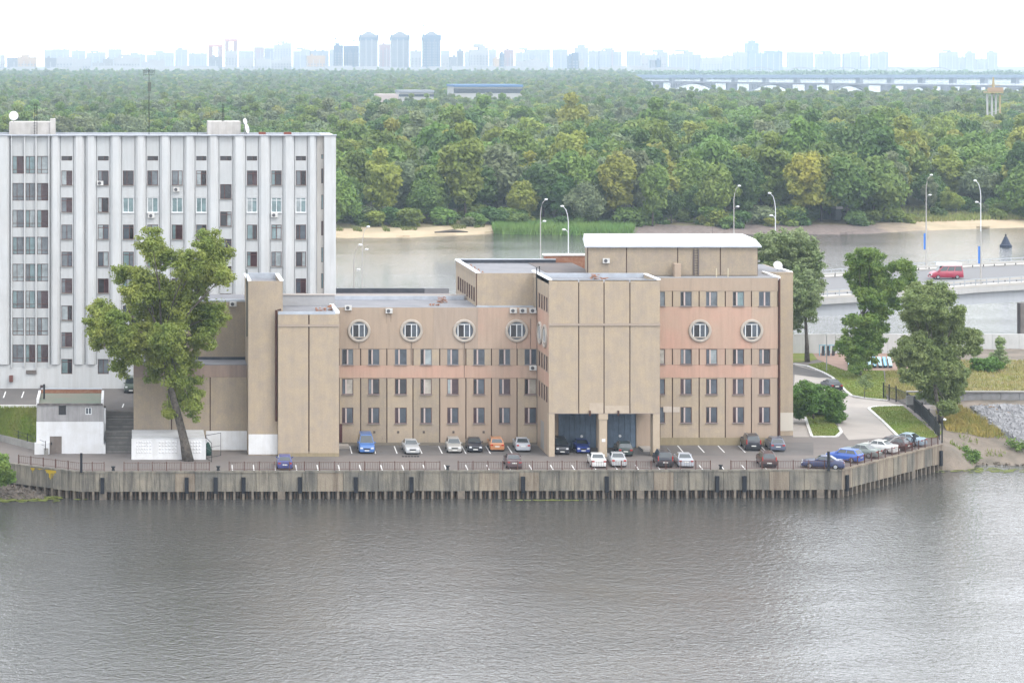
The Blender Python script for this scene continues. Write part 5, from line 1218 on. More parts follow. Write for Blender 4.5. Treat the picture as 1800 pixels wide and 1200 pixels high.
# slanting row at the right end
dq = inw[3][2]; nq = inw[3][3]
for (px, knd, pt, lb, off_) in ((1490, 'saloon', 'navy', 'dark blue saloon seen from the side, first of the slanting row', .5), (1524, 'hatch', 'sky', 'bright blue hatchback, second of the slanting row', .7),
        (1556, 'saloon', 'ggrey', 'green grey saloon, third of the slanting row', .7), (1586, 'saloon', 'white', 'white car with raised boot lid in the slanting row', .7), (1607, 'wagon', 'dred', 'dark maroon car tucked behind the white one in the slanting row', .7),
        (1636, 'saloon', 'lblue', 'ice blue saloon at the far end of the slanting row', .8)):
    Ln = TYPES[knd]['L']; e_ = on_line(px, 3); hd = Vector((-.80, .60)) if px < 1500 else Vector((-.74, .67))
    c_ = e_-nq*off_+hd*Ln/2
    if px == 1490: e_ = Vector(Q1[:2])+Vector((.5, .9)); c_ = e_+Vector((-.97, .22))*Ln/2; hd = Vector((-.95, .31))
    root = make_car(knd, P_[pt], 'parked_car'); root.location = (c_.x, c_.y, ZQ+.012); root.rotation_euler = (0, 0, math.atan2(hd.y, hd.x)-math.pi/2); tag(root, lb, 'car', 'cars parked on the quay')
    if px == 1586:
        me = MB().add([(-.72, -1.55, 1.38), (.72, -1.55, 1.38), (.66, -2.35, 2.0), (-.66, -2.35, 2.0), (-.72, -1.55, 1.34), (.72, -1.55, 1.34), (.66, -2.35, 1.95), (-.66, -2.35, 1.95)], [(0, 1, 2, 3), (7, 6, 5, 4), (0, 4, 5, 1), (1, 5, 6, 2), (2, 6, 7, 3), (3, 7, 4, 0)]).mesh('boot_lid'); me.materials.append(P_['white']); bl_ = bpy.data.objects.new('boot_lid', me); COL.objects.link(bl_); bl_.parent = root
# a person standing at the open boot (dark clothes)
pp_ = on_line(1617, 3)-nq*.75
def person(loc, label, top, legs, skin=(.45, .28, .2), yaw=0):
    e = empty('person', loc, label, 'person')
    def skinned(name_, verts, edges, radii, m_):
        me = bpy.data.meshes.new(name_); me.from_pydata(verts, edges, []); o = bpy.data.objects.new(name_, me); COL.objects.link(o); o.parent = e
        sk = o.modifiers.new('skin', 'SKIN'); o.modifiers.new('sub', 'SUBSURF').levels = 1
        for v, r_ in zip(me.skin_vertices[0].data, radii): v.radius = (r_, r_*.8)
        me.skin_vertices[0].data[0].use_root = True; me.materials.append(m_); return o
    V = [(0, 0, .95), (0, 0, 1.15), (0, 0, 1.38), (0, 0, 1.5), (0, -.01, 1.62), (0, -.01, 1.74), (.1, 0, .88), (.11, .02, .48), (.12, 0, .08), (.12, -.12, .04), (-.1, 0, .88), (-.11, -.06, .48), (-.12, 0, .08), (-.12, -.12, .04), (.2, 0, 1.4), (.26, .02, 1.12), (.24, -.12, .88), (.24, -.16, .8), (-.2, 0, 1.4), (-.26, .02, 1.12), (-.24, -.12, .88), (-.24, -.16, .8)]
    E = [(0, 1), (1, 2), (2, 3), (3, 4), (4, 5), (0, 6), (6, 7), (7, 8), (8, 9), (0, 10), (10, 11), (11, 12), (12, 13), (2, 14), (14, 15), (15, 16), (16, 17), (2, 18), (18, 19), (19, 20), (20, 21)]
    R_ = [.15, .14, .17, .06, .10, .07, .09, .065, .045, .04, .09, .065, .045, .04, .07, .05, .04, .045, .07, .05, .04, .045]
    skinned('body', V, E, R_, top); 
    MB().lathe([(0, .02), (.1, .06), (.115, .13), (.08, .2), (0, .22)], (loc[0], loc[1], loc[2]+1.58), 10).build('hair', mat('hair_dark', (.02, .015, .012), .8), e, smooth=True)
    e.rotation_euler = (0, 0, yaw); return e
person((pp_.x, pp_.y, ZQ+.01), 'person in dark clothes standing behind the parked cars at the railing', mat('dark_cloth', (.03, .035, .045), .9), None)
# ================================================================ bridge
Db = lambda px: 372+(px-1450)*16/350.
BX = [(-8, 322, 1.5), (15, 327, 3.2), (32, 334, 5.5), (65, 351, 9.6), (100, 368, 10.9), (122, 376, 11.3), (138, 384, 11.7), (165, 392, 12.2), (200, 402, 12.6), (300, 430, 13.6)]
def bz(x, k):
    for a, b in zip(BX[:-1], BX[1:]):
        if a[0] <= x <= b[0]: t_ = (x-a[0])/(b[0]-a[0]); return a[k]+(b[k]-a[k])*t_
    return BX[0][k] if x < BX[0][0] else BX[-1][k]
bridge = empty('road_bridge', (150, 388, 0), 'grey concrete road bridge crossing behind the office on the right', 'bridge')
bconc = mat('bridge_conc', (.52, .52, .51), .85, c2=(.46, .46, .46), scale=.15, fine=.08, streak=.15); girdm = mat('bridge_girder', (.50, .525, .56), .8, c2=(.46, .485, .52), scale=.1, streak=.1); roadm = mat('bridge_asphalt', (.20, .20, .205), .9); railm = mat('rail_grey', (.42, .45, .48), .5); kerbm = mat('bridge_kerb', (.5, .48, .45), .85)
WB = 30
xs = list(np.arange(-8, 260, 6.0))
def strip(name, d0, d1, z0, z1, m_):
    mb = MB()
    for a, b in zip(xs[:-1], xs[1:]):
        ya, yb, za, zb_ = bz(a, 1), bz(b, 1), bz(a, 2), bz(b, 2)
        v = [(a, ya+d0, za+z0), (b, yb+d0, zb_+z0), (b, yb+d1, zb_+z0), (a, ya+d1, za+z0), (a, ya+d0, za+z1), (b, yb+d0, zb_+z1), (b, yb+d1, zb_+z1), (a, ya+d1, za+z1)]
        mb.add(v, [(0, 3, 2, 1), (4, 5, 6, 7), (0, 1, 5, 4), (2, 3, 7, 6)])
    return mb.build(name, m_, bridge, fix=False)
strip('girder', .9, WB-.9, -3.0, -1.1, girdm); strip('fascia', 0, WB, -1.05, -.22, bconc); strip('roadway', 2.2, WB-2.2, -.2, 0, roadm); strip('footway', .05, 2.1, -.2, .16, kerbm); strip('footway', WB-2.1, WB-.05, -.2, .16, kerbm)
for d_, zt_, m_, nm in ((.2, 1.15, railm, 'handrail'), (2.3, .78, kerbm, 'guardrail'), (WB-2.3, .78, kerbm, 'guardrail'), (WB-.2, 1.15, railm, 'handrail')):
    o = strip(nm, d_-.05, d_+.05, zt_-.12, zt_, m_) if nm == 'handrail' else strip(nm, d_-.05, d_+.05, zt_-.34, zt_, m_)
    if nm == 'handrail': strip('handrail_lower', d_-.03, d_+.03, .55, .62, m_)
    pme = cached('bpost'+nm, lambda: bmesh_of('post', [(-.07, .07, -.05, .05, .1, zt_-.02)], railm if nm == 'handrail' else dark_metal))
    x = 84.
    while x < 190:
        inst('post', pme, bridge, (x, bz(x, 1)+d_+.06, bz(x, 2))); x += 2.1
piers = MB()
pm_ = mat('pier_dark', (.23, .21, .20), .9, c2=(.12, .10, .09), scale=.3, streak=.5)
x = Xp(1794, 384); MB().box(x, x+5, 384, 385.5, 0, bz(x, 2)-3.0).build('pier', pm_, bridge)
x = 58; MB().box(x, x+3, 352, 374, 0, bz(x, 2)-3.0).build('pier', pm_, bridge)
# lamp posts
lampm = mat('lamp_pole', (.50, .48, .45), .7, c2=(.42, .40, .38), scale=.5); headm = mat('lamp_head', (.75, .77, .78), .4)
def lamp(px, ytop, side, label, flag=False, D=None, far=False):
    D = D or (bz(0, 1)); 
    # solve distance on bridge line
    x = 0
    for _ in range(30): D = bz(x, 1)+(WB-1.2 if far else 1.2); x = Xp(px, D)
    zb_ = bz(x, 2); zt_ = Zp(ytop+7, D); e = empty('street_lamp', (x, D, zb_), label, 'street lamp', 'lamp posts along the bridge')
    zm = zb_+(zt_-zb_)*.52
    MB().tube([(x, D, zb_), (x, D, zm)], [.15, .11], 8).build('pole', lampm, e)
    s = side
    MB().tube([(x, D, zm), (x, D, zt_-2.2), (x+.12*s, D, zt_-1.2), (x+.35*s, D, zt_-.4), (x+.8*s, D, zt_+.1)], [.09, .065, .055, .05, .04], 7).tube([(x, D, zt_-4.2), (x+.05*s, D, zt_-3.7), (x+.3*s, D, zt_-3.4), (x+.55*s, D, zt_-3.3)], .05, 6).build('arm', headm if s < 0 else lampm, e)
    for dx, zz in ((.9*s, zt_+.1), (.65*s, zt_-3.35)):
        MB().lathe([(0, -.12), (.2, -.1), (.3, .02), (.22, .14), (0, .18)], (x+dx, D, zz), 10).build('lamp_head', headm, e, smooth=True)
    if flag: MB().box(x-.42, x-.1, D-.03, D+.03, zb_+3.4, zb_+6.2).build('banner', mat('banner_blue', (.05, .20, .62), .7), e)
lamp(622, 425, 1, 'nearer lamp post seen low beside the white tower', False); lamp(637, 393, 1, 'lamp post farther behind the low dark roof', far=True)
lamp(950, 345, 1, 'lamp post rising from behind the brick roof wall, left one', far=True); lamp(999, 357, -1, 'lamp post with left facing white heads behind the brick roof wall')
lamp(1290, 321, 1, 'lamp post with right facing heads behind the white metal roof', far=True); lamp(1363, 334, -1, 'white lamp post with left facing heads at the right of the metal roof')
lamp(1628, 302, 1, 'lamp post with a blue banner left of the red van', True, far=True); lamp(1724, 312, -1, 'tall white lamp post with a blue banner right of the red van', True)
# red van
vx = Xp(1655, 398); van = make_car('minivan', P_['red'], 'red_van', white_cap); van.location = (vx, 396, bz(vx, 2)+.01); van.rotation_euler = (0, 0, math.pi/2+.03); van.scale = (1.12, 1.12, 1.15)
tag(van, 'red van with a white roof driving on the bridge', 'van', 'moving vehicles')
for c_ in van.children:
    if c_.name.startswith('roof'):
        pass
rv = MB().box(-.68, .68, -2.15, 1.2, 1.93, 2.28).mesh('high_roof'); rv.materials.append(white_cap); hr_ = bpy.data.objects.new('high_roof', rv); COL.objects.link(hr_); hr_.parent = van
# buoy
bx = G(1768, 434, 0); e = empty('buoy', bx, 'dark cone shaped buoy floating on the far river', 'buoy')
MB().lathe([(1.5, -.2), (1.5, .5), (1.2, .7), (.35, 2.6), (.3, 2.6), (0, 2.7)], bx, 14).build('cone', mat('buoy_dark', (.02, .03, .06), .6), e); MB().lathe([(.22, 2.6), (.22, 3.2), (0, 3.4)], bx, 8).build('lantern', dark_metal, e)
# gas-yellow box, sign on the field
p = (Xp(1738, 337), 337, ZQ+.6); tag(MB().box(p[0]-.55, p[0]+.55, p[1]-.3, p[1]+.3, p[2]+.2, p[2]+1.7).build('yellow_cabinet', mat('yellow_cabinet', (.62, .42, .03), .6)), 'small yellow cabinet in front of the round bush', 'cabinet')
# black palisade fence
fe = empty('black_fence', G(1555, 700, ZQ), 'black metal palisade fence down the side of the triangular lawn', 'fence')
fp = [G(*p, ZQ) for p in ((1553, 700), (1563, 703), (1575, 706), (1595, 715), (1608, 725), (1621, 736), (1633, 748), (1645, 762), (1652, 775))]
for a, b in zip(fp[:-1], fp[1:]):
    MB().box(a[0]-.07, a[0]+.07, a[1]-.07, a[1]+.07, ZQ, ZQ+2.1).build('post', dark_metal, fe)
    mb = MB(); A_, B2 = Vector(a), Vector(b); n_ = max(2, int((B2-A_).length/.22))
    for i in range(n_): c_ = A_.lerp(B2, (i+.5)/n_); mb.box(c_.x-.015, c_.x+.015, c_.y-.015, c_.y+.015, ZQ+.1, ZQ+1.85)
    o = mb.build('bars', dark_metal, fe, fix=False); o['kind'] = 'stuff'
    MB().bar((a[0], a[1], ZQ+1.7), (b[0], b[1], ZQ+1.7), .05).bar((a[0], a[1], ZQ+.3), (b[0], b[1], ZQ+.3), .05).build('rail', dark_metal, fe)
p = G(1656, 778, ZQ); e = empty('lamp_post', p, 'dark lamp post with a small white lamp at the end of the quay', 'lamp post')
MB().tube([p, (p[0], p[1], Zp(735, p[1]))], .09, 8).build('pole', dark_metal, e); MB().lathe([(0, -.15), (.17, -.1), (.2, .05), (0, .16)], (p[0]+.3, p[1], Zp(737, p[1])), 8).build('lamp_head', headm, e)
p = G(1453, 652, ZQ); e = empty('lamp_post', p, 'thin grey curved lamp post on the upper lawn', 'lamp post')
MB().tube([p, (p[0], p[1], Zp(590, p[1])), (p[0]-.2, p[1], Zp(586, p[1])), (p[0]-1, p[1], Zp(585, p[1]))], [.08, .06, .05, .04], 6).build('pole', mat('lamp_grey', (.35, .37, .36), .6), e)
# blue slatted loungers / frames on the paving
cy = mat('cyan_paint', (.12, .42, .58), .6); cyw = mat('pale_cyan', (.45, .68, .78), .6)
def lounger(px, py, label, L_=10.5, m_=cy):
    a = Vector(G(px, py, ZQ)); e = empty('striped_bench', a, label, 'bench', 'blue painted slanted benches on the paving')
    d_ = Vector((.28, .96, 0)); s_ = Vector((.96, -.28, 0))
    for k in range(3):
        o_ = s_*(k*.16-.16); mb = MB(); q = [a+o_, a+o_+s_*.13, a+o_+s_*.13+d_*L_, a+o_+d_*L_]
        mb.prism([(v.x, v.y) for v in q], ZQ+.42, ZQ+.5); mb.build('slat', (m_ if k != 1 else cyw), e)
    for t_ in (.1, .9):
        c_ = a+d_*L_*t_; MB().box(c_.x-.2, c_.x+.3, c_.y-.05, c_.y+.05, ZQ, ZQ+.42).build('leg', dark_metal, e)
nm_ = ['first', 'second', 'third', 'fourth', 'fifth', 'sixth', 'seventh']
for i, px in enumerate((1493, 1520, 1528, 1537, 1547, 1556, 1565)): lounger(px, 648 if i else 646, 'pale blue slatted bench, %s from the left beside the bushy tree' % nm_[i], m_=cy if i % 2 else cyw)
e = empty('blue_frame', G(1443, 626, ZQ), 'light blue metal frame with dark slanted boards by the promenade wall', 'frame')
for i, px in enumerate((1444, 1453, 1462)):
    a = Vector(G(px, 626, ZQ)); mb = MB(); mb.add([a+Vector((0, 0, .1)), a+Vector((.45, 0, .1)), a+Vector((.75, .6, 1.5)), a+Vector((.3, .6, 1.5)), a+Vector((0, .08, .1)), a+Vector((.45, .08, .1)), a+Vector((.75, .68, 1.5)), a+Vector((.3, .68, 1.5))], [(0, 1, 2, 3), (7, 6, 5, 4), (0, 4, 5, 1), (1, 5, 6, 2), (2, 6, 7, 3), (3, 7, 4, 0)]); mb.build('board', mat('board_dark', (.035, .03, .035), .7), e)
    MB().box(a.x-.25, a.x-.17, a.y+.3, a.y+.38, ZQ, ZQ+1.7).box(a.x-.25, a.x+.6, a.y+.3, a.y+.38, ZQ+1.62, ZQ+1.7).build('frame', cy, e)
p = G(1732, 810, .8); tag(MB().lathe([(.55, 0), (.8, .12), (.55, .3), (.35, .2)], (p[0], p[1], bank_z(p[0], p[1])), 14).build('old_tyre', mat('old_tyre', (.2, .19, .18), .9)), 'old tyre lying on the right river bank', 'tyre')
# dark sign board behind
# ---- far low buildings in the forest
def far_block(name, px0, px1, y0, y1, D, m_, label, dep=20, roof=None, nwin=0):
    e = empty(name, (Xp((px0+px1)/2, D), D, 2), label, 'building', 'low buildings among the island trees'); z1 = Zp(y0, D); zl = 2 if D > 1000 else Zp(y1, D)-1
    MB().box(Xp(px0, D), Xp(px1, D), D, D+dep, zl, z1).build('wall', m_, e)
    if roof: MB().box(Xp(px0-1, D), Xp(px1+1, D), D-1, D+dep+1, z1, z1+(Zp(y0-4, D)-z1)).build('roof', roof, e)
    for i in range(nwin):
        x = Xp(px0, D)+(Xp(px1, D)-Xp(px0, D))*(i+.5)/nwin; MB().box(x-2.5, x+2.5, D-.3, D+.2, Zp(y1-2, D), Zp(y0+3, D)).build('window', g_blue, e)
wb = mat('far_white', (.45, .45, .44), .9); bl = mat('far_blue_roof', (.10, .20, .38), .7)
far_block('pavilion', 798, 918, 153, 166, 1950, wb, 'long white hall with a blue roof among the far trees', 40, bl, 12)
far_block('hall', 664, 700, 166, 174, 1750, mat('far_pink', (.50, .42, .40), .9), 'low pinkish building left of the blue roofed hall', 25); far_block('hall', 702, 762, 163, 172, 1800, wb, 'low white building left of the blue roofed hall', 25, mat('far_grey_roof', (.3, .32, .36), .9), 6)
far_block('beach_hut', 1757, 1792, 341, 352, 760, wb, 'small white hut in the bushes above the right beach', 6, mat('hut_roof', (.45, .44, .42), .8)); far_block('beach_hut', 673, 683, 363, 368, 664, mat('hut_wall', (.42, .42, .40), .9), 'pale hut almost hidden by trees on the left far shore', 5)
far_block('dark_shelter', 1469, 1479, 367, 382, 668, dark_metal, 'dark shelter under the trees of the island', 4, mat('shelter_roof', (.2, .19, .19), .9))
# yellow lattice tower
e = empty('lattice_tower', (Xp(1747, 1100), 1100, 2), 'yellow and white lattice tower with a platform above the trees', 'tower')
yel = mat('tower_yellow', (.42, .34, .18), .7); 
for dx, m_ in ((-2.9, wb), (-.8, wb), (1.0, wb), (2.9, yel)): MB().box(Xp(1747, 1100)+dx-.35, Xp(1747, 1100)+dx+.35, 1100, 1100.7, 2, Zp(166, 1100)).build('leg', m_, e)
MB().box(Xp(1733, 1100), Xp(1761, 1100), 1098, 1103, Zp(164, 1100), Zp(161, 1100)).build('platform', yel, e); MB().box(Xp(1733, 1100), Xp(1761, 1100), 1097.8, 1098, Zp(161, 1100), Zp(154, 1100)).build('guard', mat('tower_orange', (.42, .30, .2), .7), e)
MB().tube([(Xp(1746, 1100), 1100, Zp(166, 1100)), (Xp(1746, 1100), 1100, Zp(136, 1100))], [.9, .35], 6).build('mast', yel, e); MB().bar((Xp(1738, 1100), 1100, Zp(150, 1100)), (Xp(1758, 1100), 1100, Zp(150, 1100)), .4).build('crossarm', yel, e)
for k in range(9): z_ = 4+k*2.2; MB().bar((Xp(1747, 1100)-2.9, 1100.3, z_), (Xp(1747, 1100)+2.9, 1100.3, z_+2.0), .25).build('brace', wb, e)
# ================================================================ trees near the office
lf_a = leaf_mat('leaf_poplar', (.15, .21, .045), (.27, .30, .07), hue=.0, rnd=0, nscale=.28)
lf_b = leaf_mat('leaf_silver', (.17, .235, .09), (.25, .30, .15), hue=.0, rnd=0, nscale=.3)
lf_c = leaf_mat('leaf_dark', (.075, .16, .03), (.12, .21, .045), hue=.0, rnd=0, nscale=.35)
lf_d = leaf_mat('leaf_bushy', (.10, .18, .04), (.18, .25, .055), hue=0, rnd=0, nscale=.5)
def hero(name, lobes_px, D, base_px, trunk, label, n, size, m, cat='tree', z0=None, seed=1, tr=.5, limbs=True, depth=1.0, droop=0, group=None, shell=.45, dens=1.0, csz=1.0):
    """lobes_px (px,py,rx,ry); trunk list of (px,py)"""
    z0 = ZQ if z0 is None else z0
    r = random.Random(seed); e = empty(name, (Xp(base_px, D), D, z0), label, cat, group)
    s = D/F; L = []
    wx = sum(l[0] for l in lobes_px)/len(lobes_px)
    for (px, py, rx, ry) in lobes_px:
        spread = depth*2.6*s*60*.25
        dd = r.uniform(-1, 1)*min(spread*1.6, 4.5)
        Dd = D+dd; L.append((Xp(px, Dd), Dd, Zp(py, Dd), rx*s, (rx+ry)/2*s*1.05, ry*s))
    # break each lobe into twig-sized clumps
    C_ = []
    for l in L:
        k = max(10, int(l[3]*l[5]*l[4]*6.5*dens))
        for _ in range(k):
            v = Vector((r.gauss(0, 1), r.gauss(0, 1), r.gauss(0, 1))).normalized()*(r.random()**.45)*1.2
            q = r.uniform(.3, .75)*csz
            C_.append((l[0]+v.x*l[3], l[1]+v.y*l[4], l[2]+v.z*l[5], q*1.15, q*1.15, q*.8))
    C_ += [(l[0], l[1], l[2], l[3], l[4], l[5]) for l in L]
    leaves('crown', C_, n, size, m, e, seed=seed, pw=.54, shell=.15, droop=droop)
    if trunk:
        mb = MB(); pts = [(Xp(a, D), D, Zp(b, D)) for a, b in trunk]; pts[0] = (pts[0][0], D, z0-.2); rs = [tr*(1-.55*i/(len(pts)-1)) for i in range(len(pts))]; rs[0] *= 1.25
        mb.tube(pts, rs, 10); mb.build('trunk', bark, e, smooth=True)
        if limbs:
            top = Vector(pts[-1]); mid = Vector(pts[-2]); lb = MB()
            for i, l in enumerate(L):
                src = top if r.random() < .55 else mid.lerp(top, r.random()); tgt = Vector(l[:3]); m_ = src.lerp(tgt, .5)+Vector((r.uniform(-.4, .4), r.uniform(-.4, .4), r.uniform(0, .6)))
                rr_ = tr*.17*(1 if i % 3 else 1.7); lb.tube([src, m_, tgt], [rr_, rr_*.6, rr_*.2], 6)
                for _ in range(2): lb.tube([m_, m_.lerp(tgt, .6)+Vector((r.uniform(-1, 1), r.uniform(-1, 1), r.uniform(-.3, 1)))*l[3]*.6], [rr_*.4, rr_*.1], 5)
            lb.build('limbs', bark, e, smooth=True)
    return e
def cx(lst, ox, oy, sc): return [(ox+x/sc, oy+y/sc, rx/sc, ry/sc) for x, y, rx, ry in lst]
T1 = cx([(465, 735, 60, 50), (440, 660, 80, 50), (300, 350, 90, 60), (480, 420, 90, 80), (350, 520, 90, 80), (520, 200, 70, 70), (160, 500, 90, 80), (480, 620, 80, 70), (380, 620, 70, 60), (345, 95, 62, 60), (400, 170, 85, 60), (600, 90, 62, 55), (650, 150, 72, 75), (640, 240, 80, 75), (540, 300, 90, 65), (690, 260, 40, 60), (660, 440, 60, 75), (220, 240, 80, 42), (320, 270, 70, 60), (110, 425, 75, 60), (80, 530, 55, 80), (185, 560, 75, 75), (330, 440, 90, 75), (205, 680, 40, 55), (270, 620, 80, 65), (420, 560, 95, 80), (560, 460, 90, 85), (600, 560, 60, 60), (420, 350, 90, 60), (350, 705, 42, 50), (520, 670, 52, 65), (500, 790, 80, 65), (540, 890, 52, 55), (470, 860, 50, 50), (430, 920, 16, 14), (140, 470, 60, 50)], 140, 390, 2.728)
hero('leaning_poplar', T1, 269.3, 331, [(331, 808), (324, 775), (314, 735), (302, 690), (290, 645), (284, 600)], 'big leaning poplar with loose green crown in front of the white tower', 165000, .185, lf_a, seed=3, tr=.58)
T2 = [(1345, 428, 28, 22), (1388, 425, 38, 20), (1350, 470, 36, 36), (1395, 465, 42, 40), (1424, 460, 20, 30), (1432, 500, 15, 25), (1388, 515, 45, 38), (1412, 545, 22, 20), (1385, 560, 22, 30), (1420, 520, 22, 22)]
hero('silvery_tree', T2, 356, 1417, [(1419, 632), (1418, 600), (1416, 560), (1410, 530)], 'grey-green tree with slender bare trunk behind the right end of the office', 75000, .24, lf_b, seed=5, tr=.33, droop=.5)
T3 = cx([(640, 590, 100, 60), (560, 520, 70, 50), (700, 600, 70, 60), (780, 600, 60, 60), (640, 275, 85, 42), (560, 330, 85, 60), (690, 350, 60, 60), (870, 365, 85, 52), (930, 430, 70, 60), (560, 420, 85, 70), (690, 450, 90, 80), (600, 540, 90, 80), (800, 520, 80, 70), (900, 500, 70, 60), (640, 640, 85, 60), (720, 720, 75, 60), (560, 790, 110, 60), (640, 870, 95, 60), (700, 820, 70, 60), (480, 780, 40, 40), (820, 660, 40, 50)], 1380, 380, 4.286)+[(1490, 605, 20, 22), (1512, 620, 24, 25), (1530, 600, 20, 22), (1506, 640, 14, 16)]
hero('bushy_tree', T3, 341, 1508, [(1509, 661), (1509, 640), (1512, 600), (1520, 540)], 'twin-crowned deep green tree on the lawn in front of the bridge', 95000, .225, lf_d, seed=8, tr=.4)
T4 = cx([(1000, 560, 70, 60), (1130, 560, 85, 70), (1235, 620, 60, 75), (950, 650, 75, 70), (1080, 690, 110, 90), (1200, 750, 110, 85), (1310, 760, 50, 70), (1000, 820, 110, 85), (1150, 880, 130, 80), (1310, 880, 70, 70), (1420, 890, 45, 40), (930, 740, 60, 60)], 1380, 380, 4.286)+cx([(860, 230, 110, 110), (1060, 240, 120, 110), (960, 370, 120, 100), (1110, 390, 90, 90), (820, 400, 80, 60), (1040, 520, 110, 80), (1070, 620, 60, 50), (930, 500, 60, 60), (1240, 190, 45, 45), (740, 260, 60, 60)], 1400, 560, 4)
hero('willow_like_tree', T4, 297, 1655, [(1656, 748), (1652, 725), (1646, 700), (1640, 650)], 'tall grey-green tree at the black fence, biggest on the right side', 130000, .20, leaf_mat('leaf_olive', (.15, .205, .065), (.22, .265, .10), hue=0, rnd=0, nscale=.3), seed=12, tr=.35)
T5 = [(1405, 690, 16, 18), (1420, 700, 22, 22), (1442, 695, 22, 20), (1402, 715, 14, 18), (1430, 718, 24, 16), (1463, 705, 20, 16), (1455, 720, 18, 15), (1470, 722, 12, 12), (1398, 700, 8, 20)]
hero('leafy_bush', T5, 300, 1432, [(1430, 742), (1430, 725)], 'spreading dark green bush on the lawn island at the office corner', 30000, .22, lf_c, seed=15, tr=.12, cat='bush', shell=.3)
hero('leafy_bush', [(1472, 735, 9, 9), (1464, 738, 8, 8)], 298, 1470, None, 'low right lobe of shrub beside the driveway', 2200, .22, lf_c, seed=16, cat='bush')
hero('bank_bush', [(2, 815, 12, 16), (8, 835, 14, 16), (-8, 820, 14, 20)], 262, 2, None, 'green bush at the left edge of the picture below the quay railing', 7000, .24, lf_d, z0=1, seed=18, cat='bush')
hero('round_bush', [(1722, 642, 12, 9), (1736, 640, 14, 10), (1745, 645, 12, 8)], 336, 1734, None, 'round dark green bush behind the yellow cabinet', 6000, .26, lf_c, seed=19, cat='bush')
hero('sapling', [(1757, 603, 4, 8), (1756, 618, 7, 9), (1750, 632, 9, 9), (1760, 636, 8, 9)], 338, 1757, [(1757, 655), (1757, 635)], 'slim pointed young tree beside the round bush', 2600, .26, lf_b, seed=20, tr=.08)
hero('sapling', [(1520, 672, 7, 6), (1523, 664, 5, 6), (1516, 668, 5, 7), (1526, 676, 5, 5)], 318, 1519, [(1519, 697), (1520, 680)], 'thin staked sapling on the upper lawn', 500, .2, leaf_mat('leaf_thin', (.12, .17, .06), (.16, .2, .08), hue=0, rnd=0), seed=21, tr=.05)
hero('sapling', [(1714, 590, 10, 7)], 345, 1714, None, 'leafy branch clump right of the tall grey-green tree', 900, .24, lf_b, seed=22) if False else None
for i, (px, py, rx, ry, lb) in enumerate(((1690, 790, 8, 7, 'bright green weed clump on the bare bank beside the quay end'), (1694, 806, 16, 7, 'bright green weed tuft low on the right bank near the water'), (1712, 798, 4, 7, 'narrow upright weed on the right bank'), (1740, 778, 9, 8, 'yellow-green weed clump in the middle of the right bank'),
        (1792, 784, 16, 12, 'lush green weeds at the right edge of the picture'), (1683, 760, 8, 12, 'green shrub at the foot of the black fence'), (1760, 775, 6, 5, 'small weed clump under the stone slope'))):
    D = 288 if py > 780 else 294
    hero('weed_clump', [(px, py, rx, ry), (px+rx*.5, py+2, rx*.6, ry*.6)], D, px, None, lb, 900, .2, lf_d if i != 3 else leaf_mat('leaf_yellow', (.17, .19, .03), (.22, .22, .05), hue=0, rnd=0), z0=bank_z(Xp(px, D), D), seed=30+i, cat='weeds', group='weeds on the right bank')
# ================================================================ island forest
FM = [leaf_mat('leaf_forest_mid', (0.111, 0.184, 0.039), (0.175, 0.240, 0.055), hue=.022, rnd=.22, nscale=.12),
      leaf_mat('leaf_forest_dark', (0.064, 0.128, 0.035), (0.111, 0.174, 0.050), hue=.015, rnd=.2, nscale=.12),
      leaf_mat('leaf_forest_light', (0.211, 0.255, 0.050), (0.268, 0.285, 0.059), hue=.02, rnd=.18, nscale=.12),
      leaf_mat('leaf_forest_silver', (0.152, 0.194, 0.094), (0.211, 0.240, 0.126), hue=.02, rnd=.15, nscale=.12),
      leaf_mat('leaf_forest_yellow', (0.353, 0.331, 0.056), (0.257, 0.294, 0.056), hue=.01, rnd=.12, nscale=.12)]
def crown_mesh(seed, kind, n, size):
    r = random.Random(seed); L = []
    if kind == 'round': H_, R_, k = 15, 6.6, 40
    elif kind == 'tall': H_, R_, k = 19, 5.2, 42
    elif kind == 'wide': H_, R_, k = 13, 8.2, 46
    else: H_, R_, k = 6, 4.2, 14            # bush
    zc = H_*.58; rz = H_*.44
    if kind == 'bush': zc = H_*.42; rz = H_*.44
    for _ in range(k):
        v = Vector((r.gauss(0, 1), r.gauss(0, 1), r.gauss(0, 1))).normalized(); f = r.uniform(.3, .82); v = v*f
        taper = 1-.35*max(0, v.z); q = r.uniform(.22, .42)
        L.append((v.x*R_*taper, v.y*R_*taper, zc+v.z*rz, R_*q, R_*q, R_*q*.8))
    o = leaves('crown', L, n, size, FM[0], None, seed=seed, shell=.6, loc=(0, 0, 0)); me = o.data; bpy.data.objects.remove(o); return me, H_
def trunk_mesh(seed, H_, R0=.35):
    r = random.Random(seed); mb = MB(); lean = r.uniform(-.8, .8)
    mb.tube([(0, 0, -1), (lean*.3, 0, H_*.25), (lean, .3, H_*.5), (lean*1.2, .2, H_*.75)], [R0, R0*.8, R0*.5, R0*.2], 6)
    for _ in range(4):
        a = r.uniform(0, 6.28); z_ = H_*r.uniform(.25, .5); mb.tube([(lean*.6, 0, z_), (lean*.6+math.cos(a)*2.8, math.sin(a)*2.8, z_+H_*.25)], [R0*.4, R0*.1], 5)
    me = mb.mesh('trunk', smooth=True); me.materials.append(bark_f); return me
KN = ['round', 'round', 'tall', 'wide', 'tall', 'round']
VAR = []
for i, kd in enumerate(KN):
    me, h_ = crown_mesh(100+i, kd, 9500, .70); tm = trunk_mesh(200+i, h_); cm = []
    for m_ in FM: c2 = me.copy(); c2.materials.clear(); c2.materials.append(m_); cm.append(c2)
    VAR.append((kd, cm, tm, h_))
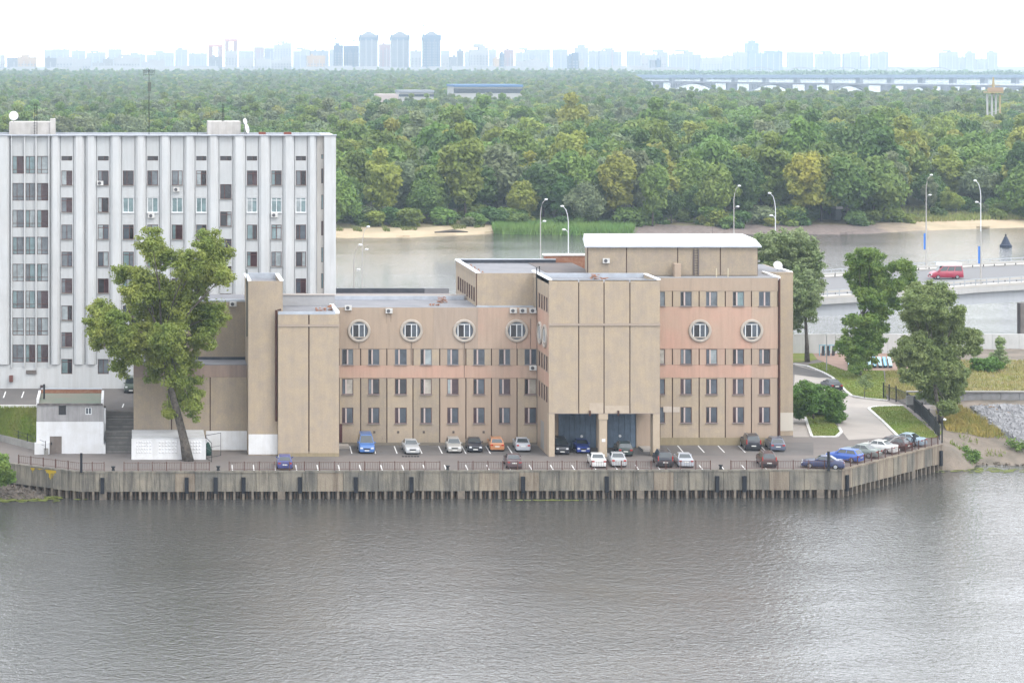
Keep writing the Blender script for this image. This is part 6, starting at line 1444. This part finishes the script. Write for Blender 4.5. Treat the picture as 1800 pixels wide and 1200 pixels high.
bush_me, _ = crown_mesh(150, 'bush', 2200, .55); BUSH = []
for m_ in FM: c2 = bush_me.copy(); c2.materials.clear(); c2.materials.append(m_); BUSH.append(c2)
rf = random.Random(77)
def wood_at(px, D):                                  # where trees stand
    s_ = shore_D(px)
    if 1590 < px < 1800 and D < s_+48: return False
    if 600 < px < 880 and D < s_+24: return False
    if 1150 < px < 1600 and D < s_+14: return False
    return D > s_+14
placed = []
LBL = {0: 'mid-green', 1: 'dark green', 2: 'light green', 3: 'grey-green', 4: 'yellowing'}
def far_tree(px, D, vi, ci, sc, row, label=None):
    kd, cm, tm, h_ = VAR[vi]; x = Xp(px, D)
    where = 'above the sandy beach' if px < 700 else 'left of the reeds' if px < 870 else 'behind the reeds' if px < 1010 else 'above the white roof' if px < 1150 else 'by the left lamp' if px < 1300 else 'by the white lamp' if px < 1450 else 'right of the white lamp' if px < 1590 else 'behind the meadow' if px < 1730 else 'at the right edge'
    lab = label or '%s %s%s island tree %s, %s' % (LBL[ci], {.7: 'small ', 1: '', 2: 'big '}[.7 if sc < .85 else (1 if sc < 1.12 else 2)], {'round': 'round', 'tall': 'tall', 'wide': 'broad'}[kd], row, where)
    e = empty('forest_tree', (x, D, 2.0), lab, 'tree', 'trees of the island wood', rf.uniform(0, 6.28)); e.scale = (sc, sc, sc*rf.uniform(.92, 1.1))
    c_ = bpy.data.objects.new('crown', cm[ci]); COL.objects.link(c_); c_.parent = e
    t_ = bpy.data.objects.new('trunk', tm); COL.objects.link(t_); t_.parent = e
    placed.append((x, D))
def ok(x, y, d):
    return all((x-a)**2+(y-b)**2 > d*d for a, b in placed)
def pickc(): return rf.choices((0, 1, 2, 3, 4), (42, 22, 22, 13, .25))[0]
# single trees that stand out
for px, D, vi, ci, sc, lb in ((762, 690, 0, 4, .95, 'yellowing tree in the front of the island wood above the sandy beach'), (1300, 735, 0, 4, 1.0, 'bright yellow-topped tree left of centre on the rocky shore'), (1335, 745, 3, 4, .9, 'yellow-green broad tree beside the yellow-topped one'),
        (1535, 676, 3, 0, 1.25, 'largest spreading tree at the right end of the shore wood'), (1490, 668, 0, 0, 1.25, 'high round tree left of the largest spreading shore tree'), (1568, 682, 2, 3, .95, 'slim grey-green tree at the right edge of the shore wood'),
        (1225, 672, 1, 1, .62, 'dark rounded tree low over the rocky shore'), (1180, 668, 0, 1, .6, 'dark small tree at the left of the rocky shore'), (1636, 712, 2, 3, .52, 'young pale poplar on the meadow, left'), (1663, 706, 2, 2, .42, 'young pale poplar on the meadow, middle'), (1681, 704, 0, 2, .42, 'young pale poplar on the meadow, right'),
        (1515, 1010, 4, 3, 1.2, 'dull brown-green pointed tree standing out of the distant wood')): far_tree(px, D, vi, ci, sc, '', lb)
def shore_row(dmin, dmax, n, mind, row, scr):
    c = 0; t_ = 0
    while c < n and t_ < n*60:
        t_ += 1; px = rf.uniform(575, 1830); D = shore_D(px)+rf.uniform(dmin, dmax)
        if not wood_at(px, D): continue
        x = Xp(px, D)
        if not ok(x, D, mind): continue
        far_tree(px, D, rf.randrange(len(VAR)), pickc(), rf.uniform(*scr), row); c += 1
    return c
n1 = shore_row(14, 60, 75, 7.5, 'in the front rows', (.7, 1.4))
n2 = shore_row(60, 180, 105, 11.5, 'behind the front rows', (1.0, 1.55))
n3 = shore_row(180, 420, 100, 15, 'deeper in', (1.0, 1.6))
# bushes on the shore
nb = 0; t_ = 0
while nb < 85 and t_ < 9000:
    t_ += 1; px = rf.uniform(585, 1820); s_ = shore_D(px)
    lo, hi = (9, 30)
    if 600 < px < 880: lo, hi = 12, 32
    if 1600 < px: lo, hi = 14, 60
    D = s_+rf.uniform(lo, hi); x = Xp(px, D)
    if 690 < px < 870 and rf.random() < .45: continue
    if 1600 < px < 1700 and D < s_+24: continue
    o = bpy.data.objects.new('shore_bush', BUSH[rf.choices((0, 1, 2, 3), (4, 3, 2, 2))[0]]); COL.objects.link(o); sc = rf.uniform(.55, 1.25); o.scale = (sc*1.1, sc*1.1, sc*.85); o.location = (x, D, 1.2); o.rotation_euler = (0, 0, rf.uniform(0, 6.28))
    sidew = 'left on the sandy beach' if px < 700 else 'right on the sandy beach' if px < 870 else 'behind the reeds' if px < 1120 else 'on the rocky shore left of the first lamp' if px < 1290 else 'on the rocky shore between two lamps' if px < 1360 else 'on the rocky shore right of the white lamp' if px < 1590 else 'on the right meadow'
    sidew = ('small ' if sc < .75 else 'mid-size ' if sc < 1 else 'large ')+'rounded bush '+sidew+(' at the water' if D < s_+18 else ' near the trees')
    tag(o, sidew, 'bush', 'bushes along the island shore'); nb += 1
# reeds
rng = np.random.default_rng(9); pts = []
while len(pts) < 16000:
    px = rng.uniform(868, 1112); s_ = shore_D(px); D = s_+rng.uniform(-4, 26)*min(1, (px-860)/40)*min(1, (1120-px)/40+.15); pts.append((Xp(px, D), D, 0.0 if D < s_ else .3))
tufts('reeds', pts, mat('reed_green', (.13, .26, .06), .8, c2=(.19, .30, .07), scale=.1), 2.0, .14, 'dense green reed bed along the far shore')
pts = []
while len(pts) < 9000:
    px = rng.uniform(1586, 1860); s_ = shore_D(px); D = s_+rng.uniform(13, 70); pts.append((Xp(px, D), D, 1.4))
tufts('meadow_grass', pts, mat('meadow_green', (.20, .26, .07), .9, c2=(.3, .3, .1), scale=.06), 1.2, .16, 'tall meadow grass above the right beach')
pts = []
while len(pts) < 2500:
    px = rng.uniform(592, 870); s_ = shore_D(px); D = s_+rng.uniform(9, 24); x = Xp(px, D)
    if math.sin(x*.35)+math.sin(x*.9+1) > .4: pts.append((x, D, 1.0))
tufts('beach_grass', pts, mat('beach_green', (.14, .18, .04), .9, c2=(.2, .2, .07), scale=.06), .9, .14, 'grass tufts on the sandy beach')
# driftwood
p = G(790, 409, .9); tag(MB().tube([(p[0]-4, p[1], 1.0), (p[0]+1, p[1]+.5, 1.3), (p[0]+5, p[1], 1.1)], [.2, .5, .15], 6).build('driftwood', bark_f), 'dark driftwood log on the sandy beach', 'log')
# the rest of the wood: one object, instanced on points
P_pts = []; KS = []; SC = []
def add_far(D0_, D1_, sp, pxa, pxb, szr):
    y = D0_
    while y < D1_:
        x = Xp(pxa, y)
        while x < Xp(pxb, y):
            xx, yy = x+rf.uniform(-.45, .45)*sp, y+rf.uniform(-.45, .45)*sp
            px = pxc(xx, yy)
            gap = (785 < px < 925 and 1870 < yy < 2000) or (655 < px < 770 and 1690 < yy < 1835) or (1725 < px < 1768 and 1080 < yy < 1104)
            river = px > 1150+(yy-2150)*-.02 and yy > 2180
            if px < 585 and yy < 980: gap = True
            if not gap and not river and (yy > 1180 or (px < 575) or ok(xx, yy, sp*.75)) and not (yy < 1180 and px > 575 and not wood_at(px, yy)):
                P_pts.append((xx, yy, 2.0)); KS.append(rf.randrange(8)); SC.append(rf.uniform(*szr))
            x += sp
        y += sp*.95
add_far(960, 1160, 11.5, -120, 600, (.85, 1.25))
add_far(705, 1100, 12.5, 560, 1960, (.75, 1.3))
add_far(1100, 1500, 13, -120, 1960, (.8, 1.3))
add_far(1500, 2250, 12.5, -120, 1960, (.75, 1.08))
add_far(2250, 3300, 17, -120, 1140, (.85, 1.15))
add_far(3300, 4840, 24, -120, 1130, (.9, 1.2))
wood = bpy.data.meshes.new('far_wood'); wood.from_pydata(P_pts, [], [])
a_ = wood.attributes.new('kind_index', 'INT', 'POINT'); a_.data.foreach_set('value', KS)
a_ = wood.attributes.new('tree_scale', 'FLOAT', 'POINT'); a_.data.foreach_set('value', SC)
wo_ = bpy.data.objects.new('far_wood', wood); COL.objects.link(wo_); tag(wo_, 'dense mass of the island wood fading into the haze', 'wood', kind='stuff')
ng = bpy.data.node_groups.new('scatter_trees', 'GeometryNodeTree'); ng.interface.new_socket('Geometry', in_out='INPUT', socket_type='NodeSocketGeometry'); ng.interface.new_socket('Geometry', in_out='OUTPUT', socket_type='NodeSocketGeometry')
gi = ng.nodes.new('NodeGroupInput'); go = ng.nodes.new('NodeGroupOutput'); jn = ng.nodes.new('GeometryNodeJoinGeometry')
na = ng.nodes.new('GeometryNodeInputNamedAttribute'); na.data_type = 'INT'; na.inputs[0].default_value = 'kind_index'
ns = ng.nodes.new('GeometryNodeInputNamedAttribute'); ns.data_type = 'FLOAT'; ns.inputs[0].default_value = 'tree_scale'
rv_ = ng.nodes.new('FunctionNodeRandomValue'); rv_.data_type = 'FLOAT_VECTOR'; rv_.inputs[0].default_value = (0, 0, 0); rv_.inputs[1].default_value = (0, 0, 6.28)
combo = [(0, 0), (1, 1), (2, 0), (3, 1), (4, 3), (5, 2), (3, 0), (1, 3)]
crowns = {}
for o in bpy.data.objects:
    if o.name.startswith('crown') and o.parent and o.parent.name.startswith('forest_tree'): crowns.setdefault(o.data.name, o)
for i, (v_, c_) in enumerate(combo):
    src = crowns.get(VAR[v_][1][c_].name)
    if src is None: far_tree(700+i*130, 900+i*8, v_, c_, 1.1, 'deeper in'); src = [o for o in bpy.data.objects if o.data == VAR[v_][1][c_]][0]
    oi = ng.nodes.new('GeometryNodeObjectInfo'); oi.inputs['Object'].default_value = src; oi.inputs['As Instance'].default_value = True; oi.transform_space = 'ORIGINAL'
    cp = ng.nodes.new('FunctionNodeCompare'); cp.data_type = 'INT'; cp.operation = 'EQUAL'; ng.links.new(na.outputs[0], cp.inputs[2]); cp.inputs[3].default_value = i
    ip = ng.nodes.new('GeometryNodeInstanceOnPoints'); ng.links.new(gi.outputs[0], ip.inputs['Points']); ng.links.new(cp.outputs[0], ip.inputs['Selection']); ng.links.new(oi.outputs['Geometry'], ip.inputs['Instance'])
    ng.links.new(rv_.outputs[0], ip.inputs['Rotation']); ng.links.new(ns.outputs[0], ip.inputs['Scale']); ng.links.new(ip.outputs[0], jn.inputs[0])
ng.links.new(jn.outputs[0], go.inputs[0]); md = wo_.modifiers.new('scatter', 'NODES'); md.node_group = ng
print('far trees', len(P_pts), 'front', n1, n2, n3, nb)
# ================================================================ skyline
rs_ = random.Random(5)
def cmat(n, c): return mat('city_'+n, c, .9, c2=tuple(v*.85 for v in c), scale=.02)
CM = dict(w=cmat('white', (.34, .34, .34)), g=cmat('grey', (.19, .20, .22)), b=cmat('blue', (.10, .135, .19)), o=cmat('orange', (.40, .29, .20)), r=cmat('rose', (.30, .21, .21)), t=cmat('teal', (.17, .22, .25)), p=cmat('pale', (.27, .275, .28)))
band_m = mat('city_band', (.19, .205, .23), .6); band_l = mat('city_band_light', (.34, .34, .34), .9)
DESC = dict(w='white', g='grey', b='dark blue-grey', o='orange and white', r='rose-topped', t='pale teal', p='pale')
def tower_b(px0, px1, ytop, c, D, label, top=None, nb=None):
    x0, x1 = Xp(px0, D), Xp(px1, D); z1 = Zp(ytop, D); dep = min(22, max(12, (x1-x0)*.5)); e = empty('city_tower', ((x0+x1)/2, D, 3), label, 'apartment tower', 'towers of the hazy city skyline')
    wm_ = MB(); ns_ = max(1, int((px1-px0)/13)) if top not in ('crown', 'arch') else 1
    for q in range(ns_):
        dz_ = 0 if ns_ == 1 or q == ns_//2 else rs_.choice((0, 2, 5, 8)); wm_.box(x0+(x1-x0)*q/ns_, x0+(x1-x0)*(q+1)/ns_, D+(q % 2)*.7, D+dep, 2, z1-dz_)
        if rs_.random() < .6: a_ = x0+(x1-x0)*(q+rs_.uniform(.2, .5))/ns_; wm_.box(a_, a_+5, D+4, D+9, z1-dz_, z1-dz_+3.5)
    wm_.build('wall', CM[c], e)
    n = nb or max(2, int((px1-px0)/5)); mb = MB(); w_ = (x1-x0)/n
    for i in range(n):
        for k in range(int((z1-20)/6)):
            mb.box(x0+w_*(i+.3), x0+w_*(i+.75), D-.4, D+.1, 8+k*6, 11.5+k*6)
    o = mb.build('windows', band_m, e, fix=False); o['kind'] = 'stuff'
    for i in range(n+1):
        if i % 2 == 0: xx = x0+w_*i; MB().box(max(x0, xx-w_*.12), min(x1, xx+w_*.12), D-1.2, D-.001, 2, z1-9).build('pilaster', band_l if c != 'b' else CM['g'], e)
    if top == 'crown':
        h = z1; MB().box(x0-1.5, x1+1.5, D-.8, D+dep, h-12, h-5).build('crown', CM['b'], e); MB().add([(x0+4, D+2, h), (x1-4, D+2, h), ((x0+x1)/2+3, D+4, h+8), ((x0+x1)/2-3, D+4, h+8), (x0+4, D+8, h), (x1-4, D+8, h), ((x0+x1)/2+3, D+7, h+8), ((x0+x1)/2-3, D+7, h+8)], [(0, 1, 2, 3), (7, 6, 5, 4), (0, 4, 5, 1), (1, 5, 6, 2), (2, 6, 7, 3), (3, 7, 4, 0)]).build('roof_cap', CM['g'], e)
        for s in (x0-1.5, x1-1.5): MB().box(s, s+3, D-.8, D+3, h-5, h+1).build('turret', CM['b'], e)
    elif top == 'arch':
        h = z1; w2 = (x1-x0)*.3; MB().box(x0, x0+w2, D, D+dep, h, h+22).box(x1-w2, x1, D, D+dep, h, h+22).build('twin_top', CM['r'], e); MB().box(x0-1, x1+1, D-.3, D+dep, h+22, h+27).build('bridge_top', mat('city_red', (.45, .24, .22), .9), e)
    elif top == 'spire':
        h = z1; MB().box(x0+(x1-x0)*.25, x0+(x1-x0)*.75, D+1, D+dep-1, h, h+8).build('upper_storeys', CM[c], e); MB().tube([((x0+x1)/2, D+4, h+8), ((x0+x1)/2, D+4, h+18)], [.9, .2], 5).build('spire', CM['g'], e)
    elif top == 'steps': MB().box(x0+(x1-x0)*.2, x0+(x1-x0)*.6, D+1, D+dep-1, z1, z1+5).build('roof_room', CM[c], e)
    return e
SK = [  # front
 (0, 8, 97, 'w', 5200, None), (12, 31, 102, 'g', 5200, None), (31, 64, 100.5, 'o', 5200, 'steps'), (79, 99, 102, 'g', 5200, None), (99, 127, 100, 'w', 5250, None), (127, 160, 103, 'w', 5300, None), (162, 199, 104, 'p', 5250, None), (200, 246, 100, 'w', 5200, 'steps'), (248, 290, 105, 'w', 5300, None),
 (292, 338, 118, 'w', 5200, None), (340, 384, 120, 'w', 5210, None), (367, 391, 100, 'g', 5400, 'arch'), (396, 417, 90, 'w', 5400, 'arch'), (420, 446, 103, 'w', 5300, None), (450, 475, 104, 'w', 5300, None), (477, 513, 100, 'w', 5400, None),
 (540, 572, 98, 'o', 5300, None), (587, 603, 80, 'b', 5400, 'steps'), (605, 631, 81, 'b', 5450, None), (633, 664, 62, 'g', 5350, 'crown'), (667, 686, 78, 'r', 5600, None), (688, 719, 62, 'g', 5350, 'crown'), (722, 741, 90, 'w', 5500, None), (744, 774, 62, 'b', 5300, 'crown'), (777, 789, 98, 'w', 5500, None),
 (791, 803, 100, 'g', 5300, None), (804, 815, 89, 'g', 5400, None), (826, 858, 84, 'w', 5500, 'spire'), (868, 878, 103, 'o', 5300, None), (879, 886, 94, 'b', 5300, None), (887, 903, 88, 'r', 5500, None), (909, 964, 104, 'w', 5300, None), (999, 1005, 98, 'b', 5300, None), (1006, 1017, 93, 'b', 5300, None), (1018, 1027, 107, 'w', 5300, None),
 (1127, 1140, 97, 'w', 5300, 'steps'), (1144, 1152, 106, 'g', 5300, None), (1154, 1161, 106, 'b', 5300, None), (1162, 1171, 100, 'w', 5300, None),
 # back, fainter
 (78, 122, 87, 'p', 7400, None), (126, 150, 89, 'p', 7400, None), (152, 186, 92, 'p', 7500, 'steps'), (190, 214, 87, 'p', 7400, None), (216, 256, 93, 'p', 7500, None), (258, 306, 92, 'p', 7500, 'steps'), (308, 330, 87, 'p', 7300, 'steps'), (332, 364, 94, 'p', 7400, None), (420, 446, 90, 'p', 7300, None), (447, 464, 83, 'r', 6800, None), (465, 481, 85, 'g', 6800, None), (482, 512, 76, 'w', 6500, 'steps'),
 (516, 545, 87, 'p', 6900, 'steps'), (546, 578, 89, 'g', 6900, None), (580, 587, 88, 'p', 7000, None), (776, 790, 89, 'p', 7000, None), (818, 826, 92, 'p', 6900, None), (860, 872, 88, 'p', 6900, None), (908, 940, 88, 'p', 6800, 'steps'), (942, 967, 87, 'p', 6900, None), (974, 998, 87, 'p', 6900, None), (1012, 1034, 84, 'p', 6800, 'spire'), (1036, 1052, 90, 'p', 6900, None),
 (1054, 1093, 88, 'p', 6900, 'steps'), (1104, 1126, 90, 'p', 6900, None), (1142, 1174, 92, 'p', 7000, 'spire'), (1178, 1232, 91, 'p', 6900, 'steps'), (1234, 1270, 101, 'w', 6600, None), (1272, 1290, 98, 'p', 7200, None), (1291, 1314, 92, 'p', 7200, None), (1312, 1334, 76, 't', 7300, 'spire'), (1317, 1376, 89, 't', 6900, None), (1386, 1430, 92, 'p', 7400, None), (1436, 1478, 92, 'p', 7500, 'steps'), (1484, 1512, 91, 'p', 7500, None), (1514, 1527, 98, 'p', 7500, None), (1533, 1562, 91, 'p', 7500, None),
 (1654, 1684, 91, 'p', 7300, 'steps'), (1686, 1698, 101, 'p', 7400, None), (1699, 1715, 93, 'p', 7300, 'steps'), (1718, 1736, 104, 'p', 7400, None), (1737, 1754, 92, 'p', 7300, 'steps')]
for i, (a, b, y, c, D, t_) in enumerate(SK):
    wd = 'broad' if b-a > 35 else ('slim' if b-a < 18 else 'mid-width'); ht = 'very tall' if y < 80 else ('tall' if y < 96 else 'low')
    xt = {'crown': ' with a turreted crown', 'arch': ' with a red gate-shaped top', 'spire': ' with a spire', 'steps': ' with a stepped roof', None: ''}[t_]
    side = ['at the far left', 'left of the bushy antenna mast', 'behind the antenna mast', 'left of the red-topped pair', 'right of the red-topped pair', 'left of the turreted towers', 'among the turreted towers', 'right of the turreted towers', 'above the blue-roofed hall', 'left of the thin mast', 'by the thin mast', 'over the bridge start', 'over the first arch', 'over the second arch', 'over the third arch', 'over the last arches', 'left of the yellow tower', 'above the yellow tower'][min(17, int((a+b)/2/100))]
    tower_b(a, b, y, c, D, '%s %s %s tower%s, skyline %s' % (wd, ht, DESC[c], xt, side), t_)
# low white blocks along the foot of the skyline, one mass nobody could count
mb = MB()
for i in range(150):
    px = rs_.uniform(-30, 1180); D = rs_.uniform(4980, 5150); w_ = rs_.uniform(20, 60); x = Xp(px, D); mb.box(x, x+w_, D, D+12, 2, rs_.uniform(14, 26))
tag(mb.build('low_city_blocks', CM['w'], fix=False), 'low pale housing blocks along the foot of the skyline', 'buildings', kind='stuff')
# tree line of the far bank on the right
pts = []
e = empty('tv_mast', (Xp(1076, 6800), 6800, 3), 'faint thin television mast above the middle skyline', 'mast'); MB().tube([(Xp(1076, 6800), 6800, 3), (Xp(1076, 6800), 6800, Zp(60, 6800))], [2.5, 1.2], 6).build('pole', CM['r'], e)
for px, y, lb in ((590, 66, 'faint construction crane left of the turreted towers'), (622, 70, 'second faint construction crane left of the turreted towers'), (745, 44, 'construction crane on the dark unfinished tower')):
    D = 5420; x = Xp(px, D); e = empty('tower_crane', (x, D, 3), lb, 'crane', 'construction cranes on the skyline'); MB().box(x-.8, x+.8, D, D+1.6, 3, Zp(y, D)).build('mast', CM['b'], e); MB().box(x-14, x+26, D, D+1.4, Zp(y, D)-3, Zp(y, D)-1.8).build('jib', CM['b'], e)
# ---- bridges far right
bm_ = mat('old_bridge_conc', (.20, .215, .24), .9); 
ar = empty('arch_bridge', (Xp(1420, 3300), 3300, 0), 'long concrete arch bridge with open spandrels behind the island wood', 'bridge')
Da = lambda px: 3250+(px-1150)*-.9
def XA(px): return Xp(px, Da(px))
def ztop(px): return Zp(142.5+(px-1150)*.013, Da(px))
pxs = list(range(900, 1960, 20)); mb = MB()
for a, b in zip(pxs[:-1], pxs[1:]):
    z_a, z_b = ztop(a), ztop(b); mb.add([(XA(a), Da(a), z_a-2.2), (XA(b), Da(b), z_b-2.2), (XA(b), Da(b)+25, z_b-2.2), (XA(a), Da(a)+25, z_a-2.2), (XA(a), Da(a), z_a), (XA(b), Da(b), z_b), (XA(b), Da(b)+25, z_b), (XA(a), Da(a)+25, z_a)], [(0, 3, 2, 1), (4, 5, 6, 7), (0, 1, 5, 4), (2, 3, 7, 6)])
mb.build('deck', bm_, ar, fix=False)
spans = [(1165, 1280), (1300, 1420), (1440, 1555), (1575, 1665), (1680, 1745), (1760, 1830)]
for a, b in spans:
    mb = MB(); n = 14; D = Da((a+b)/2)+4; zt_ = ztop((a+b)/2)-3.0
    for i in range(n):
        u0, u1 = i/n, (i+1)/n; f = lambda u: .5+(zt_-.5)*(1-(2*u-1)**2); x0, x1 = XA(a)+(XA(b)-XA(a))*u0, XA(a)+(XA(b)-XA(a))*u1
        mb.add([(x0, D, f(u0)-.6), (x1, D, f(u1)-.6), (x1, D, f(u1)+1.6), (x0, D, f(u0)+1.6), (x0, D+14, f(u0)-.6), (x1, D+14, f(u1)-.6), (x1, D+14, f(u1)+1.6), (x0, D+14, f(u0)+1.6)], [(0, 1, 2, 3), (7, 6, 5, 4), (0, 4, 5, 1), (3, 2, 6, 7)])
    mb.build('arch', bm_, ar, fix=False)
    cm_ = MB()
    for i in range(1, 20):
        u = i/20; x = XA(a)+(XA(b)-XA(a))*u; z0_ = .5+(zt_-.5)*(1-(2*u-1)**2)+1
        if zt_+1-z0_ > .8: cm_.box(x-.6, x+.6, D+1, D+13, z0_, zt_+1)
    cm_.build('spandrel_columns', bm_, ar, fix=False)
for a in (1160, 1290, 1430, 1565, 1672, 1752): MB().box(XA(a)-5, XA(a)+5, Da(a)+2, Da(a)+22, -.5, ztop(a)-2.2).build('pier', bm_, ar)
g2 = empty('girder_bridge', (Xp(1450, 4300), 4300, 0), 'long flat girder bridge behind the arch bridge', 'bridge')
D = 4250; MB().box(Xp(1100, D), Xp(1980, D), D, D+30, Zp(137, D), Zp(132, D)).build('deck', mat('girder_blue', (.14, .19, .27), .8), g2)
for px in range(1130, 1960, 55): MB().box(Xp(px, D)-3, Xp(px, D)+3, D+3, D+27, -.5, Zp(137, D)-.01).build('pier', bm_, g2)
g3 = empty('rail_bridge', (Xp(1550, 5000), 4950, 0), 'very faint railway bridge with bow-shaped trusses under the hazy towers', 'bridge')
D = 4950
for a, b in ((1450, 1520), (1545, 1600), (1615, 1680), (1300, 1370), (1375, 1440)):
    mb = MB(); n = 12
    for i in range(n):
        u0, u1 = i/n, (i+1)/n; f = lambda u: Zp(131, D)+(Zp(118.5, D)-Zp(131, D))*(1-(2*u-1)**2); mb.bar((Xp(a+(b-a)*u0, D), D, f(u0)), (Xp(a+(b-a)*u1, D), D, f(u1)), 1.5)
        if i: mb.bar((Xp(a+(b-a)*u0, D), D, f(u0)), (Xp(a+(b-a)*u0, D), D, Zp(131, D)), .6)
    mb.build('bow_truss', CM['p'], g3, fix=False)
MB().box(Xp(1200, D), Xp(1980, D), D, D+9, Zp(133, D), Zp(131, D)).build('deck', CM['p'], g3)
for px in range(1230, 1960, 80): MB().box(Xp(px, D)-3, Xp(px, D)+3, D+1, D+8, -.5, Zp(133, D)-.01).build('pier', CM['p'], g3)
# far bank trees (a mass)
mb = MB(); rng = np.random.default_rng(3)
L = []
for i in range(420):
    px = rng.uniform(1100, 1990); D = rng.uniform(4905, 4935) if px < 1960 else 4920; s_ = rng.uniform(5, 10); L.append((Xp(px, D), D, 4+s_*.5, s_*1.6, s_, s_*.9))
o = leaves('far_bank_trees', L, 16000, 5, FM[1], None, seed=4, shell=.7, loc=(0, 0, 0)); tag(o, 'hazy line of trees on the far bank behind the bridges', 'trees', kind='stuff')
# river side quay on the far right, cars on the arch bridge as specks: left out, below a pixel
# ================================================================ haze
hz = bpy.data.materials.new('haze'); hz.use_nodes = True; t = hz.node_tree; t.nodes.clear()
pv = t.nodes.new('ShaderNodeVolumePrincipled'); pv.inputs['Density'].default_value = HAZE; pv.inputs['Color'].default_value = (.68, .84, 1.0, 1); pv.inputs['Anisotropy'].default_value = .0
ou = t.nodes.new('ShaderNodeOutputMaterial'); t.links.new(pv.outputs[0], ou.inputs['Volume'])
h_ = MB().box(-5600, 6600, -700, 9300, -3.5, 190).build('haze', hz); tag(h_, 'pale summer haze over the river and city', kind='stuff')
h_.display_type = 'WIRE'
